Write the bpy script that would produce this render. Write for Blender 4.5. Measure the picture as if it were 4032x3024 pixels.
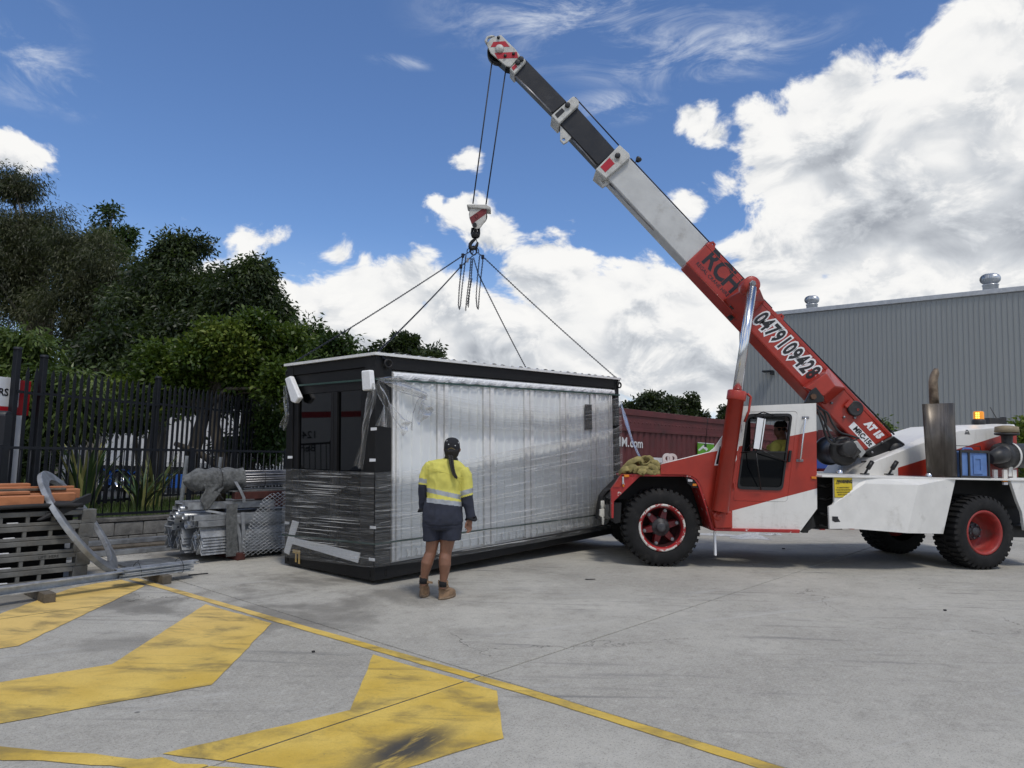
import bpy, math, random
import numpy as np
from mathutils import Vector, Matrix

for _o in list(bpy.data.objects): bpy.data.objects.remove(_o)
SC = bpy.context.scene
COL = SC.collection
random.seed(7); RNG = np.random.default_rng(7)
PI = math.pi
R = math.radians

# ------------------------------------------------------------------ camera
F_, CX_, CY_, HC = 2800.0, 2016.0, 1512.0, 1.6
PITCH, ROLL = R(5.15), R(1.55)
U0 = Vector((0, -math.sin(PITCH), math.cos(PITCH))); FW = Vector((0, math.cos(PITCH), math.sin(PITCH)))
RC = Vector((1, 0, 0)) * math.cos(ROLL) + U0 * math.sin(ROLL)
UC = U0 * math.cos(ROLL) - Vector((1, 0, 0)) * math.sin(ROLL)
CAMP = Vector((0, 0, HC))
cam = bpy.data.cameras.new('camera'); camo = bpy.data.objects.new('camera', cam); COL.objects.link(camo)
camo.matrix_world = Matrix(((RC.x, UC.x, -FW.x, 0), (RC.y, UC.y, -FW.y, 0), (RC.z, UC.z, -FW.z, HC), (0, 0, 0, 1)))
cam.sensor_width = 36; cam.lens = 36 * F_ / 4032; cam.clip_end = 3000; cam.clip_start = 0.05
SC.camera = camo
def ray(x, y): return FW + RC * ((x - CX_) / F_) - UC * ((y - CY_) / F_)
def P(x, y, Y):
    d = ray(x, y); return CAMP + d * (Y / d.y)
def G(x, y, z=0.0):
    d = ray(x, y); return CAMP + d * ((z - HC) / d.z)
def PL(x, y, o, n):                       # a sight line met with a plane
    d = ray(x, y); return CAMP + d * ((Vector(o) - CAMP).dot(n) / d.dot(n))

# ------------------------------------------------------------------ exposure, world, sun
SC.view_settings.view_transform = 'Standard'; SC.view_settings.look = 'None'
SC.view_settings.gamma = 1; SC.view_settings.exposure = 0.25; SC.view_settings.use_curve_mapping = False
SKY_TINT = (.84, 1.0, 1.24)             # the phone's rendering of the blue
SUN_EL, SUN_AZ = R(62), R(158)            # azimuth clockwise from +Y

class NT:
    def __init__(s, tree): s.t = tree; s.n = tree.nodes; s.l = tree.links
    def new(s, typ, **kw):
        nd = s.n.new(typ)
        for k, v in kw.items(): setattr(nd, k, v)
        return nd
    def put(s, sock, v):
        if isinstance(v, bpy.types.NodeSocket): s.l.new(v, sock)
        elif v is not None: sock.default_value = v
    def math(s, op, a, b=None, c=None, clamp=False):
        nd = s.new('ShaderNodeMath', operation=op); nd.use_clamp = clamp
        s.put(nd.inputs[0], a); s.put(nd.inputs[1], b)
        if c is not None: s.put(nd.inputs[2], c)
        return nd.outputs[0]
    def vec(s, op, a, b=None, out=0):
        nd = s.new('ShaderNodeVectorMath', operation=op); s.put(nd.inputs[0], a)
        if b is not None:
            if op == 'SCALE': s.put(nd.inputs[3], b)
            else: s.put(nd.inputs[1], b)
        return nd.outputs[out]
    def noise(s, vec, scale, detail=4, rough=.55, dist=0.0, out=0, lac=2.0):
        nd = s.new('ShaderNodeTexNoise'); s.put(nd.inputs['Vector'], vec); s.put(nd.inputs['Scale'], scale)
        nd.inputs['Detail'].default_value = detail; nd.inputs['Roughness'].default_value = rough
        nd.inputs['Distortion'].default_value = dist; nd.inputs['Lacunarity'].default_value = lac
        return nd.outputs[out]
    def ramp(s, fac, stops, interp='LINEAR'):
        nd = s.new('ShaderNodeValToRGB'); s.put(nd.inputs[0], fac); e = nd.color_ramp; e.interpolation = interp
        while len(e.elements) < len(stops): e.elements.new(.5)
        for el, (p, c) in zip(e.elements, stops):
            el.position = p; el.color = (c, c, c, 1) if isinstance(c, (int, float)) else (*c[:3], 1)
        return nd.outputs[0]
    def mix(s, fac, a, b, mode='MIX'):
        nd = s.new('ShaderNodeMix', data_type='RGBA', blend_type=mode); s.put(nd.inputs[0], fac)
        for k, v in ((6, a), (7, b)):
            if isinstance(v, (tuple, list)): v = (*v[:3], 1)
            s.put(nd.inputs[k], v)
        return nd.outputs[2]
    def smooth(s, v, a, b):
        nd = s.new('ShaderNodeMapRange', interpolation_type='SMOOTHSTEP'); s.put(nd.inputs[0], v)
        s.put(nd.inputs[1], a); s.put(nd.inputs[2], b); return nd.outputs[0]

W = bpy.data.worlds.new('World'); SC.world = W; W.use_nodes = True
nt = NT(W.node_tree); W.node_tree.nodes.clear()
sky = nt.new('ShaderNodeTexSky', sky_type='NISHITA', sun_disc=False)
sky.sun_elevation = SUN_EL; sky.sun_rotation = SUN_AZ
sky.air_density = 1.0; sky.dust_density = 0.4; sky.ozone_density = 2.5; sky.altitude = 20
dirv = nt.new('ShaderNodeTexCoord').outputs['Generated']
sep = nt.new('ShaderNodeSeparateXYZ'); nt.put(sep.inputs[0], dirv)
az = nt.math('ARCTAN2', sep.outputs[0], sep.outputs[1]); el = nt.math('ARCSINE', sep.outputs[2])
cmb = nt.new('ShaderNodeCombineXYZ'); nt.put(cmb.inputs[0], az); nt.put(cmb.inputs[1], el); ae = cmb.outputs[0]
# cloud masses of the day: where they stand in the sky (sight line, angular radii)
def sky_dir(dx, dy):
    d = ray(dx * 1.8228, dy * 1.8228).normalized(); return math.atan2(d.x, d.y), math.asin(d.z)
CL = [(2060, 330, 340, 235), (1800, 340, 200, 200), (1640, 395, 120, 60), (2190, 160, 220, 170), (1960, 520, 350, 120), (2230, 480, 250, 200),
      (1215, 610, 150, 105), (820, 640, 190, 100), (735, 560, 50, 45), (640, 650, 90, 70), (1030, 760, 480, 140), (1330, 680, 220, 150),
      (1480, 720, 230, 160), (1620, 780, 300, 170), (1690, 620, 180, 80), (860, 780, 420, 140), (1900, 660, 260, 75),
      (530, 515, 84, 50), (468, 478, 50, 20), (35, 335, 60, 46), (450, 570, 55, 40), (1010, 455, 55, 45), (1003, 352, 28, 22), (945, 432, 18, 26), (1495, 440, 44, 34), (1490, 255, 46, 34), (1545, 292, 36, 22),
      (1060, 510, 60, 40), (2110, 50, 160, 50)]
field = None
for (bx, by, rx, ry) in CL:
    a0, e0 = sky_dir(bx, by); s = 1.8228 / F_
    q = nt.new('ShaderNodeVectorMath', operation='MULTIPLY_ADD'); nt.put(q.inputs[0], ae)
    q.inputs[1].default_value = (1 / (rx * s), 1 / (ry * s), 0); q.inputs[2].default_value = (-a0 / (rx * s), -e0 / (ry * s), 0)
    ln = nt.vec('LENGTH', q.outputs[0], out=1); k = min(1.5, .14 + min(rx, ry) / 118.0)
    b = nt.math('MULTIPLY_ADD', ln, -k, k)
    field = b if field is None else nt.math('SMOOTH_MAX', field, b, .15)
# the same broken cumulus goes on all round
dv = nt.vec('MULTIPLY', dirv, (1, 1, 1.5))
big = nt.noise(nt.vec('ADD', dv, (3.1, 7.7, 1.2)), 2.1, 2, .5)
inv = nt.vec('LENGTH', nt.vec('MULTIPLY', nt.vec('SUBTRACT', ae, (0.05, .28, 0)), (1 / .75, 1 / .52, 0)), out=1)
gen = nt.math('MULTIPLY', nt.math('SUBTRACT', big, .46), 4.0)
gen = nt.math('MULTIPLY_ADD', nt.smooth(inv, .95, 1.25), nt.math('ADD', gen, 2.0), -2.0)
field = nt.math('MAXIMUM', field, gen)
f1 = nt.noise(dv, 11, 7, .59, .35)
f2 = nt.noise(nt.vec('ADD', dv, (.012, 0, .03)), 11, 2.5, .5, .35)          # a step towards the light
f3 = nt.noise(dv, 11, 2.5, .5, .35)
dens = nt.math('ADD', field, nt.math('MULTIPLY_ADD', f1, 2.3, -1.15))
alpha = nt.smooth(dens, 0.0, .30)
# light and shade inside the clouds
rel = nt.math('MULTIPLY', nt.math('SUBTRACT', f3, f2), 1.35)
thick = nt.smooth(dens, .45, 2.0)
sh = nt.math('ADD', nt.math('MULTIPLY_ADD', thick, -.16, .86), rel)
sh = nt.math('ADD', sh, nt.math('MULTIPLY', nt.math('SUBTRACT', f1, f3), 2.0))
sh = nt.math('ADD', sh, nt.math('MULTIPLY_ADD', nt.math('ABSOLUTE', nt.math('MULTIPLY_ADD', f1, 2.0, -1.0)), .4, -.03))
basev = nt.noise(nt.vec('ADD', dv, (9.1, .4, 2.2)), 3.6, 2, .5)
sh = nt.math('SUBTRACT', sh, nt.math('MULTIPLY', nt.math('MULTIPLY', nt.smooth(basev, .44, .62), thick), .13))
# flat grey bases
for dx, dy, ra, re, k in ((2010, 480, .28, .11, .22), (1250, 800, .55, .085, .15)):
    a0, e0 = sky_dir(dx, dy)
    gb = nt.vec('LENGTH', nt.vec('MULTIPLY', nt.vec('SUBTRACT', ae, (a0, e0, 0)), (1 / ra, 1 / re, 0)), out=1)
    sh = nt.math('SUBTRACT', sh, nt.math('MULTIPLY', nt.smooth(gb, 1.0, .1), k))
ccol = nt.ramp(sh, [(0.0, (.20, .23, .28)), (.35, (.40, .43, .48)), (.62, (.66, .69, .73)), (.84, (.95, .95, .945)), (1.0, (1.0, .995, .98))])
# thin high cirrus
cv = nt.vec('MULTIPLY', ae, (6.0, 17.0, 1)); cz = nt.noise(cv, 1.0, 6, .66, .9)
cm = None
for dx, dy, rx, ry in ((1250, 20, 420, 130), (60, 110, 110, 110), (160, 190, 60, 60), (870, 135, 90, 16), (1500, 110, 350, 80), (1330, 230, 140, 40)):
    a0, e0 = sky_dir(dx, dy); s = 1.8228 / F_
    q = nt.smooth(nt.vec('LENGTH', nt.vec('MULTIPLY', nt.vec('SUBTRACT', ae, (a0, e0, 0)), (1 / (rx * s), 1 / (ry * s), 0)), out=1), 1.1, .1)
    cm = q if cm is None else nt.math('MAXIMUM', cm, q)
ci = nt.math('MULTIPLY', nt.math('MULTIPLY', nt.smooth(cz, .42, .74), cm), .85)
ccol = nt.mix(nt.smooth(dens, -.1, .25), (.80, .85, .93), ccol)
alpha = nt.math('MAXIMUM', alpha, ci)
hz = nt.smooth(el, .30, -.02)
skc = nt.mix(1.0, sky.outputs[0], SKY_TINT, 'MULTIPLY')
bg1 = nt.new('ShaderNodeBackground'); nt.put(bg1.inputs[0], nt.mix(nt.math('MULTIPLY', hz, .8), skc, (5.0, 6.2, 7.8))); bg1.inputs[1].default_value = .095
bg2 = nt.new('ShaderNodeBackground'); nt.put(bg2.inputs[0], ccol); bg2.inputs[1].default_value = .80
ms = nt.new('ShaderNodeMixShader'); nt.put(ms.inputs[0], alpha); nt.l.new(bg1.outputs[0], ms.inputs[1]); nt.l.new(bg2.outputs[0], ms.inputs[2])
wo = nt.new('ShaderNodeOutputWorld'); nt.l.new(ms.outputs[0], wo.inputs[0])
W.cycles.sampling_method = 'MANUAL'; W.cycles.sample_map_resolution = 512

sl = bpy.data.lights.new('sun', 'SUN'); sl.energy = 1.5; sl.angle = R(10); sl.color = (1, .94, .85)
so = bpy.data.objects.new('sun', sl); COL.objects.link(so)
sd = Vector((math.sin(SUN_AZ) * math.cos(SUN_EL), math.cos(SUN_AZ) * math.cos(SUN_EL), math.sin(SUN_EL)))
so.rotation_euler = sd.to_track_quat('Z', 'Y').to_euler()
SC.cycles.max_bounces = 8; SC.cycles.transparent_max_bounces = 24; SC.cycles.glossy_bounces = 3; SC.cycles.diffuse_bounces = 3
SC.cycles.transmission_bounces = 6; SC.cycles.caustics_reflective = False; SC.cycles.caustics_refractive = False; SC.cycles.sample_clamp_indirect = 6

# ------------------------------------------------------------------ mesh helpers
class MB:
    def __init__(s): s.v = []; s.f = []; s.m = []; s.s = []
    def add(s, vs, fs, m=0, smooth=False):
        b = len(s.v); s.v += [tuple(p) for p in vs]
        for f in fs: s.f.append(tuple(b + i for i in f)); s.m.append(m); s.s.append(smooth)
        return s
    def box(s, c, d, rot=None, m=0):
        c = Vector(c); x, y, z = d[0] / 2, d[1] / 2, d[2] / 2
        q = [Vector((a * x, b * y, e * z)) for e in (-1, 1) for b in (-1, 1) for a in (-1, 1)]
        if rot is not None: q = [rot @ p for p in q]
        return s.add([c + p for p in q], [(0, 2, 3, 1), (4, 5, 7, 6), (0, 1, 5, 4), (2, 6, 7, 3), (0, 4, 6, 2), (1, 3, 7, 5)], m)
    def bb(s, a, b, m=0):
        return s.box([(a[i] + b[i]) / 2 for i in range(3)], [abs(b[i] - a[i]) for i in range(3)], None, m)
    def bar(s, p, q, w, h, up=(0, 0, 1), m=0):
        p, q = Vector(p), Vector(q); d = q - p; L = d.length; x = d / L; up = Vector(up)
        y = up.cross(x)
        if y.length < 1e-5: y = Vector((0, 1, 0)).cross(x)
        y.normalize(); z = x.cross(y)
        return s.box((p + q) / 2, (L, w, h), Matrix((x, y, z)).transposed(), m)
    def prism(s, pts, vec, m=0, caps=True):
        a = [Vector(p) for p in pts]; v = Vector(vec); n = len(a)
        f = [(i, (i + 1) % n, n + (i + 1) % n, n + i) for i in range(n)]
        if caps: f += [tuple(range(n - 1, -1, -1)), tuple(range(n, 2 * n))]
        return s.add(a + [p + v for p in a], f, m)
    def tube(s, pts, r, n=8, m=0, caps=True, closed=False, smooth=True, flat=None):
        pts = [Vector(p) for p in pts]; N = len(pts); rs = r if isinstance(r, (list, tuple)) else [r] * N
        vs = []; u = None
        for i, p in enumerate(pts):
            if closed: t = pts[(i + 1) % N] - pts[i - 1]
            else: t = pts[min(i + 1, N - 1)] - pts[max(i - 1, 0)]
            t = t.normalized() if t.length > 1e-9 else Vector((0, 0, 1))
            if u is None:
                u = Vector((0, 0, 1)) if abs(t.z) < .9 else Vector((1, 0, 0))
            u = (u - t * u.dot(t)).normalized(); w = t.cross(u)
            for k in range(n):
                a = 2 * PI * k / n; vs.append(p + (u * math.cos(a) + w * math.sin(a) * (flat or 1)) * rs[i])
        fs = []
        for i in range(N if closed else N - 1):
            j = (i + 1) % N
            for k in range(n): fs.append((i * n + k, i * n + (k + 1) % n, j * n + (k + 1) % n, j * n + k))
        s.add(vs, fs, m, smooth)
        if caps and not closed:
            b = len(s.v) - N * n
            s.f.append(tuple(b + k for k in range(n - 1, -1, -1))); s.m.append(m); s.s.append(False)
            s.f.append(tuple(b + (N - 1) * n + k for k in range(n))); s.m.append(m); s.s.append(False)
        return s
    def lathe(s, prof, o, ax, n=24, m=0, smooth=True, closed=False):
        o = Vector(o); ax = Vector(ax).normalized(); u = ax.orthogonal().normalized(); w = ax.cross(u); vs = []
        for (r, h) in prof:
            for k in range(n):
                a = 2 * PI * k / n; vs.append(o + ax * h + (u * math.cos(a) + w * math.sin(a)) * r)
        N = len(prof); fs = []
        for i in range(N if closed else N - 1):
            j = (i + 1) % N
            for k in range(n): fs.append((i * n + k, i * n + (k + 1) % n, j * n + (k + 1) % n, j * n + k))
        return s.add(vs, fs, m, smooth)
    def grid(s, fn, nu, nv, m=0, smooth=True):
        vs = [fn(i / nu, j / nv) for j in range(nv + 1) for i in range(nu + 1)]; w = nu + 1
        return s.add(vs, [(j * w + i, j * w + i + 1, (j + 1) * w + i + 1, (j + 1) * w + i) for j in range(nv) for i in range(nu)], m, smooth)
    def loft(s, rings, m=0, caps=True, smooth=True):
        n = len(rings[0]); N = len(rings)
        fs = [(i * n + k, i * n + (k + 1) % n, (i + 1) * n + (k + 1) % n, (i + 1) * n + k) for i in range(N - 1) for k in range(n)]
        if caps: fs += [tuple(range(n - 1, -1, -1)), tuple((N - 1) * n + k for k in range(n))]
        return s.add([p for r_ in rings for p in r_], fs, m, smooth)
    def tri(s): return sum(len(f) - 2 for f in s.f)

ROOTM = {}
def inv_of(parent):
    p = parent
    while p is not None:
        if p.name in ROOTM: return ROOTM[p.name].inverted()
        p = p.parent
    return None
def link(name, me, parent=None):
    o = bpy.data.objects.new(name, me); COL.objects.link(o); o.parent = parent; return o
def build(name, mb, mats, parent=None, bevel=0.0, local=False, seg=1, auto=True):
    vs = mb.v
    if not local:
        M = inv_of(parent) if parent is not None else None
        if M is not None: vs = [tuple(M @ Vector(p)) for p in vs]
    me = bpy.data.meshes.new(name); me.from_pydata(vs, [], mb.f)
    if not isinstance(mats, (list, tuple)): mats = [mats]
    for m in mats: me.materials.append(m)
    me.polygons.foreach_set('material_index', mb.m); me.polygons.foreach_set('use_smooth', mb.s); me.update()
    import bmesh
    bm = bmesh.new(); bm.from_mesh(me); bmesh.ops.recalc_face_normals(bm, faces=bm.faces); bm.to_mesh(me); bm.free()
    o = link(name, me, parent)
    if bevel:
        b = o.modifiers.new('bevel', 'BEVEL'); b.width = bevel; b.segments = seg; b.limit_method = 'ANGLE'; b.angle_limit = R(35)
        b.harden_normals = False
    return o
def thing(name, label, cat, loc=(0, 0, 0), rot=None, group=None):
    o = bpy.data.objects.new(name, None); COL.objects.link(o); o.empty_display_size = .2
    M = Matrix.Translation(Vector(loc))
    if rot is not None: M = M @ rot.to_4x4(); o.rotation_euler = rot.to_euler()
    o.location = loc; ROOTM[o.name] = M
    o['label'] = label; o['category'] = cat
    if group: o['group'] = group
    return o
def tag(o, label=None, cat=None, group=None, kind=None):
    if label: o['label'] = label
    if cat: o['category'] = cat
    if group: o['group'] = group
    if kind: o['kind'] = kind
    return o
def solo(name, mb, mats, label, cat, group=None, bevel=0.0, base=None):
    """a thing of one mesh, its origin at its base"""
    if base is None:
        a = np.array(mb.v); base = Vector((*(a[:, :2].min(0) + a[:, :2].max(0)) / 2, a[:, 2].min()))
    base = Vector(base); mb.v = [tuple(Vector(p) - base) for p in mb.v]
    o = build(name, mb, mats, None, bevel); o.location = base; return tag(o, label, cat, group)
def fast_mesh(name, co, faces4, mats, parent=None, tone=None, mi=None, smooth=False):
    """numpy quads to a mesh object"""
    me = bpy.data.meshes.new(name); nv, nf = len(co), len(faces4); k = faces4.shape[1]
    me.vertices.add(nv); me.vertices.foreach_set('co', np.ascontiguousarray(co, np.float32).ravel())
    me.loops.add(nf * k); me.loops.foreach_set('vertex_index', np.ascontiguousarray(faces4, np.int32).ravel())
    me.polygons.add(nf); me.polygons.foreach_set('loop_start', np.arange(0, nf * k, k, dtype=np.int32))
    me.polygons.foreach_set('loop_total', np.full(nf, k, np.int32))
    for m in (mats if isinstance(mats, (list, tuple)) else [mats]): me.materials.append(m)
    if mi is not None: me.polygons.foreach_set('material_index', np.ascontiguousarray(mi, np.int32))
    if smooth: me.polygons.foreach_set('use_smooth', np.ones(nf, bool))
    if tone is not None:
        at = me.attributes.new('tone', 'FLOAT', 'POINT'); at.data.foreach_set('value', np.ascontiguousarray(tone, np.float32))
    me.update(calc_edges=True); me.validate(); return link(name, me, parent)
def copy_tree(o, parent=None):
    c = o.copy(); COL.objects.link(c); c.parent = parent
    for ch in list(o.children):
        if ch.name != c.name: copy_tree(ch, c)
    return c
def text_geo(body, size, offset=0.0, shear=0.0, spacing=1.0, align='CENTER'):
    cu = bpy.data.curves.new('t', 'FONT'); cu.body = body; cu.size = size; cu.offset = offset; cu.shear = shear
    cu.align_x = align; cu.align_y = 'CENTER'; cu.space_character = spacing; cu.resolution_u = 3
    o = bpy.data.objects.new('t', cu); COL.objects.link(o)
    dg = bpy.context.evaluated_depsgraph_get(); me = bpy.data.meshes.new_from_object(o.evaluated_get(dg))
    vs = [tuple(v.co) for v in me.vertices]; fs = [tuple(p.vertices) for p in me.polygons]
    bpy.data.objects.remove(o); bpy.data.curves.remove(cu); bpy.data.meshes.remove(me); return vs, fs
def put_text(mb, body, o, ex, ey, size, m=0, sx=1.0, lift=0.0, **kw):
    """lettering as a thin flat sheet on a surface; ex, ey = writing direction and up"""
    vs, fs = text_geo(body, size, **kw); o = Vector(o); ex = Vector(ex).normalized(); ey = Vector(ey).normalized(); n = ex.cross(ey).normalized()
    mb.add([o + ex * (a * sx) + ey * b + n * lift for a, b, c in vs], fs, m)

# ------------------------------------------------------------------ materials
MATS = {}
def pmat(name, col, rough=.5, metal=0.0, var=.12, scale=6.0, bump=0.0, bscale=60.0, chips=None, dirt=None, spec=.5, stretch=(1, 1, 1), coat=0.0, rvar=.12):
    """painted / metal / cloth surface: colour drift, fine relief, optional chips=(colour, amount 0..1, scale) and dirt=(colour, amount, scale)"""
    m = bpy.data.materials.new(name); m.use_nodes = True; t = NT(m.node_tree); t.n.clear()
    b = t.new('ShaderNodeBsdfPrincipled'); o = t.new('ShaderNodeOutputMaterial'); t.l.new(b.outputs[0], o.inputs[0])
    co = t.new('ShaderNodeTexCoord').outputs['Object']; cs = t.vec('MULTIPLY', co, stretch)
    n = t.noise(cs, scale, 5, .6); lo = tuple(c * (1 - var) for c in col); hi = tuple(min(1, c * (1 + var)) for c in col)
    c = t.mix(t.smooth(n, .3, .7), lo, hi)
    if dirt:
        dn = t.noise(t.vec('ADD', cs, (4, 2, 9)), dirt[2], 6, .65); c = t.mix(t.math('MULTIPLY', t.smooth(dn, .62 - .3 * dirt[1], .85 - .2 * dirt[1]), .8), c, dirt[0])
    rg = t.math('MULTIPLY_ADD', n, rvar * 2, rough - rvar)
    if chips:
        cn = t.noise(t.vec('ADD', co, (7, 1, 3)), chips[2], 7, .7); k = t.smooth(cn, .72 - .3 * chips[1], .735 - .3 * chips[1]); c = t.mix(k, c, chips[0])
    t.put(b.inputs['Base Color'], c); t.put(b.inputs['Roughness'], rg); b.inputs['Metallic'].default_value = metal
    b.inputs['Specular IOR Level'].default_value = spec; b.inputs['Coat Weight'].default_value = coat
    if bump:
        bn = t.new('ShaderNodeBump'); bn.inputs['Strength'].default_value = 1.0; bn.inputs['Distance'].default_value = bump
        t.put(bn.inputs['Height'], t.noise(cs, bscale, 4, .6)); t.l.new(bn.outputs[0], b.inputs['Normal'])
    MATS[name] = m; return m
# ------------------------------------------------------------------ the yard frame: u along the slab joints, v across
YU = Vector((.65, .76, 0)).normalized(); YV = Vector((-.76, .65, 0)).normalized(); ZZ = Vector((0, 0, 1))
def UV(u, v, z=0.0): return YU * u + YV * v + ZZ * z

def concrete_mat():
    m = bpy.data.materials.new('concrete'); m.use_nodes = True; t = NT(m.node_tree); t.n.clear()
    b = t.new('ShaderNodeBsdfPrincipled'); o = t.new('ShaderNodeOutputMaterial'); t.l.new(b.outputs[0], o.inputs[0])
    g = t.new('ShaderNodeNewGeometry').outputs['Position']
    rot = t.new('ShaderNodeMapping'); t.put(rot.inputs[0], g); rot.inputs['Rotation'].default_value = (0, 0, -math.atan2(.76, .65))
    p = rot.outputs[0]
    big = t.noise(p, .35, 4, .55); mid = t.noise(p, 1.7, 6, .62); fine = t.noise(p, 38, 4, .75)
    grit = t.noise(p, 210, 2, .7)
    c = t.mix(t.smooth(big, .3, .7), (.31, .296, .256), (.47, .452, .396))
    c = t.mix(t.math('MULTIPLY', t.smooth(mid, .42, .72), .55), c, (.26, .246, .212))
    c = t.mix(t.math('MULTIPLY', t.smooth(fine, .35, .7), .6), c, (.50, .48, .425))
    m2_ = t.noise(p, 9, 5, .7); c = t.mix(t.math('MULTIPLY', t.smooth(m2_, .50, .70), .34), c, (.18, .170, .146)); c = t.mix(t.math('MULTIPLY', t.smooth(m2_, .46, .30), .35), c, (.58, .555, .49))
    g2_ = t.noise(p, 75, 3, .8); c = t.mix(t.math('MULTIPLY', t.smooth(g2_, .53, .64), .6), c, (.135, .129, .114))
    c = t.mix(t.math('MULTIPLY', t.smooth(grit, .52, .72), .5), c, (.17, .17, .165))
    c = t.mix(t.math('MULTIPLY', t.smooth(grit, .44, .28), .45), c, (.55, .55, .53))
    # tyre scuffs and sweeping marks: long drawn-out streaks
    st = t.new('ShaderNodeMapping'); t.put(st.inputs[0], g); st.inputs['Rotation'].default_value = (0, 0, R(-12)); st.inputs['Scale'].default_value = (.55, 6.5, 1)
    sk = t.noise(st.outputs[0], 1.3, 5, .6, .4); msk = t.noise(p, .5, 2, .5)
    c = t.mix(t.math('MULTIPLY', t.math('MULTIPLY', t.smooth(sk, .52, .74), t.smooth(msk, .40, .60)), .62), c, (.12, .12, .118))
    # curved pale tyre tracks
    st2 = t.new('ShaderNodeMapping', vector_type='TEXTURE'); t.put(st2.inputs[0], g); st2.inputs['Rotation'].default_value = (0, 0, R(28)); st2.inputs['Scale'].default_value = (2.6, .22, 1)
    sk2 = t.noise(st2.outputs[0], 1.1, 4, .6, .5)
    c = t.mix(t.math('MULTIPLY', t.smooth(sk2, .58, .74), .35), c, (.50, .495, .475))
    # oil and damp blots near the stacked steel
    oil = t.noise(t.vec('ADD', p, (3.3, 8.1, 0)), .9, 5, .6, .3); ax = t.vec('DISTANCE', g, (-3.2, 8.8, 0), out=1)
    c = t.mix(t.math('MULTIPLY', t.math('MULTIPLY', t.smooth(oil, .46, .64), t.smooth(ax, 5.5, 1.2)), .72), c, (.105, .098, .085))
    ps = t.new('ShaderNodeTexVoronoi'); t.put(ps.inputs['Vector'], p); ps.inputs['Scale'].default_value = 1.4
    c = t.mix(t.math('MULTIPLY', t.smooth(ps.outputs['Distance'], .035, .02), .75), c, (.07, .068, .065))
    cv_ = t.new('ShaderNodeTexVoronoi', feature='DISTANCE_TO_EDGE'); t.put(cv_.inputs['Vector'], t.vec('ADD', p, t.vec('SCALE', t.vec('SUBTRACT', t.noise(p, 1.6, 5, .65, out=1), (.5, .5, .5)), .9))); cv_.inputs['Scale'].default_value = .23
    c = t.mix(t.math('MULTIPLY', t.math('MULTIPLY', t.smooth(cv_.outputs['Distance'], .0022, .0008), t.smooth(t.noise(p, .4, 2, .5), .52, .60)), .7), c, (.06, .057, .05))
    t.put(b.inputs['Base Color'], c); t.put(b.inputs['Roughness'], t.math('MULTIPLY_ADD', fine, .25, .68)); b.inputs['Specular IOR Level'].default_value = .35
    bp = t.new('ShaderNodeBump'); bp.inputs['Strength'].default_value = .6; bp.inputs['Distance'].default_value = .004
    t.put(bp.inputs['Height'], t.math('ADD', fine, t.math('MULTIPLY', grit, .6))); t.l.new(bp.outputs[0], b.inputs['Normal']); return m
M_CON = concrete_mat()
M_JOINT = pmat('joint_filler', (.035, .034, .032), .9)
M_ASPH = pmat('asphalt', (.07, .07, .07), .9, var=.25, scale=3, bump=.004, bscale=120)
M_SOIL = pmat('garden_soil', (.055, .045, .032), .95, var=.4, scale=8, bump=.03, bscale=14)

# street level beyond the yard
mb = MB(); mb.box((0, 300, -.9), (1600, 1300, .2)); tag(build('ground', mb, M_ASPH), kind='structure')
# the yard: slabs with open joints over a dark bed
mb = MB(); mb.prism([UV(-12, -34, -.79), UV(46, -34, -.79), UV(46, 11.0, -.79), UV(-12, 11.0, -.79)], (0, 0, .755)); yard = build('yard', mb, M_JOINT); tag(yard, kind='structure')
ue = [-11.8, -7.6, -3.6, .05, 3.855, 7.55, 10.5, 14.2, 18, 22, 26, 30, 34, 38, 42, 45.8]; ve = [-33.6, -30, -26, -22, -18, -14.2, -10.4, -6.7, -3.2, -.3, 3.47, 7.45, 10.98]
for i in range(len(ue) - 1):
    for j in range(len(ve) - 1):
        a, b_, c, d = ue[i] + .008, ue[i + 1] - .008, ve[j] + .008, ve[j + 1] - .008
        k = .004
        mb = MB(); r0 = [UV(a, c, -.034), UV(b_, c, -.034), UV(b_, d, -.034), UV(a, d, -.034)]
        r1 = [UV(a, c, -k), UV(b_, c, -k), UV(b_, d, -k), UV(a, d, -k)]; r2 = [UV(a + k, c + k), UV(b_ - k, c + k), UV(b_ - k, d - k), UV(a + k, d - k)]
        mb.add(r0 + r1 + r2, [(0, 1, 5, 4), (1, 2, 6, 5), (2, 3, 7, 6), (3, 0, 4, 7), (4, 5, 9, 8), (5, 6, 10, 9), (6, 7, 11, 10), (7, 4, 8, 11), (8, 9, 10, 11)])
        build('concrete_slab', mb, M_CON, yard)
# planting bed behind the kerb wall
mb = MB(); mb.prism([UV(-14, 11.18, -.8), UV(40, 11.18, -.8), UV(40, 17, -.8), UV(-14, 15, -.8)], (0, 0, 1.15)); tag(build('garden_bed', mb, M_SOIL), kind='structure')

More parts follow.
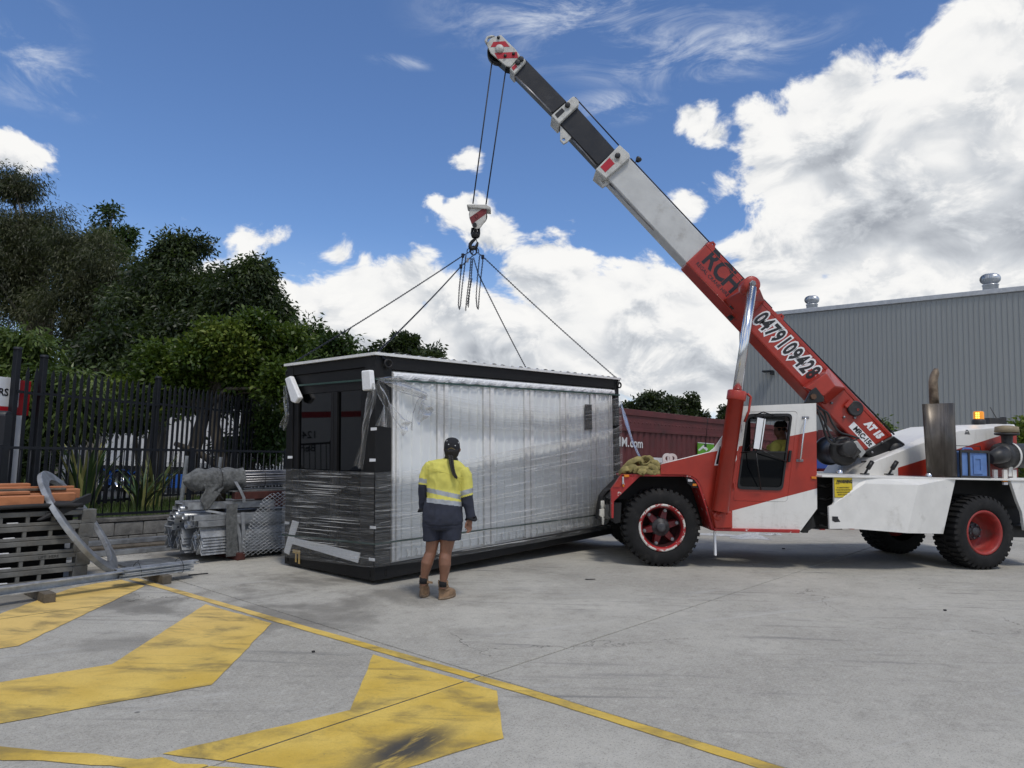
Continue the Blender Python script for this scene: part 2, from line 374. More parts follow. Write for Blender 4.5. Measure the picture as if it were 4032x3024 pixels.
# ---- yellow paint
def paint_mat():
    m = bpy.data.materials.new('yellow_paint'); m.use_nodes = True; t = NT(m.node_tree); t.n.clear()
    b = t.new('ShaderNodeBsdfPrincipled'); o = t.new('ShaderNodeOutputMaterial'); t.l.new(b.outputs[0], o.inputs[0])
    p = t.new('ShaderNodeNewGeometry').outputs['Position']
    n = t.noise(p, 2.2, 5, .6); gr = t.noise(p, 160, 3, .7); ft = t.noise(p, 45, 4, .7)
    c = t.mix(t.smooth(n, .3, .7), (.58, .39, .055), (.70, .50, .105))
    c = t.mix(t.math('MULTIPLY', t.smooth(ft, .45, .75), .35), c, (.42, .28, .05))
    c = t.mix(t.math('MULTIPLY', t.smooth(gr, .5, .75), .4), c, (.30, .21, .06))
    ye = t.vec('DISTANCE', p, (-4.4, 7.6, 0), out=1)               # paler yellow towards the far end
    c = t.mix(t.math('MULTIPLY', t.smooth(ye, 4.2, 1.2), .6), c, (.74, .52, .20))
    d1 = t.noise(t.vec('MULTIPLY', p, (1.1, 1.7, 1)), 2.0, 6, .66, .5)
    c = t.mix(t.math('MULTIPLY', t.smooth(d1, .44, .70), .70), c, (.15, .12, .055))
    st = t.new('ShaderNodeMapping'); t.put(st.inputs[0], p); st.inputs['Rotation'].default_value = (0, 0, R(-12)); st.inputs['Scale'].default_value = (.55, 6.5, 1)
    c = t.mix(t.math('MULTIPLY', t.smooth(t.noise(st.outputs[0], 1.6, 5, .6, .4), .56, .72), .45), c, (.13, .105, .05))
    a0 = G(1600, 2950); smo = t.new('ShaderNodeMapping', vector_type='TEXTURE'); t.put(smo.inputs[0], t.vec('SUBTRACT', p, tuple(a0))); smo.inputs['Rotation'].default_value = (0, 0, R(56.5)); smo.inputs['Scale'].default_value = (.62, .24, 1); sp = t.vec('LENGTH', smo.outputs[0], out=1)   # the black rubber smear
    smr = t.new('ShaderNodeMapping', vector_type='TEXTURE'); t.put(smr.inputs[0], p); smr.inputs['Rotation'].default_value = (0, 0, R(56.5)); smr.inputs['Scale'].default_value = (.8, .16, 1); sm = t.noise(smr.outputs[0], 3, 5, .65)
    c = t.mix(t.math('MULTIPLY', t.math('MULTIPLY', t.smooth(sp, .9, .2), t.smooth(sm, .28, .52)), .95), c, (.045, .043, .04))
    t.put(b.inputs['Base Color'], c); b.inputs['Roughness'].default_value = .62
    wear = t.noise(p, 26, 6, .72)
    al = t.math('MAXIMUM', t.smooth(wear, .70, .65), 0.0); tr = t.new('ShaderNodeBsdfTransparent'); mx = t.new('ShaderNodeMixShader')
    t.put(mx.inputs[0], al); t.l.new(tr.outputs[0], mx.inputs[1]); t.l.new(b.outputs[0], mx.inputs[2]); t.l.new(mx.outputs[0], o.inputs[0])
    bp = t.new('ShaderNodeBump'); bp.inputs['Strength'].default_value = .5; bp.inputs['Distance'].default_value = .003; t.put(bp.inputs['Height'], ft); t.l.new(bp.outputs[0], b.inputs['Normal']); return m
M_PAINT = paint_mat()
def clip(poly, axis, val, keep):
    out = []
    for i in range(len(poly)):
        p, q = poly[i], poly[(i + 1) % len(poly)]; a = (p[axis] - val) * keep; b_ = (q[axis] - val) * keep
        if a >= 0: out.append(p)
        if (a < 0) != (b_ < 0): f = a / (a - b_); out.append((p[0] + (q[0] - p[0]) * f, p[1] + (q[1] - p[1]) * f))
    return out
def paint(name, poly, lab=None):
    mb = MB()
    for sgn, val in ((1, 3.476), (-1, 3.464)):
        q = clip(poly, 1, val, sgn)
        for s2, v2 in ((1, 7.456), (-1, 7.444)):
            w = clip(q, 1, v2, s2)
            for s3, v3 in ((1, .057), (-1, .043)):
                x = clip(w, 0, v3, s3)
                if len(x) > 2:
                    mb.add([UV(a, b_, .004) for a, b_ in x], [tuple(range(len(x)))])
    o = build(name, mb, M_PAINT, yard)
    if lab: o['label'] = lab
def wob(poly, amp=.006, step=.12):
    out = []
    for i in range(len(poly)):
        a, b_ = poly[i], poly[(i + 1) % len(poly)]; L = math.dist(a, b_); n = max(1, int(L / step))
        for k in range(n):
            f = k / n; w = amp if k else 0; out.append((a[0] + (b_[0] - a[0]) * f + random.uniform(-w, w), a[1] + (b_[1] - a[1]) * f + random.uniform(-w, w)))
    return out
paint('painted_line', wob([(3.565, 8.75), (3.838, 3.0), (3.84, -4), (3.745, -4), (3.74, 3.0), (3.475, 8.75)], .004))
paint('painted_chevron', wob([(3.60, 4.4), (3.66, 3.19), (3.11, 2.65), (2.30, 2.80), (1.75, 3.77), (2.78, 3.59)]), 'nearest yellow chevron crossed by the slab joint')
paint('painted_chevron', wob([(3.50, 6.85), (3.56, 5.76), (2.42, 4.59), (1.1, 4.82), (-.2, 6.2), (.6, 6.7), (1.5, 5.57), (2.14, 5.48)]), 'middle yellow chevron with dark tyre scuffs')
paint('painted_chevron', wob([(3.40, 8.70), (3.45, 8.12), (1.83, 6.43), (1.3, 6.5), (-.2, 8.6), (.9, 9.0), (2.02, 7.67), (2.84, 8.47)]), 'farthest yellow chevron running under the steel rails')
paint('painted_line', wob([(.6, 5.35), (1.22, 4.44), (1.47, 4.07), (1.94, 3.34), (2.1, 2.9), (1.98, 2.8), (1.72, 3.42), (1.38, 4.0), (1.14, 4.33), (.5, 5.22)], .03, .1), 'worn wavering yellow line along the bottom edge')

# ------------------------------------------------------------------ kerb wall of concrete blocks
M_BLOCK = pmat('block', (.21, .205, .19), .92, var=.25, scale=7, bump=.006, bscale=45, dirt=((.045, .043, .04), .5, 2.2))
M_BLOCK2 = pmat('block_cap', (.12, .115, .105), .95, var=.35, scale=6, bump=.008, bscale=40, dirt=((.03, .03, .028), .7, 4))
wall = thing('block_wall', 'low grey concrete block wall carrying the black bar fence', 'wall', UV(4, 11.09, 0))
M_MORT = pmat('mortar', (.09, .088, .08), .95)
mb = MB(); mb.prism([UV(-13, 11.02, -.02), UV(16, 11.02, -.02), UV(16, 11.17, -.02), UV(-13, 11.17, -.02)], (0, 0, .40)); build('mortar_core', mb, M_MORT, wall)
for row in range(2):
    for k in range(-32, 40):
        u0 = k * .40 + (.2 if row else 0); u1 = u0 + .39
        if u0 < .6 or u1 > 9.6: continue
        z0 = .0 + row * .195; mb = MB(); w = random.uniform(-.004, .004)
        mb.prism([UV(u0, 10.995 + w, z0), UV(u1, 10.995 + w, z0), UV(u1, 11.19, z0), UV(u0, 11.19, z0)], (0, 0, .185)); build('block', mb, M_BLOCK, wall, bevel=.006)
mb = MB(); mb.prism([UV(-13, 10.985, .392), UV(16, 10.985, .392), UV(16, 11.2, .392), UV(-13, 11.2, .392)], (0, 0, .055)); build('coping', mb, M_BLOCK2, wall, bevel=.006)

# ------------------------------------------------------------------ fences
M_FENCE = pmat('black_powder_coat', (.009, .011, .015), .5, var=.2, scale=3, rvar=.08, spec=.3)
C_F = -10.18
def FL(Y, z=0.0): return Vector((.27 * Y + C_F, Y, z))
fd = Vector((.27, 1, 0)).normalized(); fn = Vector((1, -.27, 0)).normalized()
fence = thing('palisade_fence', 'tall black steel palisade fence with spear-topped pickets', 'fence', FL(13, .35))
posts = [(10.49, 2.86), (10.92, 2.80), (13.24, 2.72), (15.54, 2.70), (17.86, 2.68)]
for Y, zt in posts:
    p = FL(Y); mb = MB(); mb.bar(p + ZZ * .2, p + ZZ * zt, .085, .085, fd); build('post', mb, M_FENCE, fence, bevel=.008)
    mb = MB(); mb.lathe([(.062, 0), (.062, .025), (.045, .04), (.0, .045)], p + ZZ * (zt - .003), ZZ, 16); build('post_cap', mb, M_FENCE, fence)
mbp = MB()   # one picket, shared
pk = [(-.034, 0), (-.014, .020), (.014, .020), (.034, 0)]
H0 = 1.98
ring = lambda z, k=1: [(a * k, b_ * k, z) for a, b_ in pk] + [(.028 * k, -.008, z), (-.028 * k, -.008, z)]
mbp.loft([ring(0), ring(H0 - .09), ring(H0, .12)], caps=True, smooth=False)
pick_me = None
Zr = lambda Y, t: t
for i in range(4):
    Y0, Y1 = posts[i][0], posts[i + 1][0]; n = 2 if i == 0 else 17
    zb = .50 if i else .5
    for zz in (.52, 2.22):
        mb = MB(); mb.bar(FL(Y0, zz + .02) + fn * .03, FL(Y1, zz) + fn * .03, .04, .04); build('rail', mb, M_FENCE, fence)
    for k in range(n):
        Y = Y0 + (Y1 - Y0) * (k + 1) / (n + 1); z0 = (.36, .36, .40, .42)[i] + random.uniform(-.004, .004)
        if pick_me is None:
            o = build('picket', mbp, M_FENCE, fence, local=True); pick_me = o.data
        else: o = link('picket', pick_me, fence)
        o.location = FL(Y, z0 + .12) + fn * .052 - ROOTM[fence.name].translation; o.rotation_euler.z = math.atan2(fd.y, fd.x); o.scale.z = (2.62 - z0 - .12) / H0
# the low fence in front
lf = thing('bar_fence', 'low black bar fence with flat top rail on the block wall', 'fence', UV(5, 11.09, .447))
def LF(u, z): return UV(u, 11.09, z)
for u in (2.75, 5.28, 6.95, 9.3):
    mb = MB(); mb.bar(LF(u, .449), LF(u, 1.47), .06, .06, YU); build('post', mb, M_FENCE, lf, bevel=.004)
for z in (.50, 1.43):
    for a, b_ in ((2.75, 5.28), (5.28, 6.95), (6.95, 9.3)):
        mb = MB(); mb.bar(LF(a + .031, z), LF(b_ - .031, z), .03, .035); build('rail', mb, M_FENCE, lf)
mbb = MB(); mbb.tube([(0, 0, 0), (0, 0, .9)], .009, 6); bm0 = None
u = 2.87
while u < 9.2:
    if min(abs(u - q) for q in (5.28, 6.95)) > .05:
        if bm0 is None: o = build('bar', mbb, M_FENCE, lf, local=True); bm0 = o.data
        else: o = link('bar', bm0, lf)
        o.location = LF(u, .516) - ROOTM[lf.name].translation
    u += .118
# two bare galvanised stakes behind the fence
M_GALV0 = pmat('dull_zinc', (.36, .38, .39), .5, .75, var=.2, scale=9)
for k, (x, y0, y1, Y, lab) in enumerate(((735, 1795, 2000, 12.6, 'grey steel stake left of the larger tree trunk behind the fence'), (868, 1800, 1900, 13.6, 'grey steel stake right of the larger tree trunk behind the fence'))):
    a = P(x, y0, Y); b_ = Vector((a.x - .06, Y, .35)); mb = MB(); mb.bar(b_, a, .05, .006, (0, 1, 0)); mb.bar(b_ + Vector((.022, .022, 0)), a + Vector((.022, .022, 0)), .006, .05, (0, 1, 0))
    solo('steel_stake', mb, M_GALV0, lab, 'stake')

# ------------------------------------------------------------------ site sign at the left edge
M_SIGNW = pmat('sign_white', (.72, .74, .76), .35, var=.04); M_SIGNR = pmat('sign_red', (.42, .012, .02), .35, var=.05); M_BLK = pmat('black_print', (.01, .01, .012), .5)
M_DARK = pmat('dark_steel', (.012, .014, .018), .5)
sO = FL(9, 0) - fn * .12; sR = PL(74, 1490, sO, fn); sg = thing('site_sign', 'white and red company sign behind the fence at the left edge', 'sign', FL(9.2, .35) - fn * .12)
zt, zr, zr2 = PL(0, 1483, sO, fn).z, PL(0, 1599, sO, fn).z, PL(0, 1631, sO, fn).z; sY = sR.y
def sgn(Y0, Y1, z0, z1, off=0.0): return [FL(Y, z) - fn * (.12 - off) for Y, z in ((Y0, z0), (Y1, z0), (Y1, z1), (Y0, z1))]
for nm, Y0, Y1, z0, z1, m, off in (('panel', sY - 2.9, sY, zr, zt, M_SIGNW, 0), ('panel', sY - 2.9, sY, zr2, zr - .002, M_SIGNR, 0), ('panel', sY - 2.9, sY, .75, zr2 - .002, M_SIGNW, 0), ('edge_panel', sY + .004, sY + .19, zr2, zt - .02, M_SIGNR, -.02), ('edge_panel', sY + .004, sY + .12, .75, zr2 - .004, M_SIGNW, -.02)):
    mb = MB(); mb.prism(sgn(Y0, Y1, z0, z1, off), -fn * .03); build(nm, mb, m, sg, bevel=.003)
def stx(body, Y, z, size, **kw):
    mb = MB(); put_text(mb, body, FL(Y, z) - fn * .1165, fd, ZZ, size, **kw); build('lettering', mb, M_BLK, sg)
pR = PL(25, 1546, sO, fn); stx('RS', pR.y, pR.z, .15, offset=.004, align='RIGHT'); stx('124 W', sY - .75, zr2 - .34, .2, offset=.003); stx('Berrin', sY - .75, zr2 - .60, .2, offset=.003)
for Y in (sY - 2.6, sY - .4):
    mb = MB(); p = FL(Y) - fn * .2; mb.bar(p + ZZ * .3, p + ZZ * (zt - .1), .08, .08, fd); build('post', mb, M_DARK, sg)
mb = MB(); a = P(0, 1640, 10.2); b_ = P(30, 1635, 10.2)
mb.bb((a.x - .35, 10.15, .1), (b_.x, 10.32, b_.z)); mb.tube([(a.x - .35, 10.235, b_.z - .02), (b_.x - .004, 10.235, b_.z - .02)], .084, 16)
solo('gate_motor_post', mb, M_DARK, 'black round-topped gate post in front of the site sign', 'post', bevel=.01)

# ------------------------------------------------------------------ truck trailer parked beyond the fence
M_TRW = pmat('trailer_white', (.70, .71, .72), .4, var=.05, scale=1.5, dirt=((.35, .33, .3), .25, 1.2)); M_TRB = pmat('guard_blue', (.012, .10, .42), .35, var=.1)
M_RUB = pmat('rubber', (.016, .016, .017), .75, var=.3, scale=9, bump=.002, bscale=40); M_CHR = pmat('chrome', (.70, .71, .73), .2, 1.0, var=.05, rvar=.05)
TY = 32.0
tr = thing('truck_trailer', 'white box truck trailer with blue mudguards parked beyond the fence', 'trailer', (-15, TY + 1, -.8))
fx = P(388, 1760, TY).x
mb = MB(); mb.bb((fx, TY, P(400, 1828, TY).z), (fx + 13.6, TY + 2.5, P(400, 1540, TY).z)); build('box_body', mb, M_TRW, tr, bevel=.03)
mb = MB(); mb.bb((fx - .02, TY - .03, P(400, 1828, TY).z - .03), (fx + 13.6, TY - .002, P(400, 1812, TY).z)); build('side_rail', mb, M_CHR, tr)
for k in range(1, 11):
    mb = MB(); x = fx + k * 1.22; mb.bb((x - .02, TY - .02, P(400, 1806, TY).z), (x + .02, TY - .002, P(400, 1545, TY).z)); build('side_rib', mb, M_TRW, tr)
mb = MB(); mb.bb((fx - .04, TY - .04, P(400, 1828, TY).z), (fx + .12, TY - .001, P(400, 1542, TY).z)); build('corner_post', mb, M_TRW, tr, bevel=.02)
mb = MB(); mb.bb((fx - .5, TY + .3, -.1), (fx + 13.6, TY + 2.2, P(400, 1829, TY).z)); build('underframe', mb, M_DARK, tr)
mb = MB(); c = P(680, 1890, TY); mb.bb((c.x - .62, TY + .02, c.z - .36), (c.x + .65, TY + .25, c.z + .26)); tb = build('tool_box', mb, M_TRB, tr, bevel=.02)
for i, (wx, wy) in enumerate(((393, 1895), (476, 1888), (555, 1885))):
    c = P(wx, wy, TY); w = bpy.data.objects.new('wheel', None); COL.objects.link(w); w.parent = tr; cz = -.8 + .46
    cc = Vector((c.x, TY, cz))
    mb = MB(); mb.lathe([(.28, .0), (.42, .0), (.455, .04), (.46, .2), (.42, .28), (.28, .28)], cc, (0, 1, 0), 28); build('tyre', mb, M_RUB, w)
    mb = MB(); mb.lathe([(.285, .01), (.26, .03), (.22, .1), (.12, .1), (.11, .02), (.0, .01)], cc, (0, 1, 0), 24); build('rim', mb, M_CHR, w)
    g = MB(); n = 14; ang = [R(200) - R(220) * k / n for k in range(n + 1)]
    for k in range(n):
        q = [(cc.x + r_ * math.cos(t_), TY - .04, cc.z + r_ * math.sin(t_)) for r_, t_ in ((.50, ang[k]), (.53, ang[k]), (.53, ang[k + 1]), (.50, ang[k + 1]))]; g.prism(q, (0, .36, 0))
    build('mudguard', g, M_TRB, tr)

# ------------------------------------------------------------------ warehouse
M_SHEET = pmat('wall_sheeting', (.265, .283, .284), .42, .0, var=.05, scale=.5, stretch=(1, 1, .15), rvar=.06); M_CAP = pmat('capping', (.42, .44, .46), .4, .2)
M_WBASE = pmat('base_dark', (.02, .022, .025), .8); M_ALU = pmat('alu_vent', (.52, .54, .56), .35, .85, var=.1)
wc = Vector((12.25, 37.9, 0)); wd = -YV; wn = -YU               # wn faces the camera side
wh = thing('warehouse', 'large grey corrugated metal warehouse behind the crane', 'warehouse', wc + wd * 12)
WL = 30.0; WH = 8.95; zb = 2.35; mb = MB(); pitch = .205; x = 0; prof = []
while x < WL:
    prof += [(x, 0), (x + .085, 0), (x + .092, .004), (x + .0995, 0), (x + .175, 0), (x + .183, .03), (x + .197, .03)]; x += pitch
low = [wc + wd * a + wn * b_ + ZZ * zb for a, b_ in prof]; top = [p + ZZ * (WH - zb) for p in low]; n = len(prof)
mb.add(low + top, [(i, i + 1, n + i + 1, n + i) for i in range(n - 1)]); build('wall_sheeting', mb, M_SHEET, wh)
mb = MB(); q = [wc + wd * .0 - wn * 22, wc - wn * .03, wc + wd * WL - wn * .03, wc + wd * WL - wn * 22]; mb.prism([p + ZZ * zb for p in q], ZZ * (WH - zb - .1)); build('shell', mb, M_SHEET, wh)
mb = MB(); q = [wc - wn * 22, wc + wn * .012, wc + wd * WL + wn * .012, wc + wd * WL - wn * 22]; mb.prism(q, ZZ * zb); build('dark_base', mb, M_WBASE, wh)  # dark band from the ground up to the foot of the sheeting
mb = MB(); mb.bar(wc + ZZ * (WH + .02) - wd * .1, wc + wd * WL + ZZ * (WH + .02), .16, .22, ZZ); build('roof_capping', mb, M_CAP, wh, bevel=.02)
mb = MB(); mb.bar(wc + ZZ * ((WH + zb) / 2 + -.2) + ZZ * (-(WH - zb) / 2 + .2), wc + ZZ * (WH - .1), .12, .12, YU); build('corner_flashing', mb, M_SHEET, wh)
for (px_, py_, Yd, rr) in ((3197, 1206, 38.2, .36), (3900, 1130, 33.6, .41)):
    c = P(px_, py_, Yd); v = bpy.data.objects.new('roof_ventilator', None); COL.objects.link(v); v.parent = wh
    mb = MB(); mb.lathe([(rr * .8, -.5), (rr * .8, .05), (rr * .86, .06), (rr * .86, .1), (0, .1)], c, ZZ, 24); build('throat', mb, M_ALU, v)
    mb = MB(); N = 28
    for k in range(N):
        a0 = 2 * PI * k / N
        def fn_(s, t, a0=a0):
            th = .12 + t * (PI - .5); ra = rr * (1.0 * math.sin(th) ** .7 + .02); a = a0 + s * 2 * PI / N * .9
            k2 = 1 + .05 * s; return c + ZZ * (.12 + rr * .72 * (1 - math.cos(PI - th) * 1) * .9) + Vector((math.cos(a), math.sin(a), 0)) * ra * k2
        mb.grid(fn_, 2, 7)
    build('vanes', mb, M_ALU, v)
mb = MB(); c = PL(3045, 1470, wc + wn * .05, wn); mb.bar(c, c - wd * .0 + wn * .35, .12, .18); mb.bar(c + wn * .25 - wd * .45 + ZZ * .09, c + wn * .25 + wd * .08 + ZZ * .09, .35, .09); build('wall_light', mb, M_DARK, wh, bevel=.02)

# ------------------------------------------------------------------ red shipping containers
M_CRED = pmat('container_red', (.10, .022, .023), .55, var=.15, scale=2.5, dirt=((.05, .02, .02), .4, 1.5), bump=.002, bscale=20); M_CW = pmat('container_white', (.62, .62, .62), .5)
M_GRN = pmat('sign_green', (.10, .30, .02), .45)
def red_container(label, u0, u1, v0, text=None, H=2.59):
    c = thing('shipping_container', label, 'container', UV((u0 + u1) / 2, v0 + 1.2, 0), group='maroon shipping containers behind the crane')
    D = 2.44
    mb = MB(); mb.prism([UV(u0 + .05, v0 + .10, .1), UV(u1 - .05, v0 + .10, .1), UV(u1 - .05, v0 + D, .1), UV(u0 + .05, v0 + D, .1)], ZZ * (H - .14)); build('body', mb, M_CRED, c)
    lo, hi = .16, H - .52; mb = MB(); x = u0 + .16; pr = []
    while x < u1 - .4:
        pr += [(x, 0), (x + .07, 0), (x + .105, .036), (x + .175, .036), (x + .21, 0)]; x += .28
    pr.append((u1 - .16, 0)); a = [UV(q, v0 + .02 + d, lo) for q, d in pr]; n = len(a); mb.add(a + [p + ZZ * (hi - lo) for p in a], [(i, i + 1, n + i + 1, n + i) for i in range(n - 1)]); build('corrugated_side', mb, M_CRED, c)
    for z0, z1, d0, nm in ((0, .16, 0, 'bottom_rail'), (H - .52, H - .44, -.012, 'side_rail'), (H - .14, H, -.015, 'top_rail')):
        mb = MB(); mb.prism([UV(u0 + .02, v0 + d0, z0), UV(u1 - .02, v0 + d0, z0), UV(u1 - .02, v0 + .12, z0), UV(u0 + .02, v0 + .12, z0)], ZZ * (z1 - z0)); build(nm, mb, M_CRED, c, bevel=.006)
    mb = MB(); mb.prism([UV(u0 + .02, v0 + .02, H - .44), UV(u1 - .02, v0 + .02, H - .44), UV(u1 - .02, v0 + .11, H - .44), UV(u0 + .02, v0 + .11, H - .44)], ZZ * .3); build('upper_band', mb, M_CRED, c)
    mb = MB(); q = u0 + .4
    while q < u1 - .3:
        mb.lathe([(.028, 0), (.02, .012), (.0, .012)], UV(q, v0 + .02, H - .30), -YV, 8); q += .19
    build('rivets', mb, M_CRED, c)['kind'] = 'stuff'
    for q in (u0, u1 - .16):
        mb = MB(); mb.prism([UV(q, v0 - .018, 0), UV(q + .16, v0 - .018, 0), UV(q + .16, v0 + .16, 0), UV(q, v0 + .16, 0)], ZZ * (H + .01)); build('corner_post', mb, M_CRED, c, bevel=.008)
    return c
rc = red_container('long maroon shipping container with white lettering behind the crane bonnet', 13.8, 27.4, 8.74)
def onrc(x, y, d=0.0): return PL(x, y, UV(0, 8.74 - d), YV)
mb = MB(); a = onrc(2447, 1745, .001); 
for ch, x in (('I', 2441), ('M', 2459), ('.', 2475), ('c', 2487), ('o', 2502), ('m', 2521)):
    p = onrc(x, 1744 + (x - 2480) * .1, .004); put_text(mb, ch, p, YU, ZZ, .30 if ch != '.' else .3, sx=1.15, offset=.006)
build('lettering', mb, M_CW, rc)
mb = MB(); q = [onrc(*p, .03) for p in ((2748, 1741), (2812, 1747), (2812, 1800), (2748, 1793))]; mb.prism(q, -YV * -.02); gp = build('green_placard', mb, M_GRN, rc)
mb = MB(); mb.prism([onrc(*p, .034) for p in ((2749, 1772), (2770, 1752), (2788, 1768), (2782, 1776), (2769, 1764), (2754, 1776))], YV * .003); mb.prism([onrc(*p, .034) for p in ((2748, 1741), (2812, 1747), (2812, 1750), (2748, 1744))], YV * .003); build('white_roof_emblem', mb, M_CW, gp)
mb = MB(); mb.prism([onrc(*p, .02) for p in ((2558, 1801), (2611, 1803), (2611, 1822), (2558, 1820))], YV * .01); build('white_placard', mb, M_CW, rc)
red_container('maroon shipping container seen between the crane cab and the winch', 27.95, 34, 8.5)
# blue beam on red stands behind the winch
M_BLUE = pmat('beam_blue', (.014, .05, .27), .45, var=.15); M_RED0 = pmat('stand_red', (.26, .012, .012), .5)
bt = thing('flat_trailer', 'blue steel trailer bed on red legs behind the crane winch', 'trailer', (7.4, 16, 0))
a, b_ = P(3215, 1806, 15.5), P(3480, 1806, 16.3); c2 = P(3215, 1846, 15.5)
mb = MB(); mb.prism([a, b_, b_ - ZZ * (a.z - c2.z), c2], (.3, 1.8, 0)); build('bed', mb, M_BLUE, bt, bevel=.02)
for f in (.12, .55, .95):
    p = a.lerp(b_, f); mb = MB(); mb.bb((p.x - .05, p.y + .15, 0), (p.x + .05, p.y + .25, c2.z)); build('leg', mb, M_RED0, bt)
mb = MB(); p, q = a.lerp(b_, .05), a.lerp(b_, .98); mb.bar((p.x, p.y + .3, .9), (q.x, q.y + .3, .9), .06, .5, ZZ); build('side_board', mb, M_RED0, bt)
# ------------------------------------------------------------------ the wrapped site building on the hook
def rotm(a, b, c): return Matrix.Rotation(a, 3, 'Z') @ Matrix.Rotation(b, 3, 'Y') @ Matrix.Rotation(c, 3, 'X')
BR = rotm(R(49.23), R(-2.0), R(-.965)); B0 = Vector((-1.504, 8.259, .051)); BL, BW, BH = 5.25, 1.855, 2.59
BM = Matrix.Translation(B0) @ BR.to_4x4(); BMI = BM.inverted()
bx = thing('site_building', 'black framed portable building wrapped in clear film hanging from the crane', 'building', B0, BR)
def z4(x, y): return (1050 + .663 * x, 1300 + .663 * y)
def onS(x, y, d=0.0):       # local point on the long side, d proud of it
    n = BR @ Vector((0, -1, 0)); w = PL(*z4(x, y), B0 + n * d, n); return BMI @ w
def onE(x, y, d=0.0):       # local point on the door end
    n = BR @ Vector((-1, 0, 0)); w = PL(*z4(x, y), B0 + n * d, n); return BMI @ w
M_BFR = pmat('frame_black', (.0075, .0075, .008), .55, spec=.3, var=.25, scale=4, bump=.0006, bscale=90, dirt=((.025, .025, .025), .2, 6))
M_PAN = pmat('panel_white', (.72, .74, .735), .38, var=.05, scale=2, rvar=.05); M_TRIMW = pmat('trim_white', (.73, .73, .715), .45, var=.06, scale=9)
M_ROOF = pmat('roof_white', (.74, .75, .76), .4, var=.06, scale=6); M_FOAM = pmat('foam', (.80, .81, .82), .9, var=.05, scale=30, bump=.004, bscale=70)
M_DFR = pmat('door_frame', (.007, .007, .008), .5, var=.2, spec=.3)
def glass_mat(name, tint=(.002, .0025, .003), rough=.03, alpha=.0, spec=.3):
    m = bpy.data.materials.new(name); m.use_nodes = True; b = m.node_tree.nodes['Principled BSDF']
    b.inputs['Base Color'].default_value = (*tint, 1); b.inputs['Roughness'].default_value = rough; b.inputs['Specular IOR Level'].default_value = spec
    if alpha: b.inputs['Alpha'].default_value = alpha
    return m
M_DGL = glass_mat('door_glass')
def bbx(nm, a, b_, mat, par=None, bevel=.004):
    mb = MB(); mb.bb(a, b_); return build(nm, mb, mat, par or bx, bevel, local=True)
pS, pE = .24, .20
# floor frame and rails
bbx('floor_frame', (.0, 0, 0), (BL, .10, .15), M_BFR); bbx('floor_frame', (0, .102, 0), (.10, BW, .15), M_BFR); bbx('floor_frame', (.102, BW - .1, 0), (BL, BW, .15), M_BFR); bbx('floor_frame', (BL - .1, .102, 0), (BL, BW - .102, .15), M_BFR)
bbx('floor_deck', (.12, .12, .03), (BL - .12, BW - .12, .12), M_BFR)
TR = 2.585
bbx('roof_beam', (pS + .002, 0, TR - .15), (BL - .122, .10, TR), M_BFR); bbx('roof_beam', (.006, pE + .002, TR - .125), (.10, BW - .142, TR), M_BFR); bbx('roof_beam', (.15, BW - .1, TR - .15), (BL - .15, BW, TR), M_BFR); bbx('roof_beam', (BL - .1, .15, TR - .15), (BL, BW - .15, TR), M_BFR)
bbx('corner_post', (-.002, -.002, .152), (pS, pE, TR), M_BFR); bbx('corner_post', (-.002, BW - .14, .152), (.14, BW + .002, TR), M_BFR); bbx('corner_post', (BL - .12, -.002, .152), (BL + .002, .14, TR), M_BFR); bbx('corner_post', (BL - .14, BW - .14, .152), (BL + .002, BW + .002, TR), M_BFR)
# lifting slots in the lower corners
for a, b_ in (((-.004, .06, .03), (.01, .095, .115)), ((.14, -.004, .03), (.19, .01, .115)), ((BL - .1, -.004, .03), (BL - .05, .01, .115)), ((-.004, BW - .1, .03), (.01, BW - .06, .115))): bbx('lifting_slot', a, b_, pmat('slot_black', (.001, .001, .001), .9), bevel=.012)
# roof sheet with shallow ribs, its edge flashing
mb = MB()
def rf(s, t):
    x = -.03 + s * (BL + .06); y = -.03 + t * (BW + .06); return (x, y, TR + .032 + .016 * (abs((x * 5.2) % 1 - .5) < .2) + random.uniform(-.003, .003))
mb.grid(rf, 120, 12, smooth=False); build('roof_sheet', mb, M_ROOF, bx, local=True)
for a, b_ in (((-.035, -.035, TR + .002), (BL + .035, -.028, TR + .034)), ((-.035, -.0279, TR + .002), (-.028, BW + .03, TR + .034)), ((-.027, -.027, TR + .002), (BL + .03, BW + .03, TR + .014))): bbx('roof_flashing', a, b_, M_TRIMW, bevel=0)
# ---- door end
yl, yr = pE + .002, BW - .142; zt, z0 = TR - .127, .152
bbx('header_panel', (.03, yl, zt - .26), (.08, yr, zt), M_DFR)
mid = onE(390, 600).y
fr = bbx('door_frame', (.018, yl, z0), (.07, yl + .09, zt - .262), M_DFR); bbx('door_frame', (.018, yr - .10, z0), (.07, yr, zt - .262), M_DFR); bbx('door_frame', (.012, mid - .075, z0), (.07, mid - .005, zt - .262), M_DFR); bbx('door_frame', (.012, mid + .003, z0), (.07, mid + .055, zt - .262), M_DFR)
bbx('door_glass', (.045, yl + .09, z0), (.055, mid - .075, zt - .262), M_DGL, bevel=0); bbx('door_glass', (.045, mid + .055, z0), (.055, yr - .10, zt - .262), M_DGL, bevel=0)
bbx('back_wall', (.2, BW - .09, .15), (BL - .16, BW - .04, TR - .16), M_PAN)
bbx('end_wall', (BL - .09, .15, .15), (BL - .04, BW - .15, TR - .16), M_PAN)
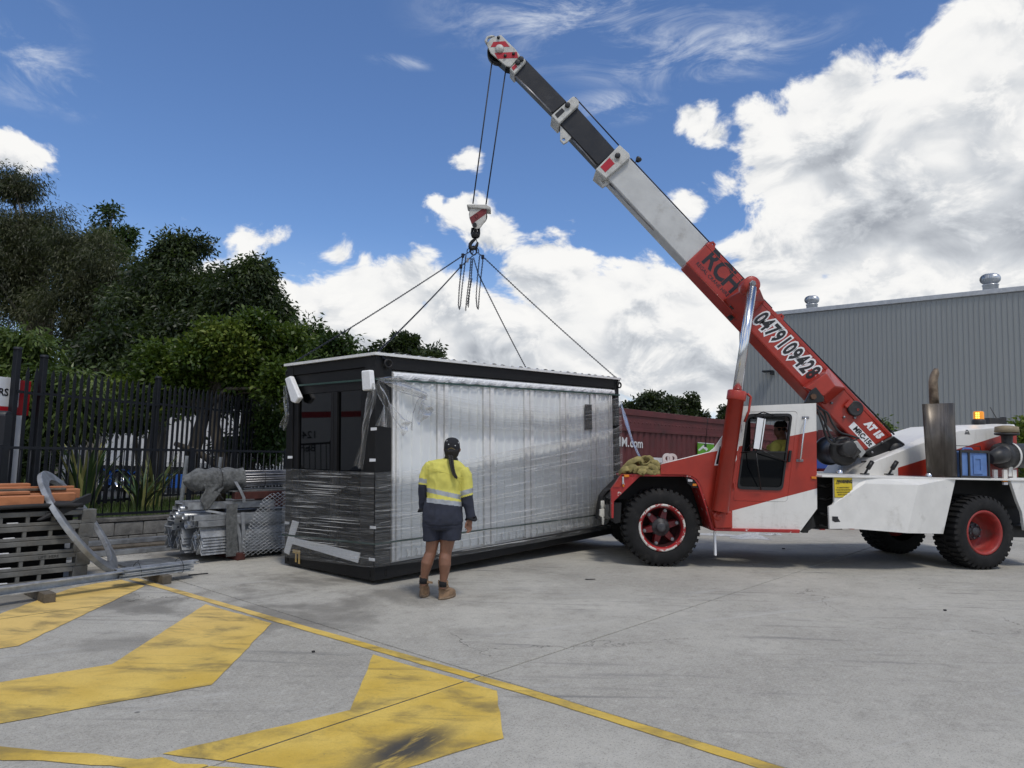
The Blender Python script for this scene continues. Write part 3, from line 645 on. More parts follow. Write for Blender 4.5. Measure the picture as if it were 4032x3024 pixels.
# ---- folded white wall on the long side
xs = [(onS(a, 700).x, onS(b_, 700).x) for a, b_ in ((748, 786), (1018, 1080), (1293, 1352), (1536, 1588), (1752, 1798), (1933, 1976), (2040, 2056))]
zlo, zhi = .20, TR - .20
bbx('wall_backing', (pS + .01, .06, .16), (BL - .13, .09, TR - .16), M_TRIMW, bevel=0)
for i in range(len(xs) - 1):
    x0, x1 = xs[i][1] + .004, xs[i + 1][0] - .004; w = x1 - x0; nr = max(2, round(w / .155)); mb = MB(); pr = [(x0, .03)]
    for k in range(nr):
        c = x0 + w * (k + .5) / nr; pr += [(c - .030, .03), (c - .016, .012), (c + .016, .012), (c + .030, .03)]
    pr.append((x1, .03)); n = len(pr); a = [(x, y, zlo) for x, y in pr]
    mb.add(a + [(x, y, zhi - .1) for x, y in pr] + [(x, .035, zhi - .07) for x, y in pr], [(j, j + 1, n + j + 1, n + j) for j in range(n - 1)] + [(n + j, n + j + 1, 2 * n + j + 1, 2 * n + j) for j in range(n - 1)]); build('wall_panel', mb, M_PAN, bx, local=True)
for x0, x1 in xs:
    w = x1 - x0
    for a, b_, d in ((x0, x0 + w * .26, -.002), (x0 + w * .27, x0 + w * .66, .022), (x0 + w * .67, x1, -.004)): bbx('joint_strip', (a, d, zlo - .02), (b_, .058, zhi + .02), M_TRIMW, bevel=.004)
# crumpled foam ribbon along the top, clips along the foot
mb = MB()
def rb(s, t):
    x = pS + .02 + s * (BL - pS - .17); return (x, -.004 - .012 * math.sin(t * PI) - random.uniform(0, .008), zhi - .055 + t * .075 + .012 * math.sin(x * 23) * (1 - t))
mb.grid(rb, 160, 3, smooth=False); build('foam_ribbon', mb, M_FOAM, bx, local=True)
for i in range(30):
    x = pS + .25 + i * (BL - pS - .5) / 29; mb = MB(); mb.tube([(x, .008, zlo + .10), (x + .012, .0, zlo + .05), (x - .012, -.006, zlo + .01), (x + .035, -.004, zlo + .006)], .007, 5); build('wall_clip', mb, M_TRIMW, bx, local=True)
# black hatch under the film and its cord
a, b_ = onS(1890, 440), onS(1932, 590); bbx('black_hatch', (a.x, -.014, b_.z), (b_.x - .01, .006, a.z), M_BFR); mb = MB(); c = onS(1915, 385); mb.tube([(c.x, -.006, c.z), (c.x, -.006, a.z)], .004, 5); build('cord', mb, M_BFR, bx, local=True)
# paper stickers
for p in (onE(637, 587), onE(630, 772), onE(632, 1172), onE(626, 1362), onE(122, 1145), onE(140, 755)):
    m2 = MB(); m2.prism([(-.0045, p.y - .055, p.z - .014), (-.0045, p.y + .055, p.z - .018), (-.0045, p.y + .053, p.z + .017), (-.0045, p.y - .055, p.z + .018)], (.002, 0, 0)); build('tape_patch', m2, M_FOAM, bx, local=True)
# ---- strapping bands
M_STRAP = pmat('strap_green', (.018, .055, .045), .4, var=.2, scale=20)
def strap(zE0, zC, zS1, off=.016):
    mb = MB(); pts = [(-off, BW + off, zE0), (-off, -off, zC), (BL + off, -off, zS1), (BL + off, BW + off, zS1), (-off, BW + off, zE0)]
    for p, q in zip(pts, pts[1:]):
        p, q = Vector(p), Vector(q); n = (q - p).cross(ZZ).normalized(); mb.prism([p - ZZ * .011, q - ZZ * .011, q + ZZ * .011, p + ZZ * .011], -n * .003)
    build('strap', mb, M_STRAP, bx, local=True)
zc = onE(650, 290).z
strap(onE(140, 333).z, zc, onS(2085, 385).z); strap(onE(115, 1215).z, onE(655, 1270).z, onS(2060, 1085).z, .03)
# ---- stretch film
def film_mat():
    m = bpy.data.materials.new('stretch_film'); m.use_nodes = True; t = NT(m.node_tree); t.n.clear(); o = t.new('ShaderNodeOutputMaterial')
    a1 = t.new('ShaderNodeAttribute', attribute_name='along').outputs['Fac']; a2 = t.new('ShaderNodeAttribute', attribute_name='tone').outputs['Fac']
    def st(sa, sb, d, r_):
        c = t.new('ShaderNodeCombineXYZ'); t.put(c.inputs[0], t.math('MULTIPLY', a1, sa)); t.put(c.inputs[1], t.math('MULTIPLY', a2, sb)); return t.noise(c.outputs[0], 1.0, d, r_)
    s1 = st(.9, 26, 5, .7); s2 = st(.5, 9, 3, .6); s3 = st(2.2, 70, 3, .6)
    k = t.math('ADD', t.math('MULTIPLY', t.smooth(s1, .53, .72), .62), t.math('MULTIPLY', t.smooth(s2, .48, .75), .12)); k = t.math('ADD', k, t.math('MULTIPLY', t.smooth(s3, .56, .70), .2))
    k = t.math('ADD', t.math('MULTIPLY', k, .82), .04); k = t.math('MINIMUM', k, .78)
    b = t.new('ShaderNodeBsdfPrincipled'); b.inputs['Base Color'].default_value = (.84, .845, .83, 1); b.inputs['Roughness'].default_value = .22; b.inputs['Specular IOR Level'].default_value = .7
    bp = t.new('ShaderNodeBump'); bp.inputs['Strength'].default_value = .8; bp.inputs['Distance'].default_value = .006; t.put(bp.inputs['Height'], t.math('ADD', s1, t.math('MULTIPLY', s3, .5))); t.l.new(bp.outputs[0], b.inputs['Normal'])
    tr = t.new('ShaderNodeBsdfTransparent'); gl = t.new('ShaderNodeBsdfGlossy'); gl.inputs['Roughness'].default_value = .18; t.l.new(bp.outputs[0], gl.inputs['Normal'])
    fr = t.new('ShaderNodeFresnel'); fr.inputs[0].default_value = 1.35; t.l.new(bp.outputs[0], fr.inputs['Normal'])
    m1 = t.new('ShaderNodeMixShader'); t.put(m1.inputs[0], t.math('MULTIPLY', fr.outputs[0], .8)); t.l.new(tr.outputs[0], m1.inputs[1]); t.l.new(gl.outputs[0], m1.inputs[2])
    m2 = t.new('ShaderNodeMixShader'); t.put(m2.inputs[0], k); t.l.new(m1.outputs[0], m2.inputs[1]); t.l.new(b.outputs[0], m2.inputs[2]); t.l.new(m2.outputs[0], o.inputs[0]); return m
M_FILM = film_mat()
def film(fn, nu, nv, amp, s_len, t_len, name='film_wrap', par=None, local=True, seed=0):
    """a sheet of film; fn(s,t) -> (point, normal); ridges run along s"""
    rg = np.random.default_rng(seed); fr_ = rg.uniform(4, 60, 14); ph = rg.uniform(0, 7, 14); dr = rg.uniform(-3, 3, 14); am = 1 / np.sqrt(fr_)
    co = []; al = []; to = []
    for j in range(nv + 1):
        for i in range(nu + 1):
            s, t = i / nu, j / nv; p, n = fn(s, t); w = sum(am[k] * math.sin(fr_[k] * t * t_len * 2 + ph[k] + dr[k] * s * 2) for k in range(14)); w = abs(w)
            co.append(Vector(p) + Vector(n) * (amp * w)); al.append(s * s_len); to.append(t * t_len)
    w_ = nu + 1; f = np.array([(j * w_ + i, j * w_ + i + 1, (j + 1) * w_ + i + 1, (j + 1) * w_ + i) for j in range(nv) for i in range(nu)])
    o = fast_mesh(name, np.array([tuple(c) for c in co]), f, M_FILM, par or bx, tone=np.array(to), smooth=True)
    a = o.data.attributes.new('along', 'FLOAT', 'POINT'); a.data.foreach_set('value', np.array(al, np.float32)); return o
def interp(tab, x):
    for (x0, y0), (x1, y1) in zip(tab, tab[1:]):
        if x <= x1: return y0 + (y1 - y0) * max(0, (x - x0)) / (x1 - x0)
    return tab[-1][1]
# lower wrap on the door end, round the corner and along the side
tE = [(0.0, onE(112, 820).z), (BW, onE(740, 845).z)]; eT0, eT1 = onE(112, 822).z, onE(655, 843).z; eB0, eB1 = onE(105, 1345).z, onE(655, 1410).z
film(lambda s, t: ((-.030 - .008 * math.sin(s * PI), BW + .02 - s * (BW + .045), (eB0 + (eB1 - eB0) * s) * (1 - t) + (eT0 + (eT1 - eT0) * s) * t), (-1, 0, 0)), 40, 90, .0045, BW, 1.3, seed=3)
sT = sorted((onS(a, b_).x, onS(a, b_).z) for a, b_ in ((655, 845), (915, 822), (1150, 772), (1600, 680), (2060, 582), (2092, 560))); sT = [(-.03, sT[0][1])] + sT
sB = sorted((onS(a, b_).x, onS(a, b_).z) for a, b_ in ((655, 1405), (1000, 1360), (1500, 1275), (2090, 1168)))
film(lambda s, t: ((-.028 + s * (BL + .05), -.030 - .012 * math.sin(s * PI) - .01 * t, interp(sB, s * BL) * (1 - t) + interp(sT, s * BL) * t), (0, -1, 0)), 90, 130, .005, BL, 1.6, seed=5)
# upper slack band: bunched at the near post, fanning out to the right
uT = [(onS(a, b_).x, onS(a, b_).z) for a, b_ in ((690, 285), (800, 312), (1000, 365), (1300, 428), (1700, 462), (1900, 440), (2092, 398))]
uB = [(onS(a, b_).x, onS(a, b_).z) for a, b_ in ((690, 300), (760, 330), (850, 420), (920, 520), (1050, 575), (1300, 590), (1700, 606), (1900, 595), (2092, 560))]
x0, x1 = uT[0][0], BL + .02
film(lambda s, t: ((x0 + s * (x1 - x0), -.035 - .035 * math.sin(s * PI) * (.4 + .6 * t), interp(uB, x0 + s * (x1 - x0)) * (1 - t) + interp(uT, x0 + s * (x1 - x0)) * t), (0, -1, 0)), 90, 70, .006, BL, .7, seed=8)
# extra strands pulled into ropes
for k in range(34):
    z_ = random.random(); a = interp(sB, 0) * (1 - z_) + interp(sT, 0) * z_; b_ = interp(sB, BL) * (1 - z_) + interp(sT, BL) * z_ + random.uniform(-.1, .1); s0 = random.uniform(0, .5); s1 = min(1, s0 + random.uniform(.25, .7))
    mb = MB(); mb.tube([(s * BL, -.045 - random.uniform(0, .008), a + (b_ - a) * s) for s in (s0, s0 + (s1 - s0) * .5, s1)], [.0008, .0028, .0008], 5); build('film_strand', mb, M_TRIMW, bx, local=True)
for k in range(16):
    t_ = random.uniform(.05, .98); s0 = random.uniform(0, .4); s1 = min(1, s0 + random.uniform(.3, .6)); z_ = lambda s: (eB0 + (eB1 - eB0) * s) * (1 - t_) + (eT0 + (eT1 - eT0) * s) * t_
    mb = MB(); mb.tube([(-.044, BW - s * BW, z_(s) + .01 * math.sin(k)) for s in (s0, (s0 + s1) / 2, s1)], [.0006, .0028, .0006], 5); build('film_strand', mb, M_TRIMW, bx, local=True)
# torn film rags hanging from the strap
def rag(pts, w, nrm, seed, nm='torn_film'):
    """pts local centre line, w widths"""
    pts = [Vector(p) for p in pts]; N = len(pts) - 1
    def fn(s, t):
        f = s * N; i = min(int(f), N - 1); f -= i; p = pts[i].lerp(pts[i + 1], f); ww = w[i] + (w[i + 1] - w[i]) * f; d = (pts[i + 1] - pts[i]).normalized(); sd = d.cross(Vector(nrm)).normalized()
        return p + sd * ww * (t - .5) + Vector(nrm) * (.02 * math.sin(t * 9 + s * 7 + seed)), nrm
    film(fn, 24, 14, .012, 1.2, .5, nm, seed=seed)
e = lambda x, y, d=.05: onE(x, y, d); s_ = lambda x, y, d=.05: onS(x, y, d)
rag([e(640, 315), e(625, 420), e(590, 560), e(575, 680), e(548, 815)], [.06, .17, .13, .06, .13], (-1, 0, 0), 11)
rag([e(118, 330), e(115, 430), e(122, 505), e(98, 585)], [.04, .12, .05, .12], (-1, 0, 0), 12)
rag([s_(660, 300), s_(690, 370), s_(715, 450), s_(705, 575)], [.05, .16, .12, .30], (0, -1, 0), 13)
rag([s_(735, 440), s_(770, 500), s_(800, 560), s_(835, 590)], [.12, .14, .16, .2], (0, -1, 0), 14)
rag([s_(845, 590), s_(865, 500), s_(905, 415), s_(950, 398)], [.16, .14, .10, .04], (0, -1, 0), 15)
rag([s_(905, 420), s_(930, 480), s_(950, 520)], [.05, .22, .34], (0, -1, 0), 16)
rag([s_(655, 288), s_(720, 300), s_(800, 330), s_(950, 395)], [.03, .10, .16, .1], (0, -1, 0), 17)
# a long strip flying from the far corner down to the crane bonnet
a = BMI @ P(2440, 1580, 12.1); b_ = BMI @ P(2462, 1650, 11.8); c = BMI @ P(2490, 1740, 11.4); d = BMI @ P(2518, 1800, 11.1)
rag([a, b_, c, d], [.03, .11, .05, .03], (0, -1, 0), 18, 'film_streamer')
# ---- foam blocks tucked under the straps and film
def foam(label, pts4, depth, end=True, w=None):
    f = (lambda p: BM @ onE(p[0], p[1], .014)) if end else (lambda p: BM @ onS(p[0], p[1], .014)); q = [f(p) for p in pts4]; n = BR @ Vector((-1, 0, 0) if end else (0, -1, 0))
    mb = MB(); mb.prism(q, n * depth); o = solo('foam_block', mb, M_FOAM, label, 'foam', 'foam blocks strapped to the portable building', bevel=.012); return o
foam('white foam block tilted under the strap at the far top of the door end', [(133, 290), (165, 273), (220, 402), (195, 435), (170, 425), (165, 405)], .07)
foam('white foam block upright under the strap on the near corner post', [(588, 243), (640, 238), (650, 355), (595, 362)], .07)
foam('short upright foam block behind film at the lower left of the door end', [(155, 1128), (195, 1140), (135, 1335), (104, 1318)], .012)
foam('long slanting foam plank behind film at the foot of the door end', [(155, 1230), (560, 1322), (545, 1383), (148, 1268)], .013)
mb = MB(); M_CARD = pmat('tape_yellow', (.50, .34, .12), .7)
for a, b_, c, d in ((160, 1300, 205, 1330), (175, 1325, 183, 1378), (193, 1325, 203, 1388)):
    p, q = onE(a, b_), onE(c, d); mb.bb((-.0145, q.y, q.z), (-.012, p.y, p.z))
build('tape_patch', mb, M_CARD, bx, local=True)['label'] = 'strips of yellow masking tape'
# ------------------------------------------------------------------ the pick-and-carry crane
from mathutils.geometry import tessellate_polygon
def skin(mb, outer, holes, vec, m=0):
    """flat sheet with holes, given thickness along vec"""
    loops = [[Vector(p) for p in outer]] + [[Vector(p) for p in h] for h in holes]; flat = [p for l in loops for p in l]; n = len(flat); v = Vector(vec)
    tris = tessellate_polygon(loops); f = [tuple(t) for t in tris] + [tuple(n + i for i in reversed(t)) for t in tris]; b = 0
    for l in loops:
        k = len(l); f += [(b + i, b + (i + 1) % k, n + b + (i + 1) % k, n + b + i) for i in range(k)]; b += k
    return mb.add(flat + [p + v for p in flat], f, m)
def rounded(pts, r, seg=5):
    out = []; n = len(pts); rr = r if isinstance(r, (list, tuple)) else [r] * n
    for i in range(n):
        p0, p1, p2 = Vector(pts[i - 1]), Vector(pts[i]), Vector(pts[(i + 1) % n]); k = rr[i]
        if k <= 0: out.append(tuple(p1)); continue
        a = p1 + (p0 - p1).normalized() * k; c = p1 + (p2 - p1).normalized() * k
        for s in range(seg + 1):
            t = s / seg; out.append(tuple(a * (1 - t) ** 2 + p1 * 2 * t * (1 - t) + c * t * t))
    return out
def grow(pts, d):
    c = sum((Vector(p) for p in pts), Vector((0, 0))) / len(pts); return [tuple(c + (Vector(p) - c) * (1 + d / (Vector(p) - c).length)) for p in pts]
Z1 = lambda x, y: (2300 + .783 * x, 1400 + .783 * y)
Z3 = lambda x, y: (2650 + .6028 * x, 900 + .6028 * y)
Z5 = lambda x, y: (2900 + .5125 * x, 1050 + .5125 * y)
Z9 = lambda x, y: (2850 + .3617 * x, 1560 + .3617 * y)
ZA = lambda x, y: (3180 + .2893 * x, 1780 + .2893 * y)
ZB = lambda x, y: (1800 + .6632 * x, 100 + .6632 * y)
ZC = lambda x, y: (1750 + .3014 * x, 750 + .3014 * y)
ZW = lambda x, y: (2300 + .3134 * x, 1780 + .3134 * y)     # bonnet / front wheel close-up
YN = 10.12
CR = Vector((4.0, 11.15, 0)); cr = thing('mobile_crane', 'red and white pick-and-carry mobile crane lifting the wrapped building', 'crane', CR)
RO = Vector((4.55, 11.15, 0)); PHI = R(14); RD = Vector((math.cos(PHI), math.sin(PHI), 0)); RN = Vector((math.sin(PHI), -math.cos(PHI), 0))
def PR(x, y, off): return PL(x, y, RO + RN * off, RN)
def line_side(co_t, t, a, b_):
    """signed distance above the line a-b in the x,z plane of object space"""
    a, b_ = Vector(a) - CR, Vector(b_) - CR; d = (b_ - a); n = Vector((-d.z, d.x)) / math.hypot(d.x, d.z)
    if n.y < 0: n = -n
    return t.math('ADD', t.math('MULTIPLY_ADD', co_t[0], n.x, -(a.x * n.x + a.z * n.y)), t.math('MULTIPLY', co_t[2], n.y))
def livery(name, tests, red=(.33, .025, .012), white=(.69, .68, .645), rough=.38, chips=.03):
    """two-tone gloss paint; tests(t, xyz) -> mask 1 = red"""
    m = pmat(name, white, rough, var=.04, scale=3, coat=.15, rvar=.05); t = NT(m.node_tree); b = [n for n in t.n if n.type == 'BSDF_PRINCIPLED'][0]
    co = t.new('ShaderNodeTexCoord').outputs['Object']; sp = t.new('ShaderNodeSeparateXYZ'); t.put(sp.inputs[0], co)
    k = tests(t, sp.outputs); nz = t.noise(co, 3.5, 5, .6); rd = t.mix(t.smooth(nz, .3, .7), tuple(c * .86 for c in red), tuple(c * 1.12 for c in red))
    wsrc = b.inputs['Base Color'].links[0].from_socket
    dr = t.noise(t.vec('MULTIPLY', co, (6, 6, 1.2)), 2.0, 6, .65); wh_ = t.mix(t.math('MULTIPLY', t.smooth(dr, .52, .8), .35), wsrc, (.36, .35, .31))
    c = t.mix(k, wh_, rd)
    lowd = t.noise(t.vec('MULTIPLY', co, (3, 3, 6)), 3.5, 6, .7); lowm = t.smooth(sp.outputs[2], .95, .30)
    c = t.mix(t.math('MULTIPLY', t.math('MULTIPLY', t.smooth(lowd, .5, .68), lowm), .5), c, (.25, .20, .14))
    cn = t.noise(co, 17, 7, .72); c = t.mix(t.math('MULTIPLY', t.smooth(cn, .72 - chips, .735 - chips), t.math('MULTIPLY_ADD', lowm, .9, .15)), c, (.12, .12, .13))
    t.put(b.inputs['Base Color'], c); return m
def step(t, v): return t.smooth(v, -.002, .002)
f1a, f1b = P(*Z1(630, 487), YN), P(*Z1(1170, 378), YN); f2a, f2b = P(*Z1(745, 780), YN), P(*Z1(1172, 668), YN); fx_ = f2a.x - CR.x
def t_front(t, c):
    below = t.math('SUBTRACT', 1.0, step(t, line_side(c, t, f1a, f1b))); above2 = step(t, line_side(c, t, f2a, f2b)); left = t.math('SUBTRACT', 1.0, step(t, t.math('SUBTRACT', c[0], fx_)))
    return t.math('MULTIPLY', below, t.math('MAXIMUM', above2, left))
M_LIV = livery('livery_front', t_front)
M_RED = pmat('crane_red', (.33, .025, .012), .4, var=.14, scale=3, coat=.15, chips=((.55, .52, .48), .04, 22), rvar=.06)
M_REDW = pmat('crane_red_edge', (.34, .02, .018), .45, var=.15, scale=5, chips=((.62, .60, .56), .38, 13))
M_WHT = pmat('crane_white', (.69, .68, .645), .38, var=.05, scale=4, chips=((.20, .20, .21), .15, 6), dirt=((.36, .34, .30), .25, 3), rvar=.06)
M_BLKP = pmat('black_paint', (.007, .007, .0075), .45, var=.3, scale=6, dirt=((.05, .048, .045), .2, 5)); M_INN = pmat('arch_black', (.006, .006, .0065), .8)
M_STEEL = pmat('worn_steel', (.25, .25, .26), .4, .8, var=.2, scale=10); M_AMB = pmat('amber_lens', (.62, .20, .01), .25); M_CLR = pmat('clear_lens', (.5, .5, .52), .15)
M_YEL = pmat('sticker_yellow', (.62, .47, .02), .45, var=.06); M_TYRE = pmat('tyre', (.011, .011, .0115), .8, spec=.3, var=.35, scale=7, bump=.002, bscale=60, dirt=((.045, .042, .038), .35, 5))
M_GLS = glass_mat('cab_glass', (.004, .005, .006), .02, spec=.22); M_TINT = glass_mat('cab_tint', (.008, .009, .01), .03, .5, .2); M_RUBB = pmat('seal_rubber', (.012, .012, .013), .6)
M_STKW = pmat('sticker_white', (.78, .79, .80), .4, var=.03); M_STKB = pmat('sticker_black', (.012, .012, .014), .35, var=.1)
pf = lambda x, y, Y=YN: P(*Z1(x, y), Y)
p9 = lambda x, y, Y=YN: P(*Z9(x, y), Y)
pw = lambda x, y, Y=YN: P(*ZW(x, y), Y)
IN = Vector((0, 1, 0))
# ---- front side panel with the door opening
door_o = rounded([Z9(235, 170), Z9(805, 163), Z9(690, 1152), Z9(98, 1140)], [16, 16, 16, 16]); win_o = rounded([Z9(255, 196), Z9(748, 192), Z9(640, 1024), Z9(150, 1008)], [22, 22, 20, 20])
side = [Z1(385, 547), Z1(630, 487), Z1(655, 465), Z1(735, 352), Z1(787, 255), Z1(1167, 239), Z1(1172, 770), Z1(1087, 884), Z1(655, 880), Z1(640, 835), Z1(598, 690), Z1(580, 645), Z1(556, 618), Z1(530, 604), Z1(385, 602)]
mb = MB(); skin(mb, [P(*q, YN) for q in side], [[P(*q, YN) for q in door_o]], IN * .035); build('cab_side', mb, M_LIV, cr)
door = MB(); skin(door, [P(*q, YN + .004) for q in grow(door_o, -1.3)], [[P(*q, YN + .004) for q in win_o]], IN * .03); dr = build('door', door, M_LIV, cr)
mb = MB(); skin(mb, [P(*q, YN - .012) for q in grow(win_o, 2)], [[P(*q, YN - .012) for q in grow(win_o, -10.5)]], IN * .05); build('window_seal', mb, M_RUBB, dr, bevel=.004)
gl_in = grow(win_o, -9); zsplit = p9(400, 600).z
gpts = [P(*q, YN + .012) for q in gl_in]; lowp = [p for p in gpts if p.z < zsplit]; upp = [p for p in gpts if p.z >= zsplit]
a, b_ = p9(205, 603, YN + .012), p9(678, 605, YN + .012)
mb = MB(); mb.prism(upp[:] + [b_, a] if False else sorted(upp, key=lambda p: math.atan2(p.z - zsplit - .2, p.x - (a.x + b_.x) / 2)) , IN * .004)
build('window_pane', mb, M_TINT, dr)['label'] = 'upper window pane with the driver behind it'
mb = MB(); mb.prism(sorted(lowp + [a, b_], key=lambda p: math.atan2(p.z - zsplit + .3, p.x - (a.x + b_.x) / 2)), IN * .004); build('window_pane', mb, M_GLS, dr)['label'] = 'dark lower window pane'
mb = MB(); mb.bar(p9(200, 606, YN + .006), p9(680, 606, YN + .006), .02, .018, (0, 0, 1)); build('window_bar', mb, M_RUBB, dr)
mb = MB(); mb.bar(p9(725, 590, YN - .03), p9(708, 718, YN - .03), .035, .045, (0, 1, 0)); build('handle', mb, M_BLKP, dr, bevel=.008)
for q in ((200, 340), (112, 975)):
    mb = MB(); mb.bar(p9(q[0], q[1] - 30, YN - .012), p9(q[0] - 3, q[1] + 30, YN - .012), .02, .02, (0, 1, 0)); build('hinge', mb, M_WHT if q[1] < 500 else M_RED, dr, bevel=.003)
mb = MB(); mb.prism([p9(955, 873, YN - .02), p9(1010, 875, YN - .02), p9(1010, 903, YN - .02), p9(955, 900, YN - .02)], IN * .019); build('marker_lamp', mb, M_AMB, cr, bevel=.004)
# ---- cab shell: far side, roof, rear wall, windscreen
YF = YN + 1.12
far_w = [(p9(330, 215, YF).x, 0), ]
def sh(pt, Y): v = P(*pt, YN); return Vector((v.x, Y, v.z))
SH = Vector((.46, 0, 0))
cabf = [sh(Z1(735, 352), YF) + SH, sh(Z1(787, 255), YF) + SH, sh(Z1(1167, 239), YF), sh(Z1(1172, 770), YF), sh(Z1(1087, 884), YF), sh(Z1(655, 880), YF) + SH, sh(Z1(630, 487), YF) + SH]
wz0, wz1 = zsplit - .05, P(*Z9(400, 225), YN).z + .02; wx0, wx1 = P(*Z9(250, 400), YN).x + .42, P(*Z1(1150, 400), YN).x
mb = MB(); skin(mb, cabf, [[(wx0, YF, wz0), (wx1, YF, wz0), (wx1, YF, wz1), (wx0, YF, wz1)]], -IN * .03); build('cab_far_side', mb, M_INN, cr)
mb = MB(); rp = [sh(Z1(787, 255), YN + .036), sh(Z1(1167, 239), YN + .036)]; mb.prism([rp[0], rp[1], rp[1] + IN * 1.05, rp[0] + IN * 1.05 + SH], -ZZ * .04); build('cab_roof', mb, M_WHT, cr, bevel=.008)
q0, q1 = sh(Z1(1166, 242), YN + .036), sh(Z1(1171, 770), YN + .036); mb = MB(); mb.prism([q0, q1, q1 + IN * 1.05, q0 + IN * 1.05], (-.03, 0, 0)); build('cab_rear', mb, M_WHT, cr)
q1 = sh(Z1(802, 258), YN + .036); q2 = sh(Z1(668, 487), YN + .036)
mb = MB(); mb.prism([q2, q1, q1 + IN * 1.05 + SH, q2 + IN * 1.05 + SH], (.02, 0, -.01)); build('windscreen', mb, M_TINT, cr)
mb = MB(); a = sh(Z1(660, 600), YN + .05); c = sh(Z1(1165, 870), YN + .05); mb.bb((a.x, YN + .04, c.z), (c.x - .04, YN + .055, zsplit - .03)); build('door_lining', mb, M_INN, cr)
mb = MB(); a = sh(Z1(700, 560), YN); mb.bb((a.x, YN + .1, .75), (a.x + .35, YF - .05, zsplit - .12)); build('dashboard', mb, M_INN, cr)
sx_ = p9(640, 600).x + .22
mb = MB(); mb.bb((sx_ - .25, YN + .35, .8), (sx_ + .25, YN + .85, 1.42)); mb.bar((sx_ + .25, YN + .6, 1.35), (sx_ + .34, YN + .6, 1.98), .46, .12, (1, 0, 0)); build('seat', mb, M_INN, cr, bevel=.04)
mb = MB(); st = Vector((sx_ - .52, YN + .58, 1.55)); mb.tube([st + Vector((.06 * math.cos(k * PI / 8), .2 * math.sin(k * PI / 8), .19 * math.cos(k * PI / 8))) for k in range(16)], .015, 6, closed=True); mb.tube([st, st + Vector((-.2, 0, -.2))], .02, 6); build('steering_wheel', mb, M_BLKP, cr)
# step sill
mb = MB(); mb.prism([pf(655, 868, YN - .05), pf(1087, 876, YN - .05), pf(1083, 893, YN - .05), pf(655, 882, YN - .05)], IN * .12); build('step', mb, M_REDW, cr, bevel=.004)
# grab rail
mb = MB(); mb.tube([p9(890, 232, YN), p9(890, 236, YN - .06), p9(886, 262, YN - .075), p9(836, 668, YN - .075), p9(828, 692, YN - .06), p9(828, 697, YN)], .012, 8); gr = build('grab_rail', mb, M_CHR, cr)
for q in ((890, 232), (827, 700)):
    mb = MB(); c = p9(*q, YN - .006); mb.box(c, (.10, .012, .035)); build('bracket', mb, M_STEEL, gr, bevel=.003)
# mirror on its stay arms
mi = MB(); mi.prism([p9(362, 222, YN - .26), p9(462, 240, YN - .20), p9(408, 590, YN - .20), p9(318, 575, YN - .26)], IN * .03); mir = build('mirror', mi, M_BLKP, cr, bevel=.01)
mb = MB(); mb.prism([p9(367, 232, YN - .266), p9(436, 245, YN - .226), p9(386, 578, YN - .226), p9(325, 568, YN - .266)], IN * .004); build('mirror_back', mb, M_STKW, mir)
mb = MB(); mb.prism([p9(444, 247, YN - .222), p9(458, 250, YN - .214), p9(408, 582, YN - .214), p9(398, 580, YN - .222)], IN * .004); build('mirror_trim', mb, M_STKW, mir)
mb = MB()
for pth in (((438, 185), (438, 235)), ((340, 205), (430, 172), (540, 208)), ((190, 615), (400, 590)), ((415, 592), (500, 635), (685, 718)), ((350, 600), (372, 780), (405, 1020))):
    mb.tube([p9(x, y, YN - (.03 if (x, y) in ((340, 205), (540, 208), (190, 615), (685, 718), (405, 1020)) else .2)) for x, y in pth], .009, 6)
build('mirror_stay', mb, M_BLKP, mir)
# ---- bonnet, guard, headlamp, arch
h0 = [sh(Z1(385, 552), YN + .04), sh(Z1(631, 490), YN + .04), sh(Z1(720, 510), YN + .04), sh(Z1(720, 602), YN + .04), sh(Z1(385, 602), YN + .04)]
h1 = [p + IN * .9 + Vector((.45, 0, -.06)) for p in h0]; h2 = [p + IN * 1.0 + Vector((.25, 0, -.2)) for p in h1]
mb = MB(); mb.loft([h0, h1, h2], smooth=False); build('bonnet', mb, M_RED, cr, bevel=.01)
mb = MB(); mb.tube([pf(383, 548, YN + .015), pf(500, 519, YN + .015), pf(630, 487, YN + .015), pf(657, 464, YN + .015), pf(735, 352, YN + .015), pf(785, 258, YN + .015)], .011, 6); build('bonnet_edge', mb, M_WHT, cr)
gt = [pw(470, 280), pw(700, 280), pw(1270, 283), pw(1350, 300), pw(1420, 345), pw(1465, 420), pw(1500, 520), pw(1560, 700), pw(1635, 985)]
gb = [pw(470, 305), pw(700, 305), pw(1270, 303), pw(1335, 318), pw(1395, 355), pw(1435, 425), pw(1470, 525), pw(1530, 705), pw(1605, 985)]
mb = MB(); mb.prism(gt + gb[::-1], IN * .5); build('front_guard', mb, M_REDW, cr)
mb = MB(); fr_ = [pw(470, 282), pw(700, 306), pw(375, 620), pw(370, 832), pw(345, 832), pw(338, 470), pw(400, 385)]; mb.prism(fr_, IN * .06); build('guard_nose', mb, M_REDW, cr, bevel=.004)
mb = MB(); mb.prism([pw(338, 470, YN + .061), pw(466, 283, YN + .061), pw(480, 330, YN + .061), pw(375, 620, YN + .061), pw(345, 832, YN + .061)], IN * .10); build('front_panel', mb, M_RED, cr, bevel=.01)
mb = MB(); mb.prism([pw(362, 440, YN - .012), pw(440, 440, YN - .012), pw(500, 365, YN - .012), pw(500, 305, YN - .012), pw(470, 300, YN - .012)], IN * .012); build('lamp_recess', mb, M_RED, cr)
mb = MB(); mb.prism([pw(478, 310, YN - .03), pw(500, 310, YN - .03), pw(503, 400, YN - .03), pw(480, 405, YN - .03)], IN * .02); build('headlamp', mb, M_CLR, cr, bevel=.006)
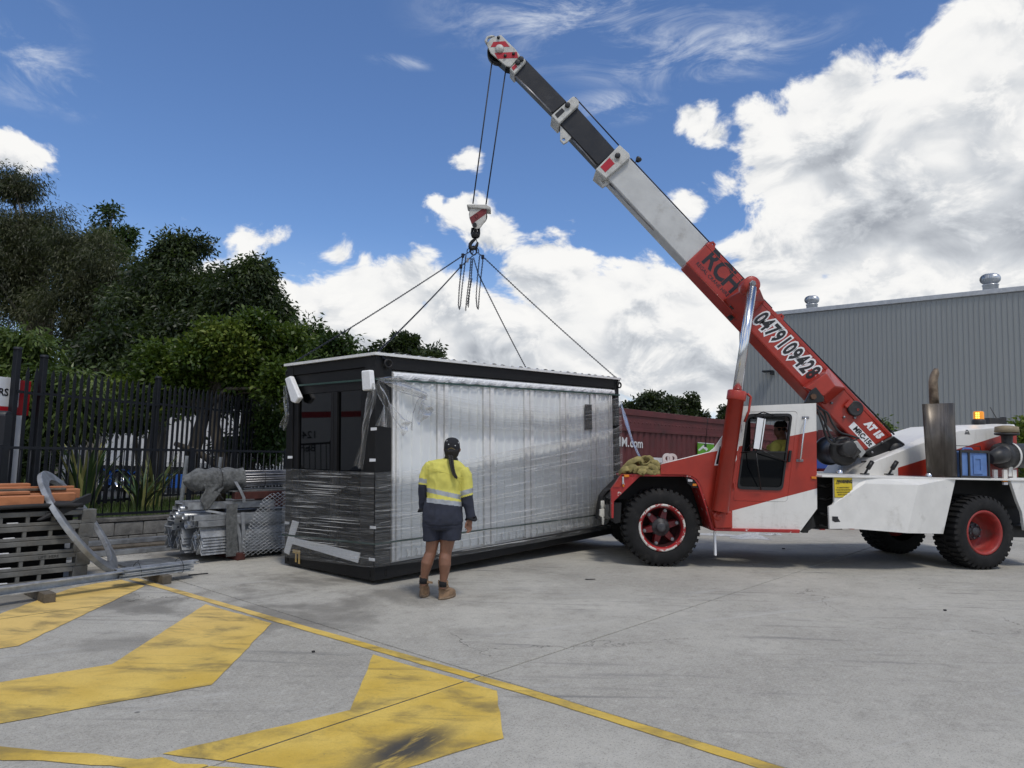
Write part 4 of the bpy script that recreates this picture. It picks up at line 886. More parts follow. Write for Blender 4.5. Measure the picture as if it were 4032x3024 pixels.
mb = MB(); mb.prism([pw(482, 408, YN - .03), pw(503, 408, YN - .03), pw(505, 440, YN - .03), pw(486, 440, YN - .03)], IN * .02); build('indicator_lamp', mb, M_AMB, cr, bevel=.005)
mb = MB(); mb.prism([pw(500, 284, YN - .02), pw(568, 284, YN - .02), pw(566, 316, YN - .02), pw(505, 318, YN - .02)], IN * .02); build('marker_lamp', mb, M_AMB, cr, bevel=.005)
mb = MB(); q = [pw(375, 620, YN + .02), pw(700, 308, YN + .02), pw(1280, 305, YN + .02), pw(1400, 360, YN + .02), pw(1470, 530, YN + .02), pw(1605, 980, YN + .02), pw(1480, 985, YN + .02), pw(1400, 620, YN + .02), pw(1200, 440, YN + .02), pw(560, 480, YN + .02), pw(480, 880, YN + .02), pw(395, 900, YN + .02)]
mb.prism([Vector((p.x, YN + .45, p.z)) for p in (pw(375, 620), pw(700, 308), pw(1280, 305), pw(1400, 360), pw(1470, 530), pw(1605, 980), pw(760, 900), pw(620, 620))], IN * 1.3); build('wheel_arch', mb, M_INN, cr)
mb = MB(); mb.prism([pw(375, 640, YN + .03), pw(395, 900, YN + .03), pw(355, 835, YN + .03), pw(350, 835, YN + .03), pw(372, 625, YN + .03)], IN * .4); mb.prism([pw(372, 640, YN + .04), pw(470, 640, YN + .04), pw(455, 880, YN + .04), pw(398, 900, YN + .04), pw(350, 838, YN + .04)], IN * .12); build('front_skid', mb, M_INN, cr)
mb = MB(); mb.prism([pw(1275, 308, YN + .03), pw(1400, 360, YN + .03), pw(1455, 455, YN + .03), pw(1370, 445, YN + .03), pw(1300, 390, YN + .03)], IN * .01); lp = build('lamp_plate', mb, M_BLKP, cr)
mb = MB(); mb.prism([pw(1305, 342, YN + .01), pw(1362, 345, YN + .01), pw(1360, 372, YN + .01), pw(1305, 370, YN + .01)], IN * .02); build('clear_lamp', mb, M_CLR, lp); mb = MB(); mb.prism([pw(1365, 397, YN + .01), pw(1415, 397, YN + .01), pw(1415, 425, YN + .01), pw(1365, 425, YN + .01)], IN * .02); build('amber_lamp', mb, M_AMB, lp)
# chassis rail under the body, far guard
mb = MB(); a = pf(655, 800); mb.bb((a.x - .95, YN + .75, .55), (pf(1170, 500).x + .35, YN + 1.55, 1.05)); build('chassis_beam', mb, M_INN, cr)
mb = MB(); mb.bb((pf(620, 600).x + .5, YN + 1.2, .42), (pf(1160, 500).x, YN + 2.05, zsplit - .2)); build('far_body', mb, M_RED, cr)
# pintle hitch and rubber apron at the nose
mb = MB(); YT = YN + 1.0; ap = [pw(x, y, YT) for x, y in ((325, 462), (270, 490), (215, 560), (190, 680), (172, 850))]; pass
for p, q in zip(ap, ap[1:]): mb.prism([p, q, q + Vector((.03, 0, 0)), p + Vector((.03, 0, 0))], IN * .35)
build('rubber_apron', mb, M_RUB, cr)
tw = MB(); tw.prism([pw(265, 670, YT - .25), pw(340, 662, YT - .25), pw(340, 835, YT - .25), pw(265, 845, YT - .25)], IN * .3); tow = build('tow_hitch', tw, pmat('hitch_grey', (.22, .21, .19), .6, .2, var=.3, chips=((.06, .05, .05), .2, 20)), cr, bevel=.01)
mb = MB(); mb.tube([pw(228, 720, YT - .34), pw(222, 660, YT - .34), pw(224, 612, YT - .34), pw(236, 612, YT - .34), pw(242, 650, YT - .34), pw(240, 700, YT - .34)], .02, 8); mb.prism([pw(200, 725, YT - .36), pw(255, 710, YT - .36), pw(258, 810, YT - .36), pw(232, 830, YT - .36), pw(195, 800, YT - .36)], IN * .1); mb.prism([pw(225, 825, YT - .36), pw(256, 825, YT - .36), pw(250, 915, YT - .36), pw(232, 915, YT - .36)], IN * .08); build('pintle_hook', mb, pmat('hook_white', (.58, .57, .52), .55, var=.12, chips=((.12, .10, .08), .22, 18)), tow, bevel=.008)
# mudflap strap behind the front wheel, antenna, lifting eyes
mb = MB(); mb.bar(pw(1640, 985, YN + .05), pw(1648, 1300, YN + .05), .05, .03, (1, 0, 0)); build('mud_flap', mb, M_STKW, cr, bevel=.006)
mb = MB(); a, b_ = pf(625, 275, YN + .6), pf(610, 450, YN + .6); mb.tube([a, b_], [.003, .006], 5); mb.lathe([(.02, 0), (.015, .05), (0, .06)], b_ - ZZ * .03, ZZ, 8); build('antenna', mb, M_BLKP, cr)
for dx in (0, 34):
    mb = MB(); c = pf(420 + dx * .7, 517, YN + .35 + dx * .01); o_ = [(c + Vector((math.cos(R(k)) * .075, 0, math.sin(R(k)) * .075))) for k in range(-10, 191, 20)]; o_ += [c + Vector((-.075, 0, -.13)), c + Vector((.075, 0, -.13))]
    skin(mb, o_, [[c + Vector((math.cos(R(k)) * .034, 0, math.sin(R(k)) * .034)) for k in range(0, 360, 30)]], IN * .03); build('lifting_eye', mb, M_WHT, cr)
# "15" decal
mb = MB(); put_text(mb, '15', p9(20, 640, YN - .002) + Vector((-.03, 0, -.02)), (1, 0, 0), ZZ, .36, offset=.022, shear=.25, sx=.9, spacing=1.1); build('number_decal', mb, M_STKW, cr); mb = MB(); put_text(mb, '15', p9(20, 640, YN - .004) + Vector((-.03, 0, -.02)), (1, 0, 0), ZZ, .36, offset=.004, shear=.25, sx=.9, spacing=1.1); build('number_decal', mb, M_STKB, cr)
# ---- wheels
def wheel(name, c, ax, Rr=.545, w=.40, dish=False):
    """c centre of the outer face, ax points outwards"""
    ax = Vector(ax).normalized(); root = bpy.data.objects.new(name, None); COL.objects.link(root); root.parent = cr; c = Vector(c)
    ty = MB(); r0 = .325; pr = [(r0, -.045), (r0 + .012, -.015), (r0 + .03, -.004), (Rr * .74, .004), (Rr * .88, -.004), (Rr * .945, -.035), (Rr * .955, -.07), (Rr * .955, -w + .07), (Rr * .945, -w + .035), (Rr * .85, -w), (r0, -w + .03)]
    ty.lathe(pr, c, ax, 64); u = ax.orthogonal().normalized(); v = ax.cross(u); N = 38
    for k in range(N):
        for side_ in (0, 1):
            a0 = 2 * PI * (k + .5 * side_) / N; a1 = a0 + 2 * PI / N * .56
            h0, h1 = (-.012, -w * .46) if not side_ else (-w + .012, -w * .54)
            q = []
            for aa in (a0, a1):
                e = u * math.cos(aa) + v * math.sin(aa); q += [c + e * (Rr * .90) + ax * h0, c + e * (Rr * .995) + ax * (h0 + (-.02 if not side_ else .02)), c + e * Rr + ax * h1, c + e * Rr * .94 + ax * h1]
            ty.add(q, [(0, 1, 2, 3), (4, 7, 6, 5), (0, 4, 5, 1), (1, 5, 6, 2), (2, 6, 7, 3)])
    build('tyre', ty, M_TYRE, root)
    rm = MB()
    if dish: pr = [(.332, -.03), (.322, -.015), (.30, -.02), (.285, -.04), (.275, -.10), (.265, -.30), (.20, -.31), (.0, -.31)]
    else: pr = [(.335, -.03), (.327, -.008), (.305, -.004), (.288, -.02), (.275, -.06), (.255, -.12), (.255, -.25), (.0, -.25)]
    rm.lathe(pr[:5], c, ax, 48, 0); rm.lathe(pr[4:], c, ax, 48, 1)
    rim = build('rim', rm, [M_RIMD, M_RIMD] if dish else [M_RIM, M_SPKD], root)
    if not dish:
        lp_ = MB(); lp_.lathe([(.334, -.022), (.329, -.003), (.312, .001), (.300, -.008)], c, ax, 64); build('rim_lip', lp_, M_LIP, root)
    hb = MB(); d = -.20 if dish else -.10
    hb.lathe([(.15, d - .1), (.13, d - .02), (.118, d), (.075, d + .006), (.072, d + .03), (.05, d + .045), (0, d + .045)], c, ax, 28); build('hub', hb, M_HUB, root)
    for k in range(6):
        a = 2 * PI * (k + .5) / 6; e = u * math.cos(a) + v * math.sin(a); s2 = ax.cross(e)
        if not dish:
            sp_ = MB(); sp_.add([c + ax * (d - .01) + e * .10 + s2 * .045, c + ax * (d - .01) + e * .10 - s2 * .045, c + ax * (d - .035) + e * .265 - s2 * .03, c + ax * (d - .035) + e * .265 + s2 * .03, c + ax * (d - .09) + e * .10 + s2 * .06, c + ax * (d - .09) + e * .10 - s2 * .06, c + ax * (d - .13) + e * .27 - s2 * .05, c + ax * (d - .13) + e * .27 + s2 * .05], [(0, 1, 2, 3), (0, 4, 5, 1), (1, 5, 6, 2), (2, 6, 7, 3), (3, 7, 4, 0)]); build('spoke', sp_, M_SPK, root)
            nt_ = MB(); nt_.lathe([(.03, -.02), (.024, .012), (.012, .014), (.012, .03), (0, .03)], c + ax * (d - .02) + e * .238, ax, 8, smooth=False); build('wheel_clamp', nt_, M_STEEL, root)
        else:
            nt_ = MB(); nt_.lathe([(.02, 0), (.016, .03), (0, .03)], c + ax * (d - .004) + e * .098, ax, 6, smooth=False); build('wheel_nut', nt_, M_HUB, root)
    return root
M_RIM = pmat('rim_red', (.30, .016, .018), .42, var=.15, scale=5, chips=((.60, .58, .55), .30, 7)); M_RIMD = pmat('rim_red_deep', (.30, .03, .025), .5, var=.2, scale=6, dirt=((.10, .05, .04), .4, 5))
M_SPKD = pmat('rim_dark', (.03, .004, .005), .6, var=.4); M_LIP = pmat('rim_lip', (.60, .58, .54), .5, var=.12, scale=10, chips=((.30, .02, .02), .72, 6)); M_SPK = pmat('spoke_red', (.12, .006, .009), .5, var=.3, dirt=((.03, .02, .02), .4, 8)); M_HUB = pmat('hub_grey', (.07, .07, .075), .5, .5, var=.3, scale=12, chips=((.25, .02, .02), .25, 9))
fc = P(*ZW(985, 968), YN - .0); FR_ = fc.z
wheel('wheel', (fc.x, YN + .01, .542), (0, -1, 0)); wheel('wheel', (fc.x, YN + 2.25, .542), (0, 1, 0))
rcn = PR(*Z1(2022, 905), 1.10); wn_ = Vector((rcn.x, rcn.y, .542))
wheel('wheel', wn_, RN, dish=True, w=.47); wheel('wheel', wn_ - RN * 2.05, -RN, dish=True, w=.47)
mb = MB(); mb.tube([wn_ - RN * .35, wn_ - RN * 1.85], .1, 10); build('axle', mb, M_INN, cr); mb = MB(); mb.tube([(fc.x, YN + .35, .542), (fc.x, YN + 1.95, .542)], .1, 10); build('axle', mb, M_INN, cr)
# ---- rear half
pr_ = lambda x, y, o: PR(*Z1(x, y), o)
pa = lambda x, y, o: PR(*ZA(x, y), o)
ta, tb_ = PR(*Z5(1240, 1545), .46), PR(*Z5(1990, 1310), .46)
def t_rear(t, c):
    below = t.math('SUBTRACT', 1.0, step(t, line_side(c, t, ta, tb_))); right = step(t, t.math('SUBTRACT', c[0], ta.x - CR.x)); return t.math('MULTIPLY', below, right)
M_LIVR = livery('livery_rear', t_rear)
o0, o1 = 1.03, 1.17
V = dict(a=pa(350, 336, o0), b=pa(800, 336, o0), c=pa(770, 430, o0 + .03), d=pa(588, 1040, o0 + .01), e=pa(290, 1045, o0), f=pa(280, 740, o0), g=pa(335, 715, o0), h=pa(356, 680, o0), i=pa(1640, 345, o0), j=pa(1500, 455, o1), k=pa(1345, 1102, o1), l=pa(2005, 350, o0), m=pa(1832, 1110, o0))
names = list(V); ix = {k: i for i, k in enumerate(names)}
mb = MB(); mb.add([V[k] for k in names], [tuple(ix[k] for k in f) for f in ('abcdefgh', 'bijc', 'cjkd', 'ilmkj')])
o = build('side_tank', mb, M_WHT, cr); so_ = o.modifiers.new('thick', 'SOLIDIFY'); so_.thickness = .03; so_.offset = 0
dz = pr_(1300, 606, 1.05).z; s_of = lambda p: (p - RO).dot(RD)
s0 = s_of(pr_(1178, 602, 1.0)); mb = MB(); mb.prism([RO + RD * s0 + RN * 1.08 + ZZ * (dz - .02), RO + RD * 3.9 + RN * 1.08 + ZZ * (dz - .02), RO + RD * 3.9 - RN * 1.1 + ZZ * (dz - .02), RO + RD * s0 - RN * 1.1 + ZZ * (dz - .02)], ZZ * .026); build('deck', mb, M_WHT, cr, bevel=.004)
mb = MB(); mb.prism([pr_(2140, 616, 1.06), pr_(2330, 616, 1.06), pr_(2330, 880, 1.06), pr_(2216, 880, 1.06), pr_(2203, 790, 1.06), pr_(2180, 735, 1.06)], -RN * .05); build('rear_guard', mb, M_WHT, cr, bevel=.004)
sA, sB = s_of(pr_(1180, 700, .8)), 3.6
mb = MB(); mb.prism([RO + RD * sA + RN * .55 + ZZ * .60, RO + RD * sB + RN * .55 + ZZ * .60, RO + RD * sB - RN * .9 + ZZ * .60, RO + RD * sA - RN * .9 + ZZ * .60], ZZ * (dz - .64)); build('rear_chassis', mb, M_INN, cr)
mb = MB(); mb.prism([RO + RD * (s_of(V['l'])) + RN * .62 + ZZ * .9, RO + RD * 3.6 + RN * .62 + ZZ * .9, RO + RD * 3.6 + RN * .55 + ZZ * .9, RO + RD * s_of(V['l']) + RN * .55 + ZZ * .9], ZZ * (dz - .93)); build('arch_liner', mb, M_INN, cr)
mb = MB(); a = pr_(2120, 610, 1.0); mb.bb((a.x + .1, a.y + .15, .45), (a.x + .75, a.y + 1.4, .62)); build('rear_skid', mb, M_BLKP, cr)
# articulation joint
mb = MB(); a = pf(1172, 620, YN + .2); mb.bb((a.x - .05, YN + .35, .55), (a.x + .42, YN + 1.9, dz - .03)); build('articulation_joint', mb, M_INN, cr)
for y in (650, 715, 790, 850):
    mb = MB(); mb.tube([pf(1172, y, YN + .25), pf(1215, y + 8, YN + .22), pf(1245, y - 4, YN + .3)], .022, 8); build('hydraulic_hose', mb, M_BLKP, cr)
mb = MB(); mb.prism([pf(1095, 880, YN + .1), pf(1150, 800, YN + .1), pf(1165, 860, YN + .1), pf(1130, 880, YN + .1), pf(1125, 892, YN + .1), pf(1100, 892, YN + .1)], IN * .3); build('lower_pivot', mb, M_BLKP, cr)
# warning sticker
q = [pa(354, 340, o0 + .019), pa(604, 340, o0 + .019), pa(614, 618, o0 + .019), pa(366, 620, o0 + .019)]; mb = MB(); mb.prism(q, RN * .002); stk = build('warning_sticker', mb, M_YEL, cr)
mb = MB(); ex = (q[1] - q[0]).normalized(); put_text(mb, 'WARNING', pa(512, 404, o0 + .025), ex, ZZ, .062, offset=.003, sx=.78)
for k, s in enumerate(('NO CLEARANCE FOR MAN AT', 'THIS AREA WHEN MACHINE TURNS', 'SEVERE INJURY OR DEATH FROM', 'CRUSHING COULD OCCUR.')): put_text(mb, s, pa(484 + k * 2, 484 + k * 32, o0 + .025), ex, ZZ, .024, sx=.62, offset=.0006)
c = pa(408, 408, o0 + .025); tri = [c + ex * -.033 - ZZ * .026, c + ex * .033 - ZZ * .026, c + ZZ * .032]; skin(mb, tri, [[c + ex * -.022 - ZZ * .020, c + ex * .022 - ZZ * .020, c + ZZ * .021]], RN * .001); put_text(mb, '!', c - ZZ * .002, ex, ZZ, .036, offset=.0015)
for a, b_ in ((0, 1), (1, 2), (2, 3), (3, 0)): mb.bar(q[a].lerp(sum(q, Vector()) / 4, .03) + RN * .0025, q[b_].lerp(sum(q, Vector()) / 4, .03) + RN * .0025, .003, .001, RN)
build('sticker_print', mb, M_STKB, stk)
mb = MB(); mb.prism([pa(335, 875, o0 + .02), pa(480, 880, o0 + .02), pa(478, 925, o0 + .02), pa(505, 945, o0 + .02), pa(440, 950, o0 + .02), pa(370, 955, o0 + .02), pa(335, 930, o0 + .02)], RN * .002); build('torn_decal', mb, M_STKB, cr)
# scuffs of blue paint on the top of the tank
M_SCF = pmat('scuff_blue', (.10, .16, .26), .6, var=.5, scale=30); mb = MB()
for k in range(16):
    f = random.random(); a = pa(1660 + 190 * f + random.uniform(-8, 8), 365 + random.uniform(-6, 10), o0 + .022); b_ = pa(1640 + 150 * f + random.uniform(-20, 10), 470 + 90 * random.random(), o0 + .024); w = RD * random.uniform(.003, .010); mb.add([a, a + w, b_ + w * .4, b_], [(0, 1, 2, 3)])
build('paint_scrape', mb, M_SCF, cr)
mb = MB()
for k in range(26):
    a = pa(random.uniform(800, 1500), random.uniform(350, 435), o0 + .02); a = a + RN * (.14 * max(0, min(1, (.04 + (dz - a.z)) / .14)) + .012); mb.bar(a, a + RD * random.uniform(.02, .09) - ZZ * random.uniform(-.006, .006), .001, random.uniform(.004, .012), ZZ)
# engine cover
p5 = lambda x, y, o: PR(*Z5(x, y), o)
ec = [p5(955, 1606, .46), p5(1042, 1502, .46), p5(1452, 1345, .46), p5(1700, 1262, .46), p5(1990, 1235, .46), p5(2150, 1235, .46), p5(2165, 1616, .46)]
et = [p5(975, 1600, .30), p5(1062, 1470, .30), p5(1452, 1296, .30), p5(1690, 1224, .30), p5(1990, 1208, .30), p5(2135, 1212, .30), p5(2150, 1600, .30)]
n = len(ec); back = [p - RN * .95 for p in et]
mb = MB(); mb.add(ec + et + back, [tuple(range(n))] + [(i, i + 1, n + i + 1, n + i) for i in range(n - 1)] + [(n + i, n + i + 1, 2 * n + i + 1, 2 * n + i) for i in range(n - 1)] + [tuple(2 * n + i for i in range(n))]); build('engine_cover', mb, M_LIVR, cr, bevel=.008)
for a, b_ in (((985, 1592), (1040, 1502)), ((1170, 1595), (1228, 1502))):
    mb = MB(); p, q = p5(*a, .56), p5(*b_, .56); mb.tube([p, q], .016, 8); mb.tube([p.lerp(q, .45), p.lerp(q, 1.05)], .034, 8); mb.box(p, (.12, .05, .02)); build('cover_latch', mb, M_BLKP, cr)
for a in ((793, 1588), (1478, 1612)):
    mb = MB(); mb.lathe([(.042, 0), (.042, .03), (.034, .034), (.034, .045), (0, .047)], p5(a[0], a[1], 1.0), ZZ, 20); build('filler_cap', mb, M_CHR, cr)
c = p5(1763, 1275, .44); mb = MB(); skin(mb, [c + RD * -.055 - ZZ * .03, c + RD * .06 - ZZ * .03, c + RD * .02 + ZZ * .045, c - RD * .015 + ZZ * .045], [[c + RD * .012 * math.cos(k) + ZZ * (.015 + .012 * math.sin(k)) for k in range(6)]], RN * .02); build('lifting_eye', mb, M_STEEL, cr)
# exhaust
M_SHLD = pmat('heat_shield', (.13, .115, .10), .42, .75, var=.3, scale=4, stretch=(1, 1, .3), dirt=((.05, .04, .035), .45, 3))
_t = NT(M_SHLD.node_tree); _b = [n for n in _t.n if n.type == 'BSDF_PRINCIPLED'][0]; _co = _t.new('ShaderNodeTexCoord').outputs['Object']
_v = _t.new('ShaderNodeTexVoronoi'); _t.put(_v.inputs['Vector'], _co); _v.inputs['Scale'].default_value = 95; _v.inputs['Randomness'].default_value = .15; _t.put(_b.inputs['Alpha'], _t.math('MULTIPLY_ADD', _t.smooth(_v.outputs['Distance'], .30, .36), .55, .42))
ex_ = MB(); tl, tr_, br, bl = p5(1425, 1056, .98), p5(1668, 1048, .98), p5(1690, 1612, .98), p5(1462, 1614, .98); N = 8
def arc(p, q):
    c = (p + q) / 2; h = (q - p) / 2; return [c + h * math.cos(PI - PI * k / N) + RN * (.10 * math.sin(PI * k / N)) for k in range(N + 1)]
up, dn = arc(tl, tr_), arc(bl, br); ex_.add(up + dn, [(i, i + 1, N + 2 + i, N + 1 + i) for i in range(N)], 0, True)
es = build('exhaust_shield', ex_, M_SHLD, cr); m_ = es.modifiers.new('thick', 'SOLIDIFY'); m_.thickness = .004
M_EXH = pmat('exhaust_rust', (.22, .17, .12), .6, .5, var=.4, scale=9, dirt=((.06, .035, .02), .6, 5))
mb = MB(); a, b_ = p5(1575, 1600, .88), p5(1553, 1090, .88); ax = (b_ - a); L = ax.length; mb.lathe([(0, 0), (.15, .01), (.165, .05), (.165, L - .08), (.14, L - .02), (.06, L), (.06, L + .02)], a, ax, 24); build('muffler', mb, M_EXH, cr)
mb = MB(); mb.tube([p5(1520, 1055, .9), p5(1516, 1000, .9), p5(1512, 930, .9), p5(1510, 885, .9), p5(1517, 845, .9), p5(1528, 815, .9), p5(1533, 785, .9)], [.066, .066, .063, .062, .060, .054, .030], 16); build('exhaust_pipe', mb, M_EXH, cr)
# air cleaner
M_ABS = pmat('black_plastic', (.018, .018, .019), .5, var=.3, scale=6, dirt=((.07, .065, .055), .35, 5)); M_TAN = pmat('cap_tan', (.25, .20, .12), .55, var=.2)
ac = MB(); a, b_ = p5(2010, 1452, .72), p5(2330, 1452, .72); r_ = .20; ac.lathe([(0, -.02), (.14, -.02), (.19, .02), (r_, .06), (r_, .12), (r_ * .96, .13), (r_ * .96, .7)], a, (b_ - a), 28); acl = build('air_cleaner', ac, M_ABS, cr)
mb = MB(); mb.tube([p5(2045, 1440, .9), p5(2000, 1458, .92), p5(1945, 1475, .92)], [.13, .115, .08], 16); build('intake_boot', mb, M_ABS, acl)
mb = MB(); ca = a + (b_ - a).normalized() * .20; mb.lathe([(r_ + .004, 0), (r_ + .012, 0), (r_ + .012, .035), (r_ + .004, .035)], ca, b_ - a, 28, closed=True); mb.prism([p5(2095, 1530, .80), p5(2125, 1530, .80), p5(2120, 1612, .80), p5(2090, 1612, .80)], -RN * .1); build('clamp_band', mb, M_WHT, acl)
nb = p5(2080, 1372, .72); mb = MB(); mb.lathe([(.085, 0), (.075, .06), (.08, .14), (.09, .16)], nb, ZZ, 20); build('intake_neck', mb, M_ABS, acl)
mb = MB(); mb.lathe([(.10, .15), (.165, .16), (.172, .19), (.0, .192)], nb, ZZ, 24); mb.lathe([(.16, .20), (.168, .205), (.16, .29), (.06, .31), (0, .312)], nb, ZZ, 24, 1); build('rain_cap', mb, [M_ABS, M_TAN], acl)
for xx in (1985, 2060, 2130):
    mb = MB(); p = p5(xx, 1560, .8); mb.bb((p.x - .03, p.y - .02, dz), (p.x + .03, p.y + .02, p.z)); build('bracket', mb, M_WHT, acl)
# beacon and antenna box on the engine cover
bc = p5(1862, 1212, .2); bz = bc.z; mb = MB(); mb.lathe([(.10, 0), (.10, .06), (.085, .085), (0, .085)], bc, ZZ, 24); be = build('beacon', mb, M_ABS, cr)
M_BCN = pmat('beacon_amber', (.75, .26, .015), .2); _b2 = [n for n in M_BCN.node_tree.nodes if n.type == 'BSDF_PRINCIPLED'][0]; _b2.inputs['Emission Color'].default_value = (1, .38, .02, 1); _b2.inputs['Emission Strength'].default_value = .22
mb = MB(); mb.lathe([(.078, .086), (.078, .2), (.065, .215), (0, .217)], bc, ZZ, 24); build('beacon_lens', mb, M_BCN, be)
M_LED = pmat('beacon_led', (1, .6, .1), .3); _b3 = [n for n in M_LED.node_tree.nodes if n.type == 'BSDF_PRINCIPLED'][0]; _b3.inputs['Emission Color'].default_value = (1, .55, .08, 1); _b3.inputs['Emission Strength'].default_value = 2.2
mb = MB()
for i in range(2):
    for j in range(3):
        aa = R(215 + i * 22); mb.box(bc + Vector((math.cos(aa) * .079, math.sin(aa) * .079, .11 + j * .035)), (.022, .012, .026), Matrix.Rotation(aa + PI / 2, 3, 'Z'))
build('led_cluster', mb, M_LED, be)
bo = p5(1985, 1210, .2); mb = MB(); mb.box(bo + ZZ * .05, (.26, .14, .10)); mb.box(bo + Vector((.14, 0, .06)), (.05, .1, .12)); mb.tube([bo + Vector((.03, 0, .1)), bo + Vector((-.07, 0, .28))], .007, 6); build('antenna_box', mb, M_ABS, cr, bevel=.01)
mb = MB(); mb.prism([pr_(2108, 620, 1.07), pr_(2130, 620, 1.07), pr_(2130, 634, 1.07), pr_(2108, 634, 1.07)], -RN * .03); build('marker_lamp', mb, M_AMB, cr); mb = MB(); mb.prism([pr_(2112, 638, 1.07), pr_(2132, 638, 1.07), pr_(2132, 650, 1.07), pr_(2112, 650, 1.07)], -RN * .03); build('marker_lamp', mb, M_CLR, cr)

# ------------------------------------------------------------------ boom
YB = 11.25; YBT = .42
b3 = lambda x, y, Y=YB: P(*Z3(x, y), Y)
b5 = lambda x, y, Y=YB: P(*Z5(x, y), Y)
bB = lambda x, y, Y=YB: P(*ZB(x, y), Y)
bm_ = MB(); bm_.prism([b3(85, 225), b3(235, 85), b3(1442, 1352), b3(1247, 1457)], IN * YBT); boom = build('boom_base', bm_, M_RED, cr, bevel=.025, seg=2)
BX = (b3(1442, 1352) - b3(235, 85)).normalized(); BYv = Vector((-BX.z, 0, BX.x)); BYv = BYv if BYv.z > 0 else -BYv
def dec(body, at_, size, mat, lift=.003, nm='lettering', **kw):
    m = MB(); put_text(m, body, Vector(at_) - IN * lift, BX, BYv, size, **kw); return build(nm, m, mat, boom)
c = b3(737, 762); dec('0479109428', c, .36, M_STKW, .002, sx=.60, offset=.045, shear=.2, spacing=1.22); dec('0479109428', c, .36, M_STKB, .005, sx=.60, offset=.013, shear=.2, spacing=1.22)
for ch, k, dy in (('R', -.22, .02), ('C', .02, 0.0), ('H', .27, -.01)):
    dec(ch, b3(300, 283) + BX * k + BYv * (.035 + dy * .5), .44, M_STKB, .002 + .002 * (ch == 'C'), sx=.84, offset=.012)
dec('REGAL CRANE HIRE', b3(300, 283) - BYv * .165 + BX * .02, .085, M_STKB, .002, sx=.98, offset=.001)
dec('AT 15', b5(1052, 1252), .15, M_STKW, .003, shear=.25, offset=.013, sx=.82)
mb = MB(); cc = b5(968, 1302); wv, hv = BX * .255, BYv * .06; mb.prism([cc - wv - hv - IN * .003, cc + wv - hv - IN * .003, cc + wv + hv - IN * .003, cc - wv + hv - IN * .003], IN * .002); build('label_plate', mb, M_STKW, boom); dec('MRC-15t', cc, .115, M_STKB, .006, offset=.005, sx=.86, shear=.1)
mb = MB(); mb.lathe([(.122, 0), (.122, .05), (.112, .062), (.10, .058), (.02, .058), (0, .062)], b5(905, 1090), (0, -1, 0), 32); build('reel_cover', mb, M_ABS, boom)
mb = MB(); put_text(mb, 'G', b5(918, 1100) - IN * .064, BX, BYv, .05, offset=.002); build('lettering', mb, M_RED, boom)
# pin housing for the lift ram, standing out towards the viewer
pin = P(*Z3(518, 362), YN + .02)
mb = MB(); base = [b3(330, 465), b3(470, 345), b3(600, 470), b3(455, 630)]; tip = [P(*Z3(x, y), YN + .25) for x, y in ((455, 400), (500, 345), (572, 400), (520, 490))]
mb.loft([base, tip], smooth=False); build('ram_bracket', mb, M_RED, boom, bevel=.01)
mb = MB(); mb.lathe([(.0, -.16), (.115, -.16), (.125, -.14), (.125, .10), (.10, .12), (0, .12)], pin + IN * .12, (0, -1, 0), 24); build('pin_housing', mb, M_RED, boom); mb = MB(); mb.lathe([(.05, 0), (.05, .03), (.035, .035), (.035, .06), (0, .062)], pin - IN * .0, (0, -1, 0), 6, smooth=False); build('pin_bolt', mb, M_STEEL, boom)
# flared pivot box low on the boom
fl = [b3(845, 1035), b3(1010, 908), b3(1132, 1042), b3(1000, 1150)]; ft = [P(*Z3(x, y), YB - .42) for x, y in ((862, 1040), (1002, 945), (1060, 1030), (985, 1095))]
mb = MB(); mb.loft([fl, ft], smooth=False); build('pivot_box', mb, M_RED, boom, bevel=.012)
mb = MB(); mb.prism([P(*Z3(x, y), YB - .44) for x, y in ((862, 1137), (905, 1055), (935, 1035), (990, 1105), (985, 1130), (930, 1140))], IN * .06); pv = build('pivot_plate', mb, M_BLKP, cr, bevel=.008); mb = MB(); mb.lathe([(.045, 0), (.045, .03), (0, .03)], P(*Z3(915, 1098), YB - .445), (0, -1, 0), 6, smooth=False); build('pivot_bolt', mb, pmat('rust', (.12, .06, .03), .7, var=.4), pv)
mb = MB(); q = [P(*Z3(x, y), YB - .02) for x, y in ((850, 1140), (915, 1130), (925, 1430), (880, 1430))]; mb.prism(q, IN * .5); build('boom_tower', mb, M_BLKP, cr)
for x, y in ((268, 98), (715, 570)):
    mb = MB(); skin(mb, [b3(x - 42, y - 8, YB + .1), b3(x - 5, y - 16, YB + .1), b3(x + 12, y + 4, YB + .1), b3(x + 4, y + 30, YB + .1)], [[b3(x - 6 + 6 * math.cos(k), y + 3 + 6 * math.sin(k), YB + .1) for k in range(6)]], IN * .05); build('top_lug', mb, M_RED, boom)
mb = MB(); mb.prism([b3(372, 505, YB - .12), b3(410, 470, YB - .12), b3(430, 490, YB - .12), b3(395, 528, YB - .12)], IN * .05); mb.tube([b3(410, 485, YB - .1), b3(440, 470, YB - .02)], .012, 6); build('work_lamp', mb, M_ABS, boom, bevel=.01)
mb = MB(); mb.prism([b3(362, 570, YB + .1), b3(378, 562, YB + .1), b3(405, 580, YB + .1), b3(385, 598, YB + .1)], IN * .1); build('work_lamp', mb, M_ABS, boom)
# weld seams of the base section
for (x0, y0, x1, y1) in ((120, 255, 860, 1045), (215, 105, 1405, 1352)):
    mb = MB(); mb.tube([b3(x0, y0, YB - .001), b3(x1, y1, YB - .001)], .006, 5); build('weld_bead', mb, M_RED, boom)
